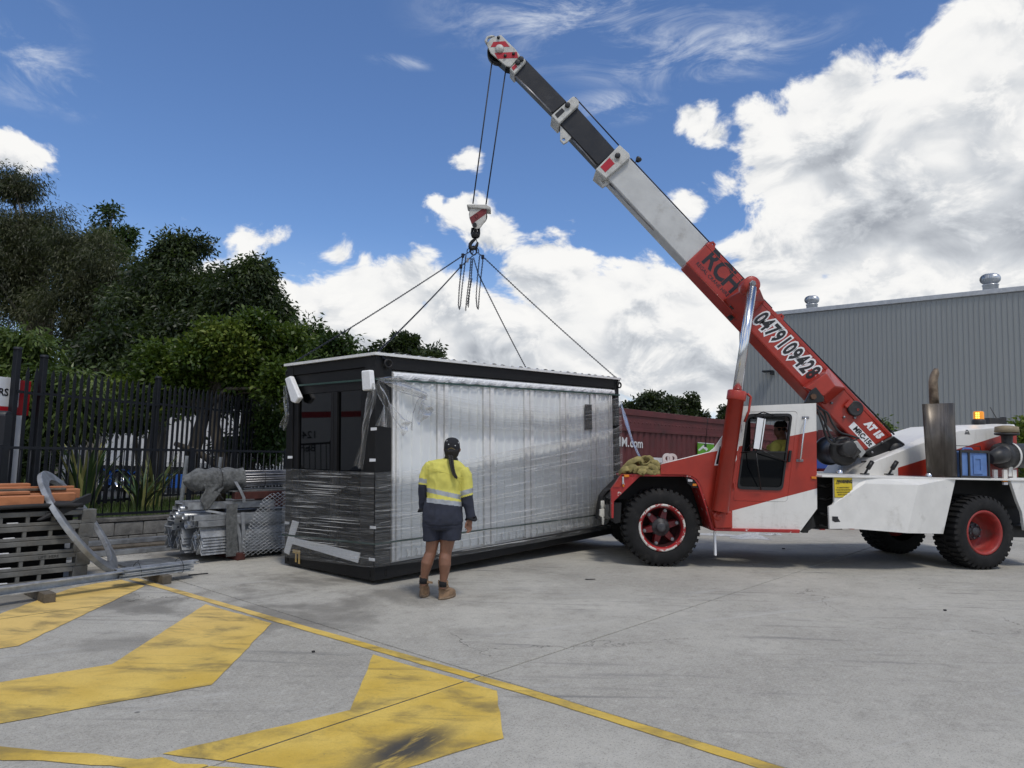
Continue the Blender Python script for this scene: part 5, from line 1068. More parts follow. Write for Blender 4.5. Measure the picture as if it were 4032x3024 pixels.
# boom tail, winch and hoses
mb = MB(); mb.prism([b3(1245, 1457, YB - .03), b3(1310, 1502, YB - .03), b3(1440, 1512, YB - .03), b3(1512, 1475, YB - .03), b3(1522, 1408, YB - .03), b3(1442, 1352, YB - .03)], IN * .48); tail = build('boom_tail', mb, M_BLKP, boom, bevel=.02)
mb = MB(); mb.lathe([(0, -.02), (.115, -.02), (.125, 0), (.125, .5), (0, .5)], b3(1465, 1452, YB - .05), IN, 24); build('tail_sheave', mb, M_BLKP, tail)
for q in ((1300, 1462), (1440, 1450), (1365, 1395)):
    mb = MB(); mb.lathe([(.02, 0), (.02, .015), (0, .016)], b3(*q, YB - .032), (0, -1, 0), 8); build('bolt', mb, M_STEEL, tail)
mb = MB(); wcn = b3(1128, 1452, YB - .12); mb.lathe([(0, 0), (.19, 0), (.225, .03), (.235, .06), (.235, .1), (.2, .11), (.2, .55), (.235, .56), (.235, .62), (0, .62)], wcn, IN, 36); win = build('winch', mb, M_BLKP, cr)
mb = MB(); mb.lathe([(0, -.16), (.10, -.16), (.13, -.13), (.14, -.02), (.14, 0)], wcn - BX * .03 + BYv * .02, IN, 24); mb.bar(wcn - BX * .14 - IN * .07 + BYv * .05, wcn + BX * .14 - IN * .07 + BYv * .05, .1, .17, BYv); build('winch_motor', mb, M_ABS, win, bevel=.01)
mb = MB(); mb.prism([b3(1172, 1395, YB - .16), b3(1205, 1385, YB - .16), b3(1262, 1460, YB - .16), b3(1228, 1500, YB - .16)], IN * .16); build('valve_block', mb, pmat('block_grey', (.42, .43, .42), .5, .3, var=.15), win, bevel=.008)
mb = MB(); mb.tube([b3(1230, 1525, YB), b3(1330, 1512, YB), b3(1440, 1503, YB)], .011, 6); build('winch_rope', mb, M_BLKP, win)
hs = [[(945, 1160), (985, 1195), (1000, 1260), (985, 1310), (1010, 1370), (1060, 1400), (1130, 1395), (1200, 1378)], [(955, 1175), (1010, 1205), (1040, 1270), (1090, 1330), (1150, 1350), (1215, 1370)], [(950, 1190), (985, 1240), (1015, 1330), (1060, 1395)], [(940, 1180), (970, 1260), (1000, 1350), (1030, 1400), (1100, 1410), (1180, 1385)]]
for k, h in enumerate(hs):
    mb = MB(); pts = [b3(x, y, YB - .18 - .05 * k + .02 * i) for i, (x, y) in enumerate(h)]
    sm = []
    for i in range(len(pts) - 1):
        p0, p1, p2, p3 = pts[max(i - 1, 0)], pts[i], pts[i + 1], pts[min(i + 2, len(pts) - 1)]
        for t in (0, .25, .5, .75): sm.append(.5 * (2 * p1 + (p2 - p0) * t + (2 * p0 - 5 * p1 + 4 * p2 - p3) * t * t + (3 * p1 - p0 - 3 * p2 + p3) * t ** 3))
    mb.tube(sm + [pts[-1]], .017, 8); build('hydraulic_hose', mb, M_ABS, boom)
for x, y in ((1033, 1140), (1115, 1232), (1185, 1235)):
    mb = MB(); mb.lathe([(.02, 0), (.02, .03), (0, .03)], b3(x, y, YB - .002), (0, -1, 0), 8); build('hose_fitting', mb, M_STEEL, boom)
mb = MB(); mb.bar(b3(1125, 1165, YB - .04), b3(1165, 1122, YB - .04), .06, .05, (0, 1, 0)); build('reel_bracket', mb, M_RED, boom, bevel=.006)
# telescoping sections
def section(name, q, mat, inset, parent=cr, bevel=.015):
    m = MB(); m.prism([bB(x, y, YB + inset) for x, y in q], IN * (YBT - 2 * inset)); return build(name, m, mat, parent, bevel)
M_WSEC = pmat('boom_white', (.50, .51, .50), .5, var=.08, scale=3, stretch=(1, 1, 1), chips=((.12, .12, .12), .03, 14), dirt=((.28, .27, .25), .3, 2.5)); M_BSEC = pmat('boom_black', (.008, .008, .009), .42, var=.3, scale=4, dirt=((.045, .045, .045), .3, 3)); M_COL = pmat('collar_white', (.52, .52, .49), .55, var=.12, scale=8, chips=((.10, .08, .06), .16, 16), dirt=((.20, .18, .14), .4, 6))
section('boom_section', [(1372, 1422), (1492, 1285), (1012, 775), (880, 895)], M_WSEC, .045)['label'] = 'white second boom section'
section('boom_section', [(838, 832), (942, 742), (712, 485), (598, 575)], M_BSEC, .085)['label'] = 'black third boom section'
section('boom_section', [(568, 522), (652, 452), (402, 195), (335, 285)], M_BSEC, .115)['label'] = 'black outermost boom section'
def collar(q, sqm, inset, red):
    c = section('boom_collar', q, M_COL, inset, bevel=.012)
    m = MB(); m.prism([bB(x, y, YB + inset - .004) for x, y in sqm], IN * .006); build('reflector' if red else 'collar_opening', m, M_SIGNR if red else M_BSEC, c); return c
c1 = collar([(822, 855), (885, 908), (1028, 785), (1022, 760), (965, 708)], [(850, 840), (905, 785), (935, 820), (880, 872)], -.03, True)
c2 = collar([(558, 535), (605, 585), (724, 470), (722, 445), (690, 418)], [(580, 528), (622, 490), (640, 508), (597, 550)], .02, False)
c3 = collar([(310, 255), (340, 290), (410, 212), (385, 178)], [(322, 250), (345, 228), (357, 245), (334, 268)], .06, True)
for c, (x, y) in ((c1, (952, 775)), (c2, (655, 475)), (c3, (380, 203)), (c3, (360, 222))):
    m = MB(); m.lathe([(.045, 0), (.045, .03), (.03, .034), (0, .034)], bB(x, y, YB - (.03 if c == c1 else -.02 if c == c2 else -.06)), (0, -1, 0), 10); build('collar_bolt', m, M_BLKP, c)
for q, h, par in (([(612, 590), (612, 680), (632, 702), (655, 690), (690, 650)], (633, 676), c2), ([(836, 865), (848, 930), (868, 958), (895, 945), (915, 905), (890, 880)], (868, 932), c1)):
    m = MB(); skin(m, [bB(x, y, YB + .1) for x, y in q], [[bB(h[0] + 11 * math.cos(k), h[1] + 11 * math.sin(k), YB + .1) for k in range(6)]], IN * .05); build('lug', m, M_COL, par)
m = MB(); m.tube([bB(1030, 790, YB + .2), bB(1050, 818, YB + .2), bB(1068, 805, YB + .2)], .012, 6); m.lathe([(.03, 0), (.05, .04), (.05, .07), (0, .072)], bB(1068, 808, YB + .2), bB(1085, 785, YB + .2) - bB(1068, 808, YB + .2), 12); build('work_lamp', m, M_ABS, c1)
# ram rods under the telescopes
for q, par in ((((345, 300), (560, 515)), c3), (((680, 670), (825, 832)), c2), (((905, 940), (1170, 1215)), c1)):
    m = MB(); m.tube([bB(x, y, YB + .12) for x, y in q], .018, 8); build('extension_rod', m, M_STEEL, cr)
# boom head
hd = MB(); hd.prism([bB(x, y, YB + .05) for x, y in ((175, 112), (205, 72), (260, 56), (352, 148), (374, 182), (316, 246), (290, 240), (200, 165))], IN * .03); head = build('boom_head', hd, M_COL, cr, bevel=.006)
m = MB(); m.prism([bB(x, y, YB + .34) for x, y in ((175, 112), (205, 72), (260, 56), (352, 148), (374, 182), (316, 246), (290, 240), (200, 165))], IN * .03); build('head_plate', m, M_COL, head)
for q in (((198, 130), (215, 98), (285, 93), (312, 126), (200, 128)), ((222, 163), (355, 157), (362, 193), (240, 198))):
    m = MB(); m.prism([bB(x, y, YB + .047) for x, y in q], IN * .004); build('stripe', m, M_SIGNR, head)
m = MB(); m.lathe([(.07, 0), (.07, .02), (.03, .025), (0, .03)], bB(252, 140, YB + .048), (0, -1, 0), 20); build('sheave_pin', m, M_COL, head)
for x, y in ((285, 182), (335, 170), (245, 74)):
    m = MB(); m.lathe([(.025, 0), (.025, .025), (0, .025)], bB(x, y, YB + .046), (0, -1, 0), 8); build('head_bolt', m, M_BLKP, head)
m = MB(); m.lathe([(.06, .1), (.17, .1), (.19, .08), (.19, .2), (.17, .18), (.06, .18)], bB(245, 140, YB + .05), IN, 28); build('sheave', m, M_BLKP, head)
m = MB(); m.prism([bB(x, y, YB + .1) for x, y in ((200, 165), (290, 242), (316, 248), (372, 185), (300, 160), (190, 125))], IN * .22); build('head_body', m, M_BLKP, head)
m = MB(); m.tube([bB(x, y, YB + .15) for x, y in ((180, 112), (170, 92), (182, 72), (205, 66), (222, 70))], .024, 8); build('rope_guard', m, M_COL, head)
# hoist rope along the top of the boom, then the two falls
YH = 11.40
M_ROPE = pmat('wire_rope', (.025, .027, .034), .55, .4, var=.2, scale=60)
rp = [bB(245, 70, YH), bB(380, 165, YH), bB(700, 425, YH)]
for q in (((700, 428), (960, 712)), ((1030, 790), (1500, 1290)), ((1500, 1290), (1710, 1512)), ((1710, 1512), (1870, 1680))):
    m = MB(); m.tube([bB(x, y, YH) for x, y in q], .012, 6); build('hoist_rope', m, M_ROPE, cr)
m = MB(); m.tube([b3(590, 480, YH), b3(720, 600, YH), b3(1445, 1345, YH)], .014, 6); build('hoist_rope', m, M_ROPE, cr)
m = MB(); m.tube([bB(212, 178, YH), P(*ZC(372, 172), YH)], .011, 6); build('hoist_rope', m, M_ROPE, cr)
m = MB(); m.tube([bB(290, 255, YH), P(*ZC(543, 182), YH)], .011, 6); build('hoist_rope', m, M_ROPE, cr)
# ---- lift ram
ra, rb_, rt = P(*Z1(683, 785), 9.98), P(*Z1(768, 190), 9.98), pin
axr = (rb_ - ra).normalized(); L = (rb_ - ra).length
mb = MB(); mb.lathe([(0, 0), (.105, 0), (.112, .01), (.112, L - .1), (.128, L - .1), (.132, L - .09), (.132, L + .02), (.12, L + .035), (.07, L + .035)], ra, axr, 32); ram = build('lift_ram', mb, M_RED, cr)
mb = MB(); mb.tube([rb_ + axr * .02, pin + Vector((0, .0, -.05))], .064, 24); build('ram_rod', mb, M_CHR, ram)
mb = MB(); q0 = P(*ZW(1600, 755), 9.98); mb.prism([P(*ZW(1595, 750), YN - .02), P(*ZW(1840, 745), YN - .02), P(*ZW(1850, 950), YN - .02), P(*ZW(1640, 950), YN - .02)], -IN * .06); rf_ = build('ram_foot', mb, M_RED, cr, bevel=.01)
mb = MB(); mb.lathe([(.07, 0), (.06, .02), (.025, .03), (.02, .045), (0, .045)], P(*ZW(1675, 800), YN - .08), (0, -1, 0), 8, smooth=False); build('foot_pin', mb, M_RED, rf_)
mb = MB(); mb.tube([rb_ + Vector((.14, -.02, .0)), rb_ + Vector((.19, -.02, -.05)), rb_ + Vector((.16, -.02, -.25)), rb_ + Vector((.1, -.02, -.4))], .018, 8); build('ram_pipe', mb, M_RED, ram)
mb = MB(); mb.tube([P(*Z1(718, 800), 9.95), P(*Z1(790, 300), 9.95)], .012, 6); build('ram_pipe', mb, M_RED, ram)
# ------------------------------------------------------------------ hook block, chain sling
YH = 11.40
hc = lambda x, y, Y=YH: P(*ZC(x, y), Y)
M_HKW = pmat('block_white', (.50, .49, .45), .55, var=.12, chips=((.10, .08, .06), .2, 26), dirt=((.16, .14, .11), .4, 9)); M_HKR = pmat('block_red', (.16, .014, .016), .55, var=.2, dirt=((.05, .03, .03), .3, 12)); M_IRON = pmat('black_iron', (.014, .013, .013), .5, .3, var=.3, scale=20); M_CHAIN = pmat('chain_steel', (.014, .017, .030), .42, .55, var=.25, scale=60)
hk = thing('hook_block', 'red and white striped crane hook block hanging on two ropes', 'hook block', hc(385, 790))
body = [(336, 205), (322, 340), (365, 468), (415, 502), (470, 484), (540, 388), (556, 205)]
for Y in (YH - .10, YH + .07):
    mb = MB(); mb.prism([hc(x, y, Y) for x, y in body], IN * .03); ck = build('cheek_plate', mb, M_HKW, hk, bevel=.006)
    if Y < YH:
        mb = MB(); mb.prism([hc(x, y, Y - .003) for x, y in ((330, 352), (355, 440), (548, 300), (553, 212), (530, 215))], IN * .004); build('red_stripe', mb, M_HKR, ck)
        mb = MB(); mb.tube([hc(418 + 21 * math.cos(k * PI / 8), 335 + 26 * math.sin(k * PI / 8), Y - .004) for k in range(16)], .003, 5, closed=True); build('pin_ring', mb, M_IRON, ck)
        mb = MB(); mb.lathe([(.014, 0), (.014, .008), (0, .008)], hc(387, 220, Y), (0, -1, 0), 10); build('bolt', mb, M_IRON, ck)
mb = MB(); mb.prism([hc(292, 178, YH - .13), hc(545, 182, YH - .13), hc(604, 215, YH - .13), hc(604, 246, YH - .13), hc(560, 240, YH - .13), hc(330, 222, YH - .13), hc(292, 196, YH - .13)], IN * .26); build('top_plate', mb, M_HKW, hk, bevel=.01)
mb = MB(); mb.lathe([(.02, 0), (.13, 0), (.15, -.02), (.15, .07), (.13, .05), (.02, .05)], hc(440, 320, YH - .025), IN, 24); build('sheave', mb, M_IRON, hk)
mb = MB(); mb.lathe([(.035, -.14), (.035, .14)], hc(400, 480, YH), IN, 14); mb.lathe([(0, -.14), (.035, -.14)], hc(400, 480, YH), IN, 14); build('lower_pin', mb, M_IRON, hk)
mb = MB(); mb.tube([hc(x, y) for x, y in ((368, 490), (358, 560), (368, 600), (405, 615), (445, 600), (452, 560), (448, 495))], .022, 8); build('shackle', mb, M_IRON, hk)
mb = MB(); mb.lathe([(.055, 0), (.07, .03), (.07, .07), (.045, .10)], hc(403, 618), ZZ, 16); build('swivel', mb, M_IRON, hk)
mb = MB(); mb.tube([hc(x, y) for x, y in ((405, 612), (398, 635), (362, 668), (338, 700), (334, 735), (358, 760), (390, 757), (418, 730), (432, 690), (436, 672))], [.022, .024, .028, .03, .032, .034, .032, .027, .02, .008], 12); build('hook', mb, M_IRON, hk)
mb = MB(); mb.tube([hc(412, 625, YH - .02), hc(428, 680, YH - .02)], .008, 6); build('safety_latch', mb, M_STEEL, hk)
def chain_mesh(mb, pts, pitch=.024, wire=.0046):
    pts = [Vector(p) for p in pts]; d = [0]
    for a, b_ in zip(pts, pts[1:]): d.append(d[-1] + (b_ - a).length)
    n = int(d[-1] / pitch); seg = 8
    for i in range(n):
        s = (i + .5) * pitch; j = 0
        while j < len(d) - 2 and d[j + 1] < s: j += 1
        t = (pts[j + 1] - pts[j]).normalized(); p = pts[j] + t * (s - d[j]); u = t.cross(Vector((.3, 1, .2))).normalized(); w = t.cross(u)
        if i % 2: u, w = w, u
        ring_ = []
        for k in range(seg):
            a = 2 * PI * k / seg; ring_.append(p + t * (math.cos(a) * pitch * .72) + u * (math.sin(a) * pitch * .40))
        mb.tube(ring_, wire, 4, closed=True, smooth=True)
cs = thing('chain_sling', 'black four-leg lifting chain with looped tails under the hook', 'chain', hc(385, 800))
mb = MB(); mb.tube([hc(382 + 40 * math.cos(k * PI / 8), 785 + 58 * math.sin(k * PI / 8), YH) for k in range(16)], .012, 8, closed=True); build('master_link', mb, M_CHAIN, cs)
for a, b_ in (((322, 760), (305, 815)), ((365, 780), (350, 825)), ((420, 755), (438, 815))):
    mb = MB(); p, q = hc(*a), hc(*b_); m_ = (p + q) / 2; t = (q - p); u = t.cross(Vector((0, 1, 0))).normalized(); mb.tube([m_ + t * .5 * math.cos(k * PI / 6) + u * .022 * math.sin(k * PI / 6) for k in range(12)], .008, 6, closed=True); build('coupling_link', mb, M_CHAIN, cs)
cor = {k: BM @ Vector(v) for k, v in dict(near=(.06, .03, TR + .05), left=(.06, BW - .03, TR + .05), right=(BL - .05, .03, TR + .05), back=(BL - .05, BW - .03, TR + .05)).items()}
# the legs run from the hook to the four roof corners
def leg(start, knot, end, nm):
    mb = MB(); s, k, e = hc(*start), hc(*knot), cor[end]; k2 = k
    m_ = k.lerp(e, .5) - ZZ * .05; pts = [s, k] + [k.lerp(m_, t) .lerp(m_.lerp(e, t), t) for t in (.15, .3, .45, .6, .75, .9)] + [e]; chain_mesh(mb, pts); build('chain_leg', mb, M_CHAIN, cs)
leg((300, 820), (240, 852), 'left', ''); leg((372, 850), (215, 992), 'near', ''); leg((438, 818), (500, 862), 'right', ''); leg((380, 880), (440, 1085), 'back', '')
for (x, y) in ((240, 850), (215, 992), (500, 868)):
    mb = MB(); p = hc(x, y); mb.box(p, (.05, .03, .07)); mb.tube([p + ZZ * .03, p - ZZ * .05], .014, 6); build('shortening_clutch', mb, M_CHAIN, cs, bevel=.008)
for q in ([(240, 860), (222, 990), (192, 1300), (182, 1500), (195, 1552), (208, 1500), (232, 1250), (268, 960), (282, 840)], [(348, 890), (325, 1150), (290, 1420), (275, 1582)], [(368, 890), (350, 1120), (325, 1350), (310, 1538)], [(358, 1150), (330, 1300), (300, 1500)], [(505, 880), (482, 1080), (455, 1350), (442, 1550), (425, 1525), (414, 1400), (430, 1150), (462, 840)]):
    mb = MB(); chain_mesh(mb, [hc(x, y, YH + random.uniform(-.05, .05)) for x, y in q]); build('chain_tail', mb, M_CHAIN, cs)
mb = MB(); mb.prism([hc(293, 880, YH - .05), hc(322, 880, YH - .05), hc(312, 942, YH - .05), hc(284, 938, YH - .05)], IN * .004); build('rating_tag', mb, M_STEEL, cs)
# chain ends and shackles at the roof corners
for k, e in cor.items():
    out = {'near': (-.05, -.05), 'left': (-.05, .05), 'right': (.05, -.05), 'back': (.05, .05)}[k]; lo = BMI @ e
    mb = MB(); c = BM @ Vector((lo.x + (.12 if k == 'near' else 0) + out[0] * .4, lo.y + out[1], TR - .06)); chain_mesh(mb, [e, e.lerp(c, .5) + BR @ Vector((out[0], out[1], .0)) * .6, c - ZZ * .04], .03, .006); build('chain_end', mb, M_CHAIN, cs)
    mb = MB(); t1, t2 = BR @ Vector((1, 0, 0)), BR @ Vector((0, 0, 1)); 
    if k == 'left': t1 = BR @ Vector((0, 1, 0))
    mb.tube([c + BR @ Vector((0, out[1] * .3, -.03)) + t1 * .055 * math.cos(q * PI / 8) + t2 * .045 * math.sin(q * PI / 8) for q in range(16)], .014, 8, closed=True); build('corner_shackle', mb, M_IRON, cs)

# ------------------------------------------------------------------ things lying on the crane
M_WEB = pmat('webbing', (.27, .225, .085), .9, var=.25, scale=14, bump=.003, bscale=160, dirt=((.13, .10, .045), .4, 6))
sb = MB(); rg = random.Random(5)
def band(pts, w=.040, fl=.34):
    ps = [pw(x, y, YN + d) for x, y, d in pts]; sm = []
    for i in range(len(ps) - 1):
        p0, p1, p2, p3 = ps[max(i - 1, 0)], ps[i], ps[i + 1], ps[min(i + 2, len(ps) - 1)]
        for t in (0, .2, .4, .6, .8): sm.append(.5 * (2 * p1 + (p2 - p0) * t + (2 * p0 - 5 * p1 + 4 * p2 - p3) * t * t + (3 * p1 - p0 - 3 * p2 + p3) * t ** 3))
    sm.append(ps[-1]); sb.tube(sm, [w * (.9 + .2 * rg.random()) for _ in sm], 10, flat=fl)
for pts in ([(450, 262, .15), (480, 225, .02), (560, 205, 0), (640, 240, .05), (700, 262, .1)], [(455, 255, .2), (520, 180, .1), (600, 110, .1), (680, 90, .15), (720, 140, .1)], [(530, 190, .05), (590, 130, .0), (680, 85, -.02), (730, 110, .0), (735, 180, .02)],
            [(560, 235, .0), (600, 190, -.02), (650, 200, -.03), (640, 260, 0)], [(700, 150, 0), (730, 80, .05), (790, 75, .05), (830, 110, .02), (790, 150, .0), (730, 160, 0)], [(760, 110, .15), (820, 75, .15), (870, 130, .12), (930, 200, .08), (1000, 265, .05)],
            [(700, 262, -.03), (760, 235, -.03), (850, 250, 0), (930, 255, .02), (1005, 268, .05)], [(690, 275, -.04), (720, 235, -.05), (790, 240, -.03), (740, 285, -.05)], [(770, 180, 0), (840, 175, -.02), (900, 210, 0), (880, 250, .0), (800, 255, .02)],
            [(840, 140, .05), (890, 130, .04), (930, 180, .03), (900, 230, .03)], [(480, 262, .25), (600, 235, .28), (760, 215, .3), (900, 235, .25), (980, 262, .2)], [(560, 180, .2), (700, 130, .25), (820, 130, .25)], [(680, 210, -.02), (740, 205, -.03), (800, 215, -.02)]):
    band(pts); band([(x + rg.uniform(-14, 14), min(272, y + rg.uniform(-8, 18)), d + rg.uniform(.0, .05)) for x, y, d in pts], .034, .3)
solo('webbing_sling', sb, M_WEB, 'khaki yellow webbing sling heaped on the front guard', 'sling')
mb = MB(); mb.grid(lambda s, t: pw(1020 + 205 * s, 275 - 34 * math.sin(PI * s) ** .4 * math.sin(PI * t) ** .5 * (1 + .25 * math.sin(9 * s)), YN + .02 + .25 * t), 16, 8); solo('black_glove', mb, M_RUB, 'crumpled black glove beside the webbing on the guard', 'glove')
# jerry can in its carrier
M_JER = pmat('jerry_blue', (.10, .19, .42), .42, var=.12, scale=8); jc = p5
jr = thing('jerry_can', 'blue plastic water jerry can in a black carrier on the deck', 'jerry can', p5(1830, 1618, .98))
X0, X1, Zb, Zt = s_of(p5(1715, 1500, 1.0)), s_of(p5(1940, 1500, 1.0)), dz + .006, p5(1830, 1420, 1.0).z
def rbx(mb, s0, s1, o0_, o1_, z0, z1): mb.prism([RO + RD * s0 + RN * o0_ + ZZ * z0, RO + RD * s1 + RN * o0_ + ZZ * z0, RO + RD * s1 + RN * o1_ + ZZ * z0, RO + RD * s0 + RN * o1_ + ZZ * z0], ZZ * (z1 - z0)); return mb
build('can_body', rbx(MB(), X0 + .02, X1 - .02, .76, .995, Zb + .01, Zt), M_JER, jr, bevel=.025, seg=2)
mb = MB(); c = RO + RD * ((X0 + X1) / 2 + .06) + RN * .996; hw, hh, zc_ = .085, .14, (Zb + Zt) / 2; skin(mb, [c + RD * a * hw + ZZ * (zc_ + b_ * hh) for a, b_ in ((-1, -1), (1, -1), (1, 1), (-1, 1))], [[c + RD * a * hw * .55 + ZZ * (zc_ + b_ * hh * .6) for a, b_ in ((-1, -1), (1, -1), (1, 1), (-1, 1))]], RN * .012); build('panel_rib', mb, M_JER, jr, bevel=.004)
mb = MB(); h = RO + RD * ((X0 + X1) / 2) + RN * .88 + ZZ * Zt; mb.tube([h - RD * .1, h - RD * .07 + ZZ * .045, h + RD * .07 + ZZ * .045, h + RD * .11], .016, 8); build('handle', mb, M_JER, jr)
for s in (X0, X0 + .15, X1 - .025):
    build('carrier_post', rbx(MB(), s, s + .03, .99, 1.012, Zb, Zt + .01), M_ABS, jr)
build('carrier_rim', rbx(MB(), X0, X1, 1.0, 1.014, Zt - .02, Zt + .02), M_ABS, jr); build('carrier_rim', rbx(MB(), X0, X1, 1.0, 1.014, Zb, Zb + .035), M_ABS, jr); build('carrier_back', rbx(MB(), X0, X1, .73, .75, Zb, Zt + .02), M_ABS, jr)
mb = MB(); q = RO + RD * X0 + RN * .9 + ZZ * Zt; mb.tube([q, q + ZZ * .08 + RD * .02, q + ZZ * .085 + RD * (X1 - X0 - .05), q + RD * (X1 - X0 - .03)], .006, 6); build('carrier_bail', mb, M_ABS, jr)

# ------------------------------------------------------------------ litter on the concrete
def crumple(name, cx, cy, w, h, lab, seed, hz=.05):
    c = G(cx, cy); rg2 = np.random.default_rng(seed); ph = rg2.uniform(0, 7, (6, 3)); k_ = rg2.uniform(4, 16, (6, 2))
    def fn(s, t):
        z = sum(math.sin(k_[i][0] * s + k_[i][1] * t + ph[i][0]) for i in range(6)) / 6; e = math.sin(PI * s) * math.sin(PI * t)
        return (Vector((c.x + (s - .5) * w + .04 * math.sin(7 * t + seed), c.y + (t - .5) * h + .05 * math.sin(9 * s + seed), .006 + hz * abs(z) * (e ** .5))), (0, 0, 1))
    co = []; n1, n2 = 28, 14
    o = film(fn, n1, n2, .004, w, h, name, par=None, seed=seed) if False else None
    mb = MB(); mb.grid(lambda s, t: fn(s, t)[0], n1, n2); return solo(name, mb, M_LIT, lab, 'plastic')
M_LIT = pmat('plastic_litter', (.62, .64, .66), .25, var=.1)
_t = NT(M_LIT.node_tree); [n for n in _t.n if n.type == 'BSDF_PRINCIPLED'][0].inputs['Alpha'].default_value = .62
crumple('plastic_film', 2950, 2118, .75, .5, 'crumpled clear plastic film on the concrete under the crane cab', 3, .14); crumple('plastic_film', 2790, 2108, 1.3, .16, 'thin twist of clear plastic behind the front wheel', 4, .06); crumple('plastic_film', 3020, 2106, .55, .14, 'rolled end of clear plastic below the cab step', 6, .1)
mb = MB(); a, b_ = G(2305, 2281, .006), G(2344, 2280, .012); mb.bar(a, b_, .018, .006); solo('rubber_strip', mb, M_RUB, 'short black rubber strip lying across the slab joint', 'strip')
mb = MB(); a = G(3721, 2402, .01); mb.box(a, (.03, .02, .014)); solo('stone_chip', mb, M_RUB, 'tiny black chip on the bare concrete at right', 'chip', bevel=.003)
mb = MB(); a = G(1234, 2565, .008); mb.box(a, (.024, .018, .012), Matrix.Rotation(.6, 3, 'Z')); solo('stone_chip', mb, M_RUB, 'tiny black chip between the two nearer yellow chevrons', 'chip', bevel=.003)
mb = MB(); a = G(3085, 2160, .01); mb.box(a, (.05, .03, .015)); solo('dead_leaf', mb, M_RUB, 'small dark leaf on the concrete in the crane shade', 'leaf', bevel=.003)
mb = MB(); a, b_ = G(742, 2264, .008), G(819, 2257, .008); mb.bar(a, b_, .02, .008); solo('rubber_strip', mb, M_RUB, 'thin black strip right of the steel rails', 'strip')
# ------------------------------------------------------------------ stacked steel and timber by the fence
ZL = lambda x, y: (.3375 * x, 1860 + .3376 * y)
ZM = lambda x, y: (640 + .2411 * x, 1860 + .2411 * y)
def ubox(mb, u0, u1, v0, v1, z0, z1, m=0): mb.prism([UV(u0, v0, z0), UV(u1, v0, z0), UV(u1, v1, z0), UV(u0, v1, z0)], ZZ * (z1 - z0), m); return mb
M_PAL = pmat('pallet_zinc', (.15, .15, .14), .65, .25, var=.28, scale=6, bump=.0015, bscale=60, dirt=((.09, .075, .055), .5, 4)); M_GALV = pmat('galvanised', (.46, .48, .50), .42, .7, var=.2, scale=11, bump=.0008, bscale=50, dirt=((.26, .26, .25), .35, 7))
M_GALVD = pmat('galvanised_dull', (.33, .345, .36), .5, .7, var=.25, scale=7, dirt=((.14, .13, .12), .4, 5)); M_BEAR = pmat('bearer_red', (.065, .018, .014), .8, var=.3, scale=8, bump=.002, bscale=40)
M_ORNG = pmat('orange_timber', (.42, .165, .07), .75, var=.16, scale=5, bump=.0015, bscale=70, stretch=(.4, .4, 1), dirt=((.20, .075, .03), .3, 7)); M_OLDT = pmat('old_timber', (.10, .085, .065), .9, var=.4, scale=9, bump=.004, bscale=35, dirt=((.02, .018, .015), .4, 5)); M_FELT = pmat('grey_felt', (.115, .12, .12), .97, var=.35, scale=22, bump=.006, bscale=110)
PU0, PU1, PV0, PV1, PH = .75, 3.16, 8.95, 10.05, .155
words = ['lowest', 'second lowest', 'middle', 'second highest', 'topmost']
def make_pallet(z, lab, du):
    t = thing('steel_pallet', lab, 'pallet', UV((PU0 + PU1) / 2, 9.5, z), group='grey steel pallets stacked by the fence'); h = PH
    a, b_ = PU0 + du, PU1 + du
    def part(nm, u0, u1, v0, v1, z0, z1, bv=.004): return build(nm, ubox(MB(), u0, u1, v0, v1, z + z0, z + z1), M_PAL, t, bevel=bv)
    for v in (PV0, PV1 - .05):
        part('top_rail', a, b_ - .151, v + (.004 if v > 9.5 else 0), v + .05, h - .055, h - .002); part('bottom_rail', a, b_ - .151, v, v + .05, .002, .036)
    k = a + .05
    while k < b_ - .3:
        for v in (PV0, PV1 - .05): part('post', k, k + .035, v + .006, v + .044, .037, h - .056, 0)
        k += .245 if (int(k * 10) % 3) else .2
    for v in (PV0 - .003, PV1 - .12):
        cb = part('corner_block', b_ - .15, b_, v, v + .123, 0.0, h - .001, .006)
    mb = MB(); c = [UV(b_ - .135, PV0 - .006, z + .022), UV(b_ - .055, PV0 - .006, z + .022), UV(b_ - .055, PV0 - .006, z + .066), UV(b_ - .135, PV0 - .006, z + .066)]; cc = sum(c, Vector()) / 4; skin(mb, c, [[cc + (p - cc) * .72 for p in c]], YV * .003); build('lift_pocket', mb, M_PAL, t)
    part('end_rail', a, a + .05, PV0 + .052, PV1 - .055, .002, h - .004)
    for k in range(7):
        u0 = a + .06 + k * .32; part('deck_slat', u0, u0 + .31, PV0 + .052, PV1 - .055, h - .02, h - .004, 0)
    build('shaded_centre_rail', ubox(MB(), a + .06, b_ - .16, 9.20, 9.26, z + .003, z + h - .022), M_INN, t)  # middle rail coloured black so the pallet openings look deep in shade
    for q in (.35, 1.55): build('white_tag', ubox(MB(), a + q, a + q + .1, PV0 + .004, PV0 + .03, z + .038, z + .045), M_STKW, t)
    return t
M_STEN = pmat('stencil', (.035, .035, .033), .8)
for i in range(5):
    du = (0, .02, -.01, .03, .05)[i]; z = i * (PH + .001)
    t = make_pallet(z, 'grey steel pallet with slotted sides, %s of the stack at left' % words[i], du)
    if i in (1, 4, 0):
        mb = MB(); put_text(mb, 'LIFT  HERE', UV(PU1 - .42 + du, PV0 - .004, z + PH - .029), YU, ZZ, .042, offset=.0006); build('stencil_lettering', mb, M_STEN if i else M_PAL, t)
ZP = 5 * (PH + .001)
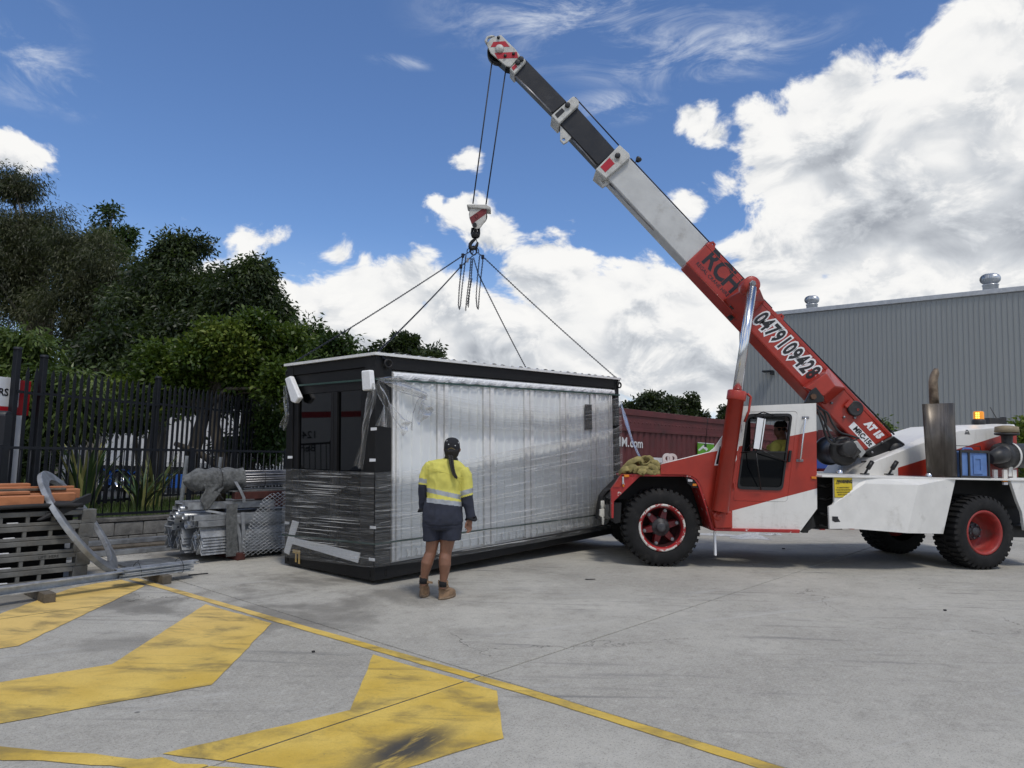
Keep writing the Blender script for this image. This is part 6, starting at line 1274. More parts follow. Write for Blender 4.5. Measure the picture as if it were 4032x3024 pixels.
# rubber sheets and old boards between pallets and timber
mb = MB(); mb.grid(lambda s, t: UV(.75 + 2.3 * s, 8.90 + 1.0 * t, ZP + .02 + .055 * (1 - s) + .012 * math.sin(9 * s) + .02 * math.sin(5 * t)), 40, 12); o = build('rubber_sheet', mb, M_RUB); o.modifiers.new('t', 'SOLIDIFY').thickness = -.04; tag(o, 'black rubber sheet spread over the top pallet', 'rubber sheet')
mb = MB()
pth = [P(*ZL(460, 560), 7.75), P(*ZL(640, 500), 7.9), P(*ZL(760, 470), 8.0), P(*ZL(900, 410), 8.1), P(*ZL(1045, 345), 8.3)]; ww = [.006, .03, .05, .06, .06]
for (p, q), (a, b_) in zip(zip(pth, pth[1:]), zip(ww, ww[1:])): mb.loft([[p + Vector((-.02, -.01, 0)), p + Vector((.01, .01, 0)), p + Vector((.01, .01, a * 1.6)), p + Vector((-.02, -.01, a * 1.6))], [q + Vector((-.02, -.01, 0)), q + Vector((.01, .01, 0)), q + Vector((.01, .01, b_ * 1.6)), q + Vector((-.02, -.01, b_ * 1.6))]], smooth=False)
solo('rubber_flap', mb, M_RUB, 'black rubber flap sagging over the pallet edge below the orange timber', 'rubber flap')
for k, (u0, u1, v0, zz) in enumerate(((1.6, 2.98, 9.25, .0), (1.9, 3.06, 9.45, .01))):
    solo('old_board', ubox(MB(), u0, u1, v0, v0 + .11, ZP + .055 + zz, ZP + .085 + zz), M_OLDT, ('weathered board under the orange timber, nearer of two', 'weathered board under the orange timber, farther of two')[k], 'board', bevel=.004)
# orange timbers
def beam(lab, u0, u1, v0, w, z0, h, mat=None, skew=0.0, mat2=None):
    mb = MB(); mb.prism([UV(u0, v0, z0), UV(u1, v0 + skew, z0), UV(u1, v0 + w + skew, z0), UV(u0, v0 + w, z0)], ZZ * h); return solo('timber_beam', mb, mat or M_ORNG, lab, 'timber', 'timbers on the pallet stack', bevel=.006)
def uat(x, v): p = PL(*ZL(x, 300), UV(0, v), YV); return p.dot(YU)
zb_ = lambda y, x, v: PL(*ZL(x, y), UV(0, v), YV).z
v1 = 8.93; beam('orange timber in front on the stack, ending left of the steel ring', .7, uat(520, v1), v1, .13, zb_(388, 480, v1), zb_(272, 480, v1) - zb_(388, 480, v1))
v2 = 9.12; beam('orange timber with a broken end behind the steel ring', 1.2, uat(885, v2), v2, .12, zb_(348, 800, v2), zb_(240, 800, v2) - zb_(348, 800, v2))
v3 = 9.30; beam('orange timber farthest right on the stack', 1.2, uat(932, v3), v3, .12, zb_(300, 900, v3), zb_(192, 900, v3) - zb_(300, 900, v3))
v4 = 9.50; beam('orange timber lying highest at the left edge', .5, uat(347, v4), v4, .12, zb_(215, 200, v4), zb_(132, 200, v4) - zb_(215, 200, v4))
v5 = 9.22; beam('thin brown lath lying across the orange timbers', .9, uat(790, v5), v5, .05, zb_(222, 400, v5), .028, M_OLDT, .06); beam('thin orange lath lying across the timbers', .9, uat(865, 9.42), 9.40, .06, zb_(190, 800, 9.4), .03, None, .04)
beam('pale lath between the orange timbers', .8, uat(350, 9.1), 9.1, .08, zb_(262, 200, 9.1), .035)
# leaning galvanised ring
B_ = G(*ZL(1335, 1168)); T_ = P(*ZL(500, 12), 8.40); av = (T_ - B_); Lr = av.length; av.normalize(); cen = (T_ + B_) / 2
vw = (cen - CAMP).normalized(); e1 = (vw - av * vw.dot(av)).normalized(); e2 = av.cross(e1).normalized(); e2 = e2 if e2.x > 0 else -e2
tl_ = R(11); ev = (e1 * math.cos(tl_) + e2 * math.sin(tl_)).normalized(); nn = av.cross(ev).normalized()
Ro, Ri = Lr / 2, Lr / 2 * .81; N = 72; mb = MB()
O_ = [cen + (av * math.cos(2 * PI * k / N) + ev * math.sin(2 * PI * k / N)) * Ro for k in range(N)]; I_ = [cen + (av * math.cos(2 * PI * k / N) + ev * math.sin(2 * PI * k / N)) * Ri for k in range(N)]
th = nn * .028; base4 = [[O_[k] + th, I_[k] + th, I_[k] - th, O_[k] - th] for k in range(N)]
mb.add([p for r_ in base4 for p in r_], [(k * 4 + j, k * 4 + (j + 1) % 4, ((k + 1) % N) * 4 + (j + 1) % 4, ((k + 1) % N) * 4 + j) for k in range(N) for j in range(4)]); mn = min(p[2] for p in mb.v); mb.v = [(p[0], p[1], p[2] - mn + .001) for p in mb.v]
solo('steel_ring', mb, M_GALVD, 'large galvanised steel ring leaning on the pallet stack', 'ring', bevel=.005)
# rails on dunnage in front
def channel(mb, u0, v0, u1, v1, z, w=.10, h=.06, t=.006):
    a, b_ = UV(u0, v0, z), UV(u1, v1, z); d = (b_ - a).normalized(); s = d.cross(ZZ).normalized()
    for o1, o2, z0, z1 in ((0, t, 0, h), (t, w - t, h * .45, h * .45 + t), (w - t, w, 0, h)):
        mb.prism([a + s * -o1 + ZZ * z0, b_ + s * -o1 + ZZ * z0, b_ + s * -o2 + ZZ * z0, a + s * -o2 + ZZ * z0], ZZ * (z1 - z0))
    return mb
def chanC(mb, u0, v0, u1, v1, z, w=.07, h=.06, t=.005, lip=.014):
    a, b_ = UV(u0, v0, z), UV(u1, v1, z); d = (b_ - a).normalized(); s = -d.cross(ZZ).normalized()
    for o1, o2, z0, z1 in ((t, w - t, 0, t), (t, w - t, h - t, h), (w - t, w, 0, h), (0, t, 0, lip), (0, t, h - lip, h)):
        mb.prism([a + s * o1 + ZZ * z0, b_ + s * o1 + ZZ * z0, b_ + s * o2 + ZZ * z0, a + s * o2 + ZZ * z0], ZZ * (z1 - z0))
    return mb
solo('steel_rail', chanC(MB(), 1.2, 7.86, 3.32, 8.16, .093, .08, .085), M_GALV, 'single long galvanised channel rail running off the left edge', 'rail', bevel=.0015)
bd = thing('rail_bundle', 'bundle of galvanised channel rails tied with wire on the timber block', 'rails', UV(3.7, 8.2, .09))
for k, (dv, dz_, u0, u1) in enumerate(((0, 0, 3.22, 4.02), (.0, .062, 3.24, 4.02), (.11, .0, 3.18, 4.05), (.11, .062, 3.20, 4.13))): build('rail', chanC(MB(), u0, 8.13 + dv, u1, 8.20 + dv, .093 + dz_ * .8, .07, .046), M_GALV, bd, bevel=.001)
for u in (3.42, 3.88):
    mb = MB(); c = UV(u, 8.27, .155); mb.tube([c + YV * .125 * math.cos(k * PI / 6) + ZZ * .085 * math.sin(k * PI / 6) + YU * .01 * math.sin(k) for k in range(12)], .003, 5, closed=True); mb.tube([c + ZZ * .085, c + ZZ * .11 + YU * .01], .003, 5); build('tie_wire', mb, M_IRON, bd)
for (x, y, lab, w) in ((510, 1535, 'timber block under the long rail at left', .1), (1895, 1310, 'charred timber block under the rail bundle', .1)):
    p = G(*ZL(x, y)); mb = MB(); q = p + YV * .62; mb.prism([p, p + YU * w, q + YU * w, q], ZZ * .092); solo('timber_block', mb, M_OLDT, lab, 'timber block', 'timber blocks under the rails', bevel=.006)
# tubes at the foot of the wall
for k, (v, z, u0, u1, lab) in enumerate(((10.80, .10, 2.9, 6.4, 'galvanised channel along the foot of the block wall'), (10.45, .004, 2.9, 6.6, 'lower galvanised channel lying in front of the block wall'))): solo('steel_channel', channel(MB(), u0, v, u1, v, z, .12, .06), M_GALVD, lab, 'channel', bevel=.002)
mb = MB(); ubox(mb, 2.8, 6.6, 10.62, 10.97, .0, .095); solo('timber_sleeper', mb, M_OLDT, 'dark timber sleeper against the foot of the block wall', 'sleeper', bevel=.01)
# steel grating on the ground
mb = MB()
for k in range(20): ubox(mb, 3.72, 4.42, 9.28 + k * .022, 9.284 + k * .022, .012, .034)
for k in range(9): ubox(mb, 3.72 + k * .085, 3.726 + k * .085, 9.27, 9.72, .010, .030)
o = solo('steel_grating', mb, M_GALVD, 'small sheet of steel grating lying flat near the ring', 'grating')
mb = MB(); rg3 = random.Random(3)
for k in range(9):
    u0 = 3.62 + rg3.uniform(0, .05); v0 = 8.98 + k * .016; mb.tube([UV(u0 + i * .12, v0 + rg3.uniform(-.015, .015), .03 + rg3.uniform(-.012, .02)) for i in range(7)], .011, 6, k % 3)
solo('cable_bundle', mb, [M_RUB, M_GALVD, M_BEAR], 'tangle of black and red cables on the ground beside the ring', 'cables')
# ---- the big galvanised bundle
gbn = thing('steel_bundle', 'strapped bundle of galvanised angles tubes and mesh left of the wrapped building', 'steel bundle', UV(5.4, 9.6, 0))
def gp(nm, mb, mat=None, bevel=.0015): return build(nm, mb, mat or M_GALV, gbn, bevel)
for u in (5.02, 6.0): gp('bearer', ubox(MB(), u, u + .12, 9.05, 10.2, 0, .1), M_BEAR, .006)
def angle(u0, u1, v, z, w=.075, h=.13, t=.008):
    mb = MB(); pr_o = [(-w, 0), (0, h), (w, 0)]; pr_i = [(-w + t * 1.4, 0), (0, h - t * 1.7), (w - t * 1.4, 0)]; pts = pr_o + pr_i[::-1]
    mb.prism([UV(u0, v + a, z + b_) for a, b_ in pts], YU * (u1 - u0)); return mb
hol = []
for col, (v, n, u0) in enumerate(((9.19, 7, 4.56), (9.37, 6, 4.58), (9.55, 6, 4.50), (9.66, 8, 4.62), (9.78, 8, 4.55), (9.90, 8, 4.66), (10.02, 9, 4.52))):
    for k in range(n):
        gp('angle', angle(u0 + random.uniform(-.03, .03), 7.0, v + random.uniform(-.004, .004), .101 + k * .038))
for k in range(3):
    for u in (4.66, 4.78, 4.86):
        if random.random() < .75:
            mb = MB(); mb.lathe([(.011, 0), (.011, .003), (0, .003)], UV(u + .02 * k, 9.19 - .034, .17 + .10 * k), (YV * -1 * .87 + ZZ * .5), 10); gp('bolt_hole', mb, M_INN, 0)
def sqt(u0, v, z, w, t=.005):
    mb = MB(); o_ = [(0, 0), (w, 0), (w, w), (0, w)]; i_ = [(t, t), (w - t, t), (w - t, w - t), (t, w - t)]; skin(mb, [UV(u0, v + a, z + b_) for a, b_ in o_], [[UV(u0, v + a, z + b_) for a, b_ in i_]], YU * (7.0 - u0)); return mb
zt_ = .101 + 7 * .038 + .10
for (u0, v, z, w) in ((4.50, 9.13, zt_, .075), (4.48, 9.21, zt_ + .01, .07), (4.44, 9.14, zt_ + .08, .07), (4.52, 9.30, zt_ - .02, .08), (4.46, 9.29, zt_ + .065, .07)): gp('square_tube', sqt(u0, v, z, w))
for (u0, v, z, r_) in ((4.50, 9.47, zt_ - .05, .055), (4.46, 9.48, zt_ + .07, .045), (4.42, 9.52, zt_ + .17, .04), (4.55, 9.28, .30, .05), (4.40, 9.60, zt_ + .08, .045)):
    mb = MB(); L = 7.0 - u0; mb.lathe([(r_ - .006, 0), (r_, 0), (r_, L), (r_ - .006, L)], UV(u0, v, z + r_), YU, 18, closed=True); gp('pipe', mb)
for k in range(5):   # drilled plates standing at the back
    gp('channel', channel(MB(), 4.42 + .03 * k, 9.70 + k * .001, 7.0, 9.70, zt_ - .08 + k * .075, .22, .068, .006))
    for u in (4.50, 4.62):
        mb = MB(); mb.lathe([(.013, 0), (.013, .003), (0, .003)], UV(u + .03 * k, 9.697, zt_ - .045 + k * .075), -YV, 10); gp('bolt_hole', mb, M_INN, 0)
gp('channel', channel(MB(), 4.40, 9.24, 6.2, 9.12, zt_ + .22, .10, .09, .006)); gp('flat_bar', ubox(MB(), 4.9, 7.0, 9.10, 9.12, zt_ + .02, zt_ + .12))
mb = MB(); mb.prism([UV(4.62, 9.2, zt_ + .19), UV(5.05, 9.1, zt_ + .10), UV(5.05, 9.12, zt_ + .10), UV(4.62, 9.22, zt_ + .19)], ZZ * .03); gp('flat_bar', mb)
# red bearers carrying the roll of rods
gp('bearer', ubox(MB(), 4.98, 6.2, 9.12, 9.22, zt_ + .34, zt_ + .44), M_BEAR, .006); gp('bearer', ubox(MB(), 5.6, 5.75, 9.12, 9.9, zt_ + .22, zt_ + .34), M_BEAR, .006); gp('bearer', ubox(MB(), 4.82, 4.9, 9.42, 9.5, .45, zt_ + .40), M_OLDT, .004)
gp('bearer', ubox(MB(), 4.95, 5.05, 9.5, 9.6, zt_ + .1, zt_ + .40), M_OLDT, .004)
# rods with a felt-wrapped end
rd_ = thing('rod_roll', 'long steel rods with a grey felt wrapped end lying on the steel bundle', 'rods', UV(5.3, 9.35, zt_ + .44)); rz = zt_ + .445
for k in range(22):
    a = random.uniform(0, 2 * PI); r_ = .125 * math.sqrt(random.random()); mb = MB(); mb.tube([UV(4.75, 9.36 + r_ * math.cos(a), rz + .14 + r_ * math.sin(a)), UV(6.9, 9.36 + .7 * r_ * math.cos(a + .4), rz + .20 + .7 * r_ * math.sin(a + .4))], .014, 7); build('rod', mb, M_STEEL, rd_)
mb = MB()
def felt(s, t):
    u = 4.36 + .80 * s; r_ = (.002 + .165 * math.sin(min(1, s * 2.6) * PI / 2) ** .6) * (1 + .045 * math.sin(9 * s + 3 * math.cos(2 * PI * t)) + .03 * math.sin(5 * 2 * PI * t + 4 * s) + .05 * math.sin(11 * 2 * PI * t)); a = 2 * PI * t
    return UV(u, 9.36 + r_ * math.cos(a) * 1.05, rz + .15 + r_ * math.sin(a) * .95 + .012 * math.sin(23 * s + 9 * t))
mb.grid(felt, 26, 26); build('felt_wrap', mb, M_FELT, rd_)
mb = MB(); mb.grid(lambda s, t: UV(4.56 + .26 * s + .03 * math.sin(8 * t), 9.20 - .02 * t + .015 * math.sin(9 * s), rz + .10 - t * (.24 + .10 * math.sin(5 * s + 1))), 12, 12); o = build('felt_rag', mb, M_FELT, rd_); o.modifiers.new('t', 'SOLIDIFY').thickness = .012
for u in (4.82, 5.45):
    mb = MB(); mb.tube([UV(u, 9.36 + .19 * math.cos(k * PI / 6), rz + .15 + .18 * math.sin(k * PI / 6)) for k in range(12)], .004, 5, closed=True); build('tie_wire', mb, M_IRON, rd_)
mb = MB(); ubox(mb, 4.95, 7.0, 9.14, 9.6, rz - .004, rz + .012); build('felt_mat', mb, M_FELT, rd_)
# felt strip and steel bands round the bundle
def ribbon(nm, pts, w, mat, par=gbn):
    mb = MB(); ps = [PL(*ZM(x, y), UV(0, v), YV) for x, y, v in pts]
    for p, q in zip(ps, ps[1:]): mb.prism([p, q, q + YU * w, p + YU * w], -YV * .004)
    return build(nm, mb, mat, par)
ribbon('felt_strip', [(1045, 520, 9.07), (1035, 800, 9.06), (1040, 1100, 9.065), (1035, 1380, 9.09)], .155, M_FELT); ribbon('steel_band', [(1280, 650, 9.08), (1295, 1000, 9.075), (1300, 1380, 9.09)], .05, M_GALV); ribbon('steel_band', [(1190, 840, 9.09), (1235, 1050, 9.08), (1262, 1380, 9.09)], .045, M_GALV); ribbon('steel_band', [(1165, 150, 9.16), (1240, 280, 9.12), (1300, 410, 9.115), (1305, 490, 9.115)], .045, M_GALV, rd_)
# mesh sheet leaning on the front
poly = [(1330, 1372), (1300, 1130), (1480, 700), (1630, 450), (1760, 350), (2060, 300), (2080, 1270)]
def seg_in(p0, d):
    ts = []
    for i in range(len(poly)):
        a, b_ = Vector(poly[i]), Vector(poly[(i + 1) % len(poly)]); e = b_ - a; den = d.x * e.y - d.y * e.x
        if abs(den) < 1e-6: continue
        w = a - p0; t = (w.x * e.y - w.y * e.x) / den; s = (w.x * d.y - w.y * d.x) / den
        if 0 <= s <= 1: ts.append(t)
    ts.sort(); return (ts[0], ts[-1]) if len(ts) >= 2 else None
mb = MB()
for d, step_, vv in ((Vector((1, -.68)).normalized(), 46, 9.035), (Vector((1, .78)).normalized(), 52, 9.043)):
    nrm = Vector((-d.y, d.x))
    for k in range(-40, 41):
        p0 = Vector((1700, 850)) + nrm * (k * step_); r_ = seg_in(p0, d)
        if r_ and r_[1] - r_[0] > 30:
            a, b_ = p0 + d * r_[0], p0 + d * r_[1]; wv = vv + .004 * math.sin(k); mb.tube([PL(*ZM(*a), UV(0, wv), YV), PL(*ZM(*b_), UV(0, wv), YV)], .0042, 4)
o = build('wire_mesh', mb, M_GALV, gbn); o['kind'] = 'stuff'
# ------------------------------------------------------------------ trees and plants
def leaf_mat(name, dark, mid, light, gloss=.45, trans=.28):
    m = bpy.data.materials.new(name); m.use_nodes = True; t = NT(m.node_tree); t.n.clear(); o = t.new('ShaderNodeOutputMaterial')
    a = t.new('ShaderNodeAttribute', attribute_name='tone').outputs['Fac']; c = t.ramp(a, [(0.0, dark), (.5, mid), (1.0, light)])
    b = t.new('ShaderNodeBsdfPrincipled'); t.put(b.inputs['Base Color'], c); b.inputs['Roughness'].default_value = gloss; b.inputs['Specular IOR Level'].default_value = .35
    tr_ = t.new('ShaderNodeBsdfTranslucent'); t.put(tr_.inputs[0], t.mix(.5, c, (.10, .16, .015))); mx = t.new('ShaderNodeMixShader'); mx.inputs[0].default_value = trans
    t.l.new(b.outputs[0], mx.inputs[1]); t.l.new(tr_.outputs[0], mx.inputs[2]); t.l.new(mx.outputs[0], o.inputs[0]); return m
ML = dict(gum=leaf_mat('leaf_gum', (.026, .031, .014), (.058, .066, .028), (.12, .125, .06)), dark=leaf_mat('leaf_dark', (.013, .022, .010), (.033, .052, .02), (.085, .115, .04)),
          lime=leaf_mat('leaf_lime', (.03, .06, .009), (.09, .14, .02), (.25, .29, .055), .4, .35), mid=leaf_mat('leaf_mid', (.024, .05, .013), (.055, .10, .024), (.12, .175, .045)),
          weep=leaf_mat('leaf_weep', (.04, .07, .016), (.095, .145, .033), (.19, .24, .07), .35, .35), far=leaf_mat('leaf_far', (.024, .034, .018), (.04, .054, .026), (.06, .075, .036)))
M_BARK = pmat('bark', (.10, .085, .065), .95, var=.4, scale=5, bump=.012, bscale=16, stretch=(1, 1, .25)); M_BARKP = pmat('bark_pale', (.20, .18, .15), .9, var=.35, scale=3, bump=.008, bscale=12, stretch=(1, 1, .2))
def leaves(cl, ctr, n, L, Wd, droop, rng, spread):
    """n leaves scattered over clump centres cl; ctr = crown centres used to face them outwards"""
    k = rng.integers(0, len(cl), n); off = np.clip(rng.normal(0, 1, (n, 3)), -1.7, 1.7) * spread[k][:, None]; off[:, 2] *= .75; p = cl[k] + off
    d = off / (np.linalg.norm(off, axis=1, keepdims=True) + 1e-6) + rng.normal(0, .6, (n, 3)); d[:, 2] -= droop; d /= np.linalg.norm(d, axis=1, keepdims=True)
    r_ = rng.normal(0, 1, (n, 3)); r_[:, 2] += .6; s = np.cross(d, r_); s /= np.linalg.norm(s, axis=1, keepdims=True) + 1e-6; nn = np.cross(s, d)
    l = (L * rng.uniform(.65, 1.3, n))[:, None]; w = (Wd * rng.uniform(.7, 1.25, n))[:, None]
    v = np.stack([p, p + d * l * .45 + s * w + nn * l * .06, p + d * l + nn * l * -.10, p + d * l * .45 - s * w + nn * l * .06], 1).reshape(-1, 3)
    f = np.arange(n * 4).reshape(n, 4); return v, f, k
def tree(name, label, blobs, D, mat, n, L, Wd, base=None, trunk=.16, droop=.5, clumps=160, cs=.42, bark=None, group=None, seed=1, cat='tree', depth=.8, shell=.5, limbs=26, gz=-.8):
    rng = np.random.default_rng(seed); C = []; Rr = []; vol = []
    for (x, y, rx, ry) in blobs:
        c = P(x, y, D + rng.uniform(-.4, .4)); s = D / F_; C.append(tuple(c)); Rr.append((rx * s, (rx + ry) / 2 * s * depth, ry * s)); vol.append(rx * ry)
    C, Rr, vol = np.array(C), np.array(Rr), np.array(vol, float)
    # lobes bulge out of the big masses, clumps of leaves sit on the lobes
    ns = max(8, clumps // 7); pk = rng.choice(len(C), ns, p=vol / vol.sum()); dr_ = rng.normal(0, 1, (ns, 3)); dr_ /= np.linalg.norm(dr_, axis=1, keepdims=True)
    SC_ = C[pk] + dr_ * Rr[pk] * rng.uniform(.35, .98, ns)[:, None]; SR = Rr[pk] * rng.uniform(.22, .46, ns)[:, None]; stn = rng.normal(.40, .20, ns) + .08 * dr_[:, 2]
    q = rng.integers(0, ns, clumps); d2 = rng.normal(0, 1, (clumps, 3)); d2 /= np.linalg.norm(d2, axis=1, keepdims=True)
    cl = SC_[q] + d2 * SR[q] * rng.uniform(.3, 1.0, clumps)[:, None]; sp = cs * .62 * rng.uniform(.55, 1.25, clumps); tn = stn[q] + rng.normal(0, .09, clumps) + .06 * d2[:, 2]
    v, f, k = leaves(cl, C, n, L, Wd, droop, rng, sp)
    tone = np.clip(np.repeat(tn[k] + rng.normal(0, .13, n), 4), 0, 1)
    bz = np.array(base if base is not None else P(blobs[0][0], 1700, D)); bz[2] = gz; T = thing(name, label, cat, tuple(bz), group=group)
    o = fast_mesh('crown', v - bz, f, mat, T, tone=tone)
    mb = MB(); low = C[:, 2].min(); top = C[C[:, 2].argmax()]; B = Vector(bz); cm = Vector(C.mean(0)); fork = Vector((B.x + (cm.x - B.x) * .35, B.y + (cm.y - B.y) * .35, max(gz + .6, low - Rr[C[:, 2].argmin()][2] * .6)))
    w1 = B.lerp(fork, .5) + Vector((rng.uniform(-.1, .1), 0, 0)); mb.tube([B, B + ZZ * .15, w1, fork], [trunk * 1.4, trunk * 1.1, trunk * .95, trunk * .8], 10); build('trunk', mb, bark or M_BARK, T)
    mb = MB(); lim = rng.choice(clumps, min(limbs, clumps), replace=False)
    for j in lim:
        e = Vector(cl[j]); c = fork.lerp(e, .5) + Vector((rng.uniform(-.2, .2), rng.uniform(-.2, .2), .12 * (e - fork).length)); r0 = trunk * rng.uniform(.3, .55)
        mb.tube([fork.lerp(w1, .2), fork.lerp(c, .6), c, c.lerp(e, .6), e], [r0, r0 * .8, r0 * .55, r0 * .35, r0 * .12], 6)
    build('limbs', mb, bark or M_BARK, T); return T
GB = 'trees behind the fence'
tree('gum_tree', 'tallest drooping gum tree at the far left edge', [(50, 700, 110, 100), (60, 860, 160, 180), (190, 1000, 190, 200), (30, 1080, 170, 220), (100, 1300, 240, 220)], 26, ML['gum'], 64000, .17, .017, base=(-16.5, 26, 0), trunk=.28, droop=1.3, clumps=600, cs=.5, bark=M_BARKP, group=GB, seed=2)
tree('gum_tree', 'olive gum tree right of the tallest one, behind the fence', [(330, 960, 140, 130), (420, 1120, 150, 190), (300, 1200, 190, 200), (430, 1320, 170, 180)], 24.5, ML['gum'], 52000, .16, .016, base=(-14.3, 24.5, 0), trunk=.22, droop=1.2, clumps=520, cs=.45, bark=M_BARKP, group=GB, seed=3)
tree('light_tree', 'bright green treetop rising above the gum trees', [(415, 850, 75, 55), (490, 925, 48, 45), (400, 930, 60, 50), (440, 1000, 70, 60)], 27, ML['mid'], 7000, .16, .04, base=(-15.6, 27, 0), trunk=.12, droop=.3, clumps=120, cs=.28, group=GB, seed=4)
tree('dark_tree', 'dark leafy tree with pointed top left of centre behind the fence', [(690, 985, 105, 80), (650, 1110, 175, 140), (800, 1150, 130, 130), (580, 1280, 190, 170), (720, 1330, 200, 150)], 21, ML['dark'], 46000, .17, .030, base=(-10.4, 21, 0), trunk=.2, droop=.8, clumps=600, cs=.40, group=GB, seed=5)
tree('dark_tree', 'dark leafy tree nearest the wrapped building roof', [(985, 1120, 100, 75), (1050, 1230, 120, 130), (920, 1260, 150, 150), (1080, 1360, 90, 110)], 20, ML['dark'], 36000, .17, .030, base=(-7.4, 20, 0), trunk=.2, droop=.8, clumps=460, cs=.38, group=GB, seed=6)
tree('dark_tree', 'low dark tree filling the gap behind the bright green one', [(480, 1470, 260, 170), (900, 1450, 260, 190), (250, 1530, 180, 140), (1130, 1470, 120, 140)], 19, ML['dark'], 34000, .18, .036, base=(-9.6, 19, 0), trunk=.18, droop=.6, clumps=660, cs=.5, group=GB, seed=7)
tree('bright_tree', 'bright green rounded tree with two dark trunks just behind the fence', [(960, 1295, 110, 70), (1080, 1350, 130, 95), (850, 1390, 150, 105), (720, 1480, 170, 120), (990, 1440, 180, 130), (610, 1550, 140, 80), (1120, 1490, 110, 120)], 15.5, ML['lime'], 46000, .115, .033, base=(-6.95, 15.6, 0), trunk=.16, droop=.1, clumps=660, cs=.26, group=GB, seed=8, gz=.2)
mb = MB(); a = Vector((-6.25, 15.4, .25)); mb.tube([a, a + Vector((.05, 0, .9)), a + Vector((-.2, .1, 1.7)), a + Vector((-.1, .1, 2.6))], [.15, .13, .12, .08], 10); mb.tube([a + Vector((.05, 0, .75)), a + Vector((-.5, 0, 1.1)), a + Vector((-1.0, .05, 1.25))], [.08, .07, .05], 8); solo('tree_stem', mb, M_BARK, 'dark branching trunk under the bright green tree, nearer the building', 'trunk')
tree('weeping_tree', 'light green drooping tree behind the fence at far left', [(90, 1400, 110, 75), (60, 1540, 110, 110), (230, 1470, 110, 85), (180, 1630, 140, 110), (330, 1580, 90, 80), (60, 1720, 110, 90)], 13, ML['weep'], 15000, .16, .022, base=(-8.4, 13.2, 0), trunk=.09, droop=1.1, clumps=260, cs=.30, group=GB, seed=9, gz=.3)
tree('small_tree', 'small loose tree left of the near building corner', [(1250, 1300, 70, 55), (1340, 1350, 75, 55), (1220, 1400, 110, 80), (1330, 1430, 90, 60)], 19, ML['mid'], 9000, .14, .03, base=(-5.2, 19, 0), trunk=.1, droop=.4, clumps=160, cs=.28, group=GB, seed=10)
tree('small_tree', 'small dark treetop showing over the building roof', [(1550, 1370, 85, 55), (1660, 1395, 80, 35), (1480, 1410, 50, 40), (1600, 1440, 150, 60)], 19.5, ML['dark'], 8000, .14, .034, base=(-3.2, 19.5, 0), trunk=.1, droop=.2, clumps=140, cs=.24, group=GB, seed=11)
GF = 'far trees beyond the shipping container'
tree('far_tree', 'round far tree left above the maroon container', [(2490, 1615, 55, 38), (2570, 1585, 70, 50), (2630, 1630, 45, 35), (2540, 1650, 110, 40)], 60, ML['far'], 9000, .32, .10, base=(11.6, 60, 0), trunk=.2, droop=.3, clumps=220, cs=.5, group=GF, seed=12, cat='tree')
tree('far_tree', 'far tree with thin trunk right above the maroon container', [(2655, 1605, 18, 35), (2705, 1590, 42, 38), (2735, 1625, 38, 28), (2690, 1640, 60, 22)], 62, ML['far'], 6000, .30, .09, base=(15.0, 62, 0), trunk=.15, droop=.3, clumps=160, cs=.42, group=GF, seed=13)
tree('far_tree', 'narrow far tree beside the crane lift ram', [(2862, 1625, 26, 45), (2850, 1655, 30, 25), (2800, 1650, 30, 10)], 64, ML['far'], 3500, .30, .09, base=(19.3, 64, 0), trunk=.12, droop=.2, clumps=80, cs=.4, group=GF, seed=14)
tree('hedge_bush', 'green bush at the right edge behind the crane', [(4020, 1690, 60, 40), (4050, 1800, 80, 120), (4110, 1720, 80, 80)], 17, ML['lime'], 6000, .12, .035, base=(13.1, 17, 0), trunk=.05, droop=.1, clumps=140, cs=.2, seed=15, cat='bush', gz=0)
tree('pale_bush', 'pale leafy bush glimpsed between the boom tail and the warehouse', [(3475, 1700, 22, 40), (3465, 1760, 30, 30)], 24, ML['weep'], 900, .15, .04, base=(13.2, 24, 0), trunk=.05, droop=.2, clumps=80, cs=.3, seed=16, cat='bush', gz=0)
for k, (bl, D, nm, mt, n, lab, sd) in enumerate((([(990, 1760, 110, 80), (1080, 1700, 60, 110)], 16.2, 'bush', 'mid', 7000, 'dark green bush behind the fence next to the building', 21), ([(80, 1850, 110, 120), (150, 1930, 90, 70)], 12.4, 'bush', 'dark', 6000, 'low dark bush behind the gate post at left', 22), ([(560, 1650, 110, 50), (420, 1650, 70, 60)], 16.5, 'bush', 'lime', 3000, 'leafy lower boughs hanging before the white trailer', 23))):
    tree(nm, lab, bl, D, ML[mt], n, .12, .03, trunk=.04, droop=.4, clumps=140, cs=.22, seed=sd, cat='bush', group='bushes behind the fence', limbs=8, gz=.3)
tree('dark_tree', 'dark tree left of the picture, mirrored in the glass doors', [(-900, 1500, 420, 300), (-500, 1350, 350, 250), (-700, 1000, 350, 250)], 11.5, ML['dark'], 16000, .22, .05, base=(-12.5, 11.5, 0), trunk=.2, droop=.5, clumps=300, cs=.5, group=GB, seed=33)
tree('dark_tree', 'dark tree farther left of the picture, mirrored in the glass doors', [(-2600, 1500, 700, 450), (-2400, 900, 500, 350)], 8, ML['dark'], 12000, .22, .05, base=(-13.5, 8, 0), trunk=.2, droop=.5, clumps=260, cs=.5, group=GB, seed=34)
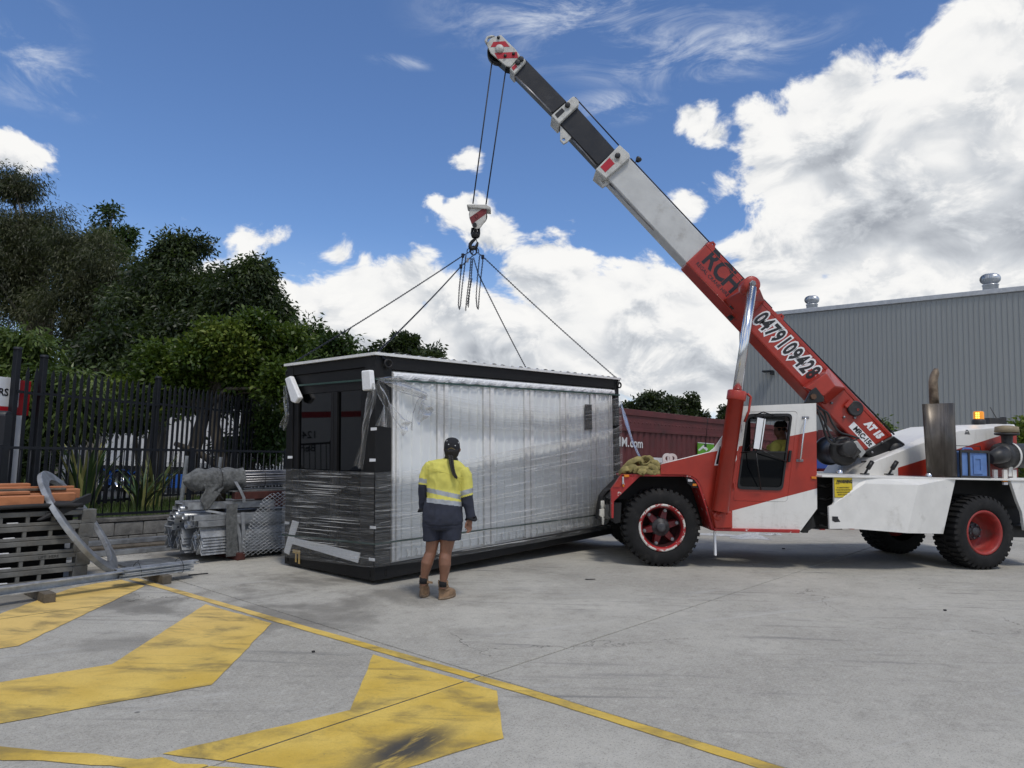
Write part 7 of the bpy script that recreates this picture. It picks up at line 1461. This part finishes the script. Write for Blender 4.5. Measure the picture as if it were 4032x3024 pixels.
# flax with sword leaves
def blades(name, label, base, n, h, w, mats, seed, lean=.45, group=None):
    rg = random.Random(seed); T = thing(name, label, 'plant', base, group=group)
    mb0 = None
    for k in range(n):
        a = rg.uniform(0, 2 * PI); ln = rg.uniform(.1, lean); hh = h * rg.uniform(.6, 1.05); d = Vector((math.cos(a), math.sin(a), 0)); s = Vector((-d.y, d.x, 0)); b0 = Vector(base) + d * rg.uniform(.02, .16); mb = MB(); rows = []
        for i in range(7):
            t = i / 6; p = b0 + d * (ln * hh * t * t * 1.5) + ZZ * hh * (t - .25 * ln * t * t); ww = w * (.55 + 1.1 * t if t < .4 else 1.0 * (1 - t) / .6) ; rows.append((p - s * ww, p + d * ww * .35, p + s * ww))
        mb.add([q for r_ in rows for q in r_], [(i * 3 + j, i * 3 + j + 1, i * 3 + 4 + j, i * 3 + 3 + j) for i in range(6) for j in range(2)], 0, True); build('leaf', mb, mats[k % len(mats)], T)
    return T
M_FLX = pmat('flax_green', (.045, .085, .028), .45, var=.25, scale=3); M_FLX2 = pmat('flax_yellow', (.26, .26, .09), .5, var=.2, scale=3)
blades('flax_plant', 'upright green sword-leaved plant behind the fence', (-6.95, 11.75, .34), 56, 1.3, .05, [M_FLX, M_FLX, M_FLX, M_FLX2], 3, .32); blades('flax_plant', 'sprawling yellow-striped sword-leaved plant low behind the fence', (-6.3, 12.3, .34), 26, .85, .03, [M_FLX2, M_FLX, M_FLX], 4, 1.0); blades('flax_plant', 'smaller green sword-leaved plant right of the upright one', (-6.4, 12.9, .34), 26, 1.1, .04, [M_FLX, M_FLX2], 6, .5)
# rough grass along the bed
rng = np.random.default_rng(31); n = 16000; uu = rng.uniform(.5, 9.5, n); vv_ = rng.uniform(11.25, 15.0, n); base = uu[:, None] * np.array(YU) + vv_[:, None] * np.array(YV); base[:, 2] = .345; hh = rng.uniform(.04, .16, n); a = rng.uniform(0, 6.28, n); dx = np.stack([np.cos(a), np.sin(a), 0 * a], 1); ti = np.stack([rng.normal(0, .04, n), rng.normal(0, .04, n), hh], 1)
v = np.stack([base - dx * .006, base + dx * .006, base + ti + dx * .001, base + ti - dx * .001], 1).reshape(-1, 3)
o = fast_mesh('grass', v, np.arange(n * 4).reshape(n, 4), ML['mid'], None, tone=np.repeat(rng.uniform(.3, 1, n), 4)); tag(o, 'rough grass growing in the bed behind the block wall', 'grass', kind='stuff')
# ------------------------------------------------------------------ people
from mathutils import noise as mnoise
ZPn = lambda x, y: (1600 + .4342 * x, 1680 + .434 * y)
YPn = 7.6; US = .434 * YPn / F_                       # metres in one unit of the close-up
def pp(x, y, d=0.0): v = P(*ZPn(x, y), YPn); return Vector((v.x, v.y + d, v.z))
def unproj(p):
    w = p - CAMP; dp = w.dot(FW); px_ = CX_ + F_ * w.dot(RC) / dp; py_ = CY_ - F_ * w.dot(UC) / dp; return (px_ - 1600) / .4342, (py_ - 1680) / .434
def oval(x, y, a, b, d=0.0, tilt=0.0, n=20, sq=1.0):
    c = pp(x, y, d); out = []
    for k in range(n):
        t = 2 * PI * k / n; cs_, sn = math.cos(t), math.sin(t); e = 2 / (2 * sq) if sq != 1 else 1
        cx = math.copysign(abs(cs_) ** e, cs_); sy = math.copysign(abs(sn) ** e, sn); out.append(c + Vector((cx * a * US, sy * b, -tilt * cx * a * US)))
    return out
def limb(mb, pts, n=14):
    """pts: x, y, radius (units), depth offset, depth radius factor"""
    P3 = [pp(x, y, d) for x, y, r_, d, f in pts]; rings = []
    for i, (x, y, r_, d, f) in enumerate(pts):
        t = (P3[min(i + 1, len(P3) - 1)] - P3[max(i - 1, 0)]).normalized(); u = Vector((0, 1, 0)); u = (u - t * u.dot(t)).normalized(); w = t.cross(u)
        rings.append([P3[i] + w * math.cos(2 * PI * k / n) * r_ * US + u * math.sin(2 * PI * k / n) * r_ * US * f for k in range(n)])
    mb.loft(rings); return mb
def remesh(mb, voxel, smooth=4, name='m'):
    me = bpy.data.meshes.new(name); me.from_pydata(mb.v, [], mb.f); import bmesh
    bm = bmesh.new(); bm.from_mesh(me); bmesh.ops.recalc_face_normals(bm, faces=bm.faces); bm.to_mesh(me); bm.free()
    o = bpy.data.objects.new(name, me); COL.objects.link(o); m = o.modifiers.new('r', 'REMESH'); m.mode = 'VOXEL'; m.voxel_size = voxel
    if smooth: s = o.modifiers.new('s', 'SMOOTH'); s.factor = .5; s.iterations = smooth
    dg = bpy.context.evaluated_depsgraph_get(); r_ = bpy.data.meshes.new_from_object(o.evaluated_get(dg)); bpy.data.objects.remove(o); return r_
def dress(me, name, mats, parent, pick=None, wr=0.0, ws=14.0, stretch=(1, 1, 1)):
    """turn a remeshed body or garment into a part: folds, then a material per face"""
    M = inv_of(parent); nv = len(me.vertices)
    if wr:
        nr = [v.normal.copy() for v in me.vertices]
        for v, n_ in zip(me.vertices, nr):
            q = Vector((v.co.x * stretch[0], v.co.y * stretch[1], v.co.z * stretch[2])) * ws; a = mnoise.noise(q) + .5 * mnoise.noise(q * 2.3); v.co += n_ * (wr * (1 - abs(a) * 2))
    me.materials.clear()
    for m in mats: me.materials.append(m)
    if pick:
        for p in me.polygons: p.material_index = pick(*unproj(p.center))
    for p in me.polygons: p.use_smooth = True
    me.transform(M); me.update(); return link(name, me, parent)
def skin_mat(name, col):
    m = pmat(name, col, .5, var=.08, scale=18, bump=.0004, bscale=220); b = [n for n in m.node_tree.nodes if n.type == 'BSDF_PRINCIPLED'][0]; b.inputs['Subsurface Weight'].default_value = .12; b.inputs['Subsurface Radius'].default_value = (.01, .004, .002); return m
M_SKIN = skin_mat('skin_tan', (.21, .10, .06)); M_HIVIS = pmat('hivis_yellow', (.60, .56, .12), .85, var=.07, scale=9, bump=.0015, bscale=260); M_NAVY = pmat('navy_drill', (.022, .026, .042), .9, var=.2, scale=12, bump=.0015, bscale=260); M_REFL = pmat('reflective_tape', (.34, .36, .38), .35, .25, var=.06, scale=30)
M_NAVYD = pmat('dark_drill', (.012, .013, .017), .9, var=.2, scale=12, bump=.0015, bscale=260); M_BOOT = pmat('boot_tan', (.26, .165, .095), .9, var=.22, scale=14, bump=.002, bscale=90, dirt=((.12, .085, .055), .35, 12)); M_SOLE = pmat('boot_sole', (.20, .14, .09), .85, var=.3, scale=20); M_SOCK = pmat('sock', (.008, .008, .009), .95); M_HAIR = pmat('hair', (.009, .007, .0065), .5, var=.4, scale=70, stretch=(1, 1, .3), bump=.002, bscale=160); M_CAP = pmat('cap_black', (.008, .009, .012), .85, var=.2, scale=40, bump=.0008, bscale=300)
pn = thing('person', 'person seen from behind in yellow hi-vis shirt navy shorts and tan boots', 'person', (*((G(*ZPn(150, 1555)) + G(*ZPn(330, 1580))) / 2)[:2], 0))
# body: one continuous surface
b = MB()
b.loft([oval(415, 100, 8, .01), oval(415, 110, 45, .055), oval(415, 135, 62, .08), oval(415, 175, 68, .095, .005), oval(415, 215, 64, .09, .015), oval(415, 250, 52, .07, .03), oval(413, 275, 42, .055, .03)])
b.loft([oval(413, 235, 42, .052, .02), oval(410, 285, 46, .055, .01), oval(405, 320, 70, .07, 0, .1)])
b.loft([oval(402, 312, 70, .07, 0, .12), oval(378, 350, 150, .085, 0, .13), oval(352, 430, 148, .10, 0, .12), oval(342, 540, 138, .10, 0, .1), oval(344, 650, 132, .10, 0, .08), oval(335, 760, 152, .12, -.01, .02), oval(328, 860, 160, .125, -.015)])
limb(b, [(235, 850, 78, 0, 1.1), (236, 960, 72, 0, 1.1), (238, 1040, 60, 0, 1.1), (222, 1140, 50, .005, 1.05), (205, 1185, 51, -.005, 1.1), (188, 1235, 54, -.012, 1.1), (172, 1310, 42, -.005, 1.0), (158, 1375, 29, 0, 1.0), (152, 1440, 28, 0, 1.1)])
limb(b, [(410, 850, 82, 0, 1.1), (392, 960, 78, 0, 1.1), (372, 1035, 66, 0, 1.1), (356, 1145, 53, .005, 1.05), (350, 1195, 55, -.008, 1.1), (350, 1245, 55, -.012, 1.1), (345, 1330, 42, -.005, 1.0), (333, 1410, 31, 0, 1.0), (328, 1470, 30, 0, 1.1)])
limb(b, [(215, 370, 44, 0, 1), (168, 450, 34, 0, 1), (152, 560, 29, .01, 1), (150, 650, 26, .03, 1), (160, 735, 19, .06, .8), (168, 775, 20, .07, .7)])
limb(b, [(520, 410, 46, 0, 1), (545, 500, 36, 0, 1), (552, 600, 31, -.01, 1), (572, 700, 27, -.015, 1), (587, 790, 20, -.02, .8), (582, 830, 23, -.02, .6), (572, 872, 27, -.02, .5), (565, 900, 22, -.02, .45)])
def fingers(spec):
    for f in spec: b.tube([pp(x, y, d) for x, y, d in f[0]], [r_ * US for r_ in f[1]], 8)
fingers([([(588, 885, -.02), (590, 925, -.022), (580, 950, -.03)], [9, 8, 6]), ([(577, 892, -.022), (576, 938, -.026), (562, 962, -.036)], [9, 8, 6]), ([(565, 895, -.022), (561, 938, -.026), (546, 962, -.036)], [9, 8, 6]), ([(555, 885, -.02), (548, 918, -.026), (538, 938, -.034)], [8, 7, 5]), ([(562, 845, -.03), (545, 870, -.045), (538, 902, -.05), (536, 918, -.05)], [10, 9, 8, 6])])
fingers([([(162, 770, .07), (158, 800, .075), (164, 820, .08)], [9, 8, 6]), ([(170, 772, .075), (168, 806, .08), (172, 828, .085)], [9, 8, 6]), ([(178, 772, .08), (178, 802, .085), (180, 822, .09)], [9, 8, 6]), ([(184, 768, .085), (185, 794, .09), (186, 810, .09)], [8, 7, 5]), ([(178, 750, .05), (190, 775, .045), (192, 795, .05)], [9, 8, 6])])
for sx2 in (-1, 1): b.tube([pp(415 + sx2 * 66, 190, .02), pp(415 + sx2 * 73, 205, .01), pp(415 + sx2 * 66, 228, .02)], [8, 13, 7], 8) if False else b.loft([oval(415 + sx2 * 66, 190, 5, .012, .02), oval(415 + sx2 * 72, 208, 8, .02, .015), oval(415 + sx2 * 66, 230, 5, .01, .02)])
b.loft([oval(415, 195, 9, .006, .098), oval(415, 215, 13, .012, .108), oval(415, 228, 11, .006, .104)])     # nose, on the far side
dress(remesh(b, .0052, 3, 'body'), 'body', [M_SKIN], pn)
# shirt
s = MB()
s.loft([oval(408, 292, 52, .062, 0, .1), oval(400, 312, 95, .08, 0, .14), oval(372, 345, 172, .10, 0, .15), oval(358, 400, 176, .118, 0, .14), oval(345, 480, 165, .125, 0, .12), oval(340, 560, 158, .125, 0, .1), oval(345, 630, 154, .128, -.004, .1), oval(346, 700, 158, .135, -.008, .06)])
s.loft([oval(340, 660, 156, .130, -.006, .05), oval(336, 720, 172, .14, -.012, .03), oval(332, 790, 180, .15, -.02, .0), oval(330, 850, 180, .152, -.022, .0), oval(335, 880, 165, .148, -.022, -.02), oval(345, 893, 120, .12, -.022, 0)])
limb(s, [(225, 352, 52, 0, 1.1), (185, 400, 48, 0, 1.1), (162, 450, 42, 0, 1.1), (153, 510, 38, 0, 1.1), (147, 575, 37, .01, 1.1), (145, 650, 36, .03, 1.05), (142, 715, 31, .05, 1.0), (140, 748, 29, .055, 1.0)])
limb(s, [(505, 395, 58, 0, 1.1), (535, 450, 58, 0, 1.1), (545, 530, 58, 0, 1.1), (545, 600, 56, -.008, 1.1), (556, 680, 50, -.012, 1.05), (570, 750, 42, -.016, 1.0), (582, 800, 40, -.02, 1.0), (586, 822, 42, -.02, 1.0)])
def pick_shirt(x, y):
    if x < 184 and y < 770 and x < 186 + (y - 560) * -.0:                      # left sleeve
        e = y - (x - 150) * .1
        return 0 if e < 472 else 2 if e < 512 else 0 if e < 527 else 1
    if x > 484 + max(0, (y - 560)) * .12 and y > 380:                          # right sleeve
        e = y + (x - 540) * .28
        return 0 if e < 572 else 2 if e < 616 else 0 if e < 634 else 1
    t1 = y - (552 + (x - 183) * .215); t2 = y - (640 + (x - 190) * .115)
    if t2 > 48: return 1
    if t2 > 6: return 2
    if 0 < t1 < 42: return 2
    return 0
dress(remesh(s, .0065, 5, 'shirt'), 'shirt', [M_HIVIS, M_NAVY, M_REFL], pn, pick_shirt, .0065, 8, (1, 1, .75))
mb = MB(); sm = [pp(182 + (340) * t, 371 + 90 * t + 6 * math.sin(9 * t), -.122 + .035 * abs(2 * t - 1) ** 2) for t in [k / 24 for k in range(25)]]; mb.tube(sm, .003, 5); build('yoke_seam', mb, M_HIVIS, pn)
for cx, cy, r_, d in ((588, 815, 45, -.02), (139, 745, 32, .055)):
    mb = MB(); c = pp(cx, cy, d); mb.grid(lambda s_, t: c + Vector((math.cos(2 * PI * s_) * (r_ + 10 * t + 5 * math.sin(3 * 2 * PI * s_)) * US, math.sin(2 * PI * s_) * r_ * US, (-.004 - t * .03 + .012 * math.sin(2 * 2 * PI * s_)))), 20, 3); o = build('cuff', mb, M_NAVYD, pn); o.modifiers.new('t', 'SOLIDIFY').thickness = .004
mb = MB(); mb.grid(lambda s_, t: pp(408, 296 - 24 * t + 10 * math.cos(2 * PI * s_), 0) + Vector((math.cos(2 * PI * s_) * (64 - 8 * t) * US, math.sin(2 * PI * s_) * .075, 0)), 24, 3); o = build('collar', mb, M_NAVYD, pn); o.modifiers.new('t', 'SOLIDIFY').thickness = .006
# shorts
h = MB(); h.loft([oval(334, 740, 172, .135, -.01), oval(330, 830, 178, .145, -.015), oval(327, 900, 180, .145, -.012), oval(325, 930, 176, .13, -.005)])
limb(h, [(232, 880, 84, -.008, 1.15), (230, 950, 80, -.004, 1.15), (228, 1010, 77, 0, 1.15), (229, 1030, 76, 0, 1.15)]); limb(h, [(412, 880, 94, -.008, 1.1), (402, 950, 97, -.004, 1.1), (399, 1000, 95, 0, 1.1), (398, 1022, 94, 0, 1.1)])
dress(remesh(h, .0065, 4, 'shorts'), 'shorts', [M_NAVY], pn, None, .004, 9, (1, 1, .6))
# hair, braid, cap
hr = MB(); hr.loft([oval(415, 190, 69, .10, 0), oval(413, 225, 68, .10, -.006), oval(410, 262, 58, .085, -.01), oval(408, 292, 40, .06, -.02)])
dress(remesh(hr, .006, 3, 'hair'), 'hair', [M_HAIR], pn, None, .003, 40, (1, 1, .4))
br_ = MB(); path = [(408, 262, -.10), (414, 300, -.115), (420, 340, -.125), (430, 385, -.135), (442, 425, -.14), (458, 452, -.14), (467, 468, -.135)]
for sd in (0, 1, 2):
    pts = []; rr = []
    for k in range(61):
        t = k / 60 * 6; i = min(int(t), 5); f = t - i; x, y, d = [path[i][q] + (path[i + 1][q] - path[i][q]) * f for q in range(3)]; env = (21 - 9 * k / 60) if k < 50 else max(2, 14 - (k - 50) * 1.2); a = k / 60 * 2 * PI * 5 + sd * 2 * PI / 3
        pts.append(pp(x + env * .72 * math.sin(a), y, d + .014 * math.sin(2 * a))); rr.append(env * .5 * US)
    br_.tube(pts, rr, 8)
build('braid', br_, M_HAIR, pn)
cp = MB(); cp.loft([oval(415, 97, 6, .01), oval(415, 102, 34, .045), oval(415, 118, 56, .075), oval(414, 145, 69, .097), oval(414, 180, 73, .106, .0), oval(414, 208, 73, .108, .004)], caps=True)
cap = dress(remesh(cp, .005, 2, 'cap'), 'cap', [M_CAP], pn)
mb = MB(); mb.grid(lambda s_, t: pp(414 + (s_ - .5) * 130, 200 - 10 * math.sin(PI * s_), .09 + .085 * t * math.sin(PI * s_) ** .6), 12, 4); o = build('cap_peak', mb, M_CAP, cap); o.modifiers.new('t', 'SOLIDIFY').thickness = .004
for x, y, d in ((373, 129, -.068), (391, 161, -.103), (450, 172, -.098), (475, 147, -.05)):
    mb = MB(); c = pp(x, y, d); mb.lathe([(.0055, 0), (.0035, .002), (0, .002)], c, (c - pp(415, 170, 0)), 10); build('eyelet', mb, M_STKW, cap)
mb = MB(); mb.tube([pp(382 + 65 * t, 209 - 15 * math.sin(PI * t), -.106 + .012 * abs(2 * t - 1)) for t in [k / 10 for k in range(11)]], .0022, 5); build('cap_strap', mb, pmat('strap_gold', (.30, .22, .06), .5), cap)
# socks and boots
for (cx, cy, top, dirx, nm) in ((152, 1395, 1382, 0.05, 'l'), (330, 1425, 1412, .55, 'r')):
    mb = MB(); limb(mb, [(cx + 2, top - 12, 33, 0, 1.0), (cx, top + 40, 34, 0, 1.05)]); build('sock', mb, M_SOCK, pn)
def boot(g0, hx, top_y, toe, lab):
    """g0 = heel on the ground, toe = direction in plan"""
    T = Vector((toe[0], toe[1], 0)).normalized(); S = Vector((-T.y, T.x, 0)); m = MB(); n = 18; rings = []
    zt = pp(hx, top_y).z; H = zt
    spec = [(0.0, .005, .050, .048), (.03, .0, .050, .046)]
    def ring(z, back, front, w): return [g0 + T * (back + (front - back) * (.5 - .5 * math.cos(2 * PI * k / n))) + S * (w * math.sin(2 * PI * k / n) * (1 - .15 * (.5 - .5 * math.cos(2 * PI * k / n)))) + ZZ * z for k in range(n)]
    m.loft([ring(.022, -.035, .245, .052), ring(.05, -.036, .245, .052), ring(.075, -.034, .225, .050), ring(.095, -.032, .165, .048), ring(.115, -.032, .115, .047), ring(.15, -.034, .09, .046), ring(H * .8, -.038, .085, .048), ring(H - .012, -.042, .088, .052), ring(H, -.04, .085, .050)], caps=True)
    me = remesh(m, .006, 3, 'boot'); bt_ = dress(me, 'boot', [M_BOOT], pn, None, .0022, 22, (.4, .4, 1.6))
    so2 = MB(); so2.loft([ring(.0, -.036, .248, .054), ring(.012, -.04, .252, .057), ring(.026, -.038, .25, .056)]); build('sole', so2, M_SOLE, bt_)
    for z in (.10, .135, .165):
        tb = MB(); tb.tube([g0 + T * (-.034 + (.105 - (z - .1) * .5 + .034) * (.5 - .5 * math.cos(2 * PI * k / n))) + S * (.049 * math.sin(2 * PI * k / n)) + ZZ * z for k in range(n)], .0045, 6, closed=True); build('padding_ridge', tb, M_BOOT, bt_)
    tab = MB(); q = g0 + T * -.04 + ZZ * (H - .01); tab.tube([q + S * .012, q + S * .012 + ZZ * .025 - T * .01, q - S * .012 + ZZ * .025 - T * .01, q - S * .012], .004, 6); build('pull_tab', tab, M_BOOT, bt_)
    return bt_
gl = G(*ZPn(150, 1548)); gr_ = G(*ZPn(318, 1568))
boot(Vector((gl.x, gl.y, 0)), 152, 1372, (.06, 1), 'left'); boot(Vector((gr_.x, gr_.y, 0)), 330, 1405, (.5, .85), 'right')
mb = MB(); mb.bar(pp(192, 1403, -.02), pp(240, 1412, -.03), .012, .02); build('loose_strap', mb, M_BOOT, pn)

# ---- driver in the cab
YD = YN + .62; d9 = lambda x, y, d=0.0: P(*Z9(x, y), YD) + Vector((0, d, 0)); u9 = .3617 * YD / F_
dv_ = thing('person', 'crane driver in dark cap and yellow shirt behind the cab window', 'person', d9(640, 800))
def ov9(x, y, a, b_, d=0.0, n=18): c = d9(x, y, d); return [c + Vector((math.cos(2 * PI * k / n) * a * u9, math.sin(2 * PI * k / n) * b_, 0)) for k in range(n)]
bb_ = MB(); bb_.loft([ov9(620, 285, 40, .06), ov9(618, 320, 66, .085), ov9(612, 370, 66, .085, -.005), ov9(602, 415, 54, .07, -.01), ov9(598, 440, 34, .045, -.015), ov9(600, 452, 14, .02, -.015)]); bb_.loft([ov9(625, 400, 48, .055), ov9(628, 470, 52, .06), ov9(630, 520, 70, .08)])
bb_.loft([ov9(628, 500, 80, .09), ov9(630, 540, 150, .19), ov9(635, 640, 150, .2), ov9(640, 800, 140, .18)])
def lim9(m, pts, n=12):
    ps = [d9(x, y, d) for x, y, r_, d in pts]; m.tube(ps, [p[2] * u9 for p in pts], n)
lim9(bb_, [(530, 560, 50, -.14), (480, 640, 42, -.2), (400, 610, 34, -.22), (310, 560, 26, -.2), (265, 535, 24, -.18)])
for k in range(4): lim9(bb_, [(272 - k * 2, 525 + k * 9, 9, -.19), (250 - k * 2, 528 + k * 10, 9, -.2), (240, 540 + k * 9, 8, -.18)])
lim9(bb_, [(285, 528, 9, -.21), (268, 512, 9, -.22), (252, 510, 7, -.21)])
bb_.loft([ov9(604, 362, 8, .006, -.085), ov9(602, 388, 14, .012, -.092), ov9(602, 396, 10, .006, -.088)])
for sx2 in (-1, 1): bb_.loft([ov9(618 + sx2 * 64, 350, 5, .012), ov9(618 + sx2 * 70, 372, 8, .02), ov9(618 + sx2 * 64, 398, 5, .01)])
dress(remesh(bb_, .006, 2, 'body'), 'body', [skin_mat('skin_driver', (.22, .11, .075))], dv_)
ss = MB(); ss.loft([ov9(628, 478, 66, .075), ov9(628, 510, 100, .12), ov9(630, 545, 160, .205), ov9(635, 640, 162, .215), ov9(640, 800, 150, .19)]); lim9(ss, [(540, 540, 62, -.12), (505, 600, 58, -.17), (470, 645, 54, -.2), (430, 625, 48, -.215)])
dress(remesh(ss, .008, 4, 'shirt'), 'shirt', [M_HIVIS], dv_, None, .006, 9)
c2_ = MB(); c2_.loft([ov9(622, 268, 20, .03), ov9(622, 275, 48, .065), ov9(620, 295, 66, .088), ov9(618, 325, 71, .095), ov9(617, 338, 71, .095)]); cp2 = dress(remesh(c2_, .006, 2, 'cap'), 'cap', [M_CAP], dv_)
mb = MB(); mb.grid(lambda s_, t: d9(606, 330, 0) + Vector(((s_ - .5) * 120 * u9 * (1 - .2 * t), -.085 - .065 * t * math.sin(PI * s_) ** .5, .006 * math.sin(PI * s_))), 12, 3); o = build('cap_peak', mb, M_CAP, cp2); o.modifiers.new('t', 'SOLIDIFY').thickness = .004
for dx in (-26, 26):
    mb = MB(); mb.lathe([(0, 0), (.024, 0), (.024, .006), (0, .008)], d9(606 + dx, 362, -.084), (0, -1, 0), 12); build('sunglass_lens', mb, M_GLS, dv_)
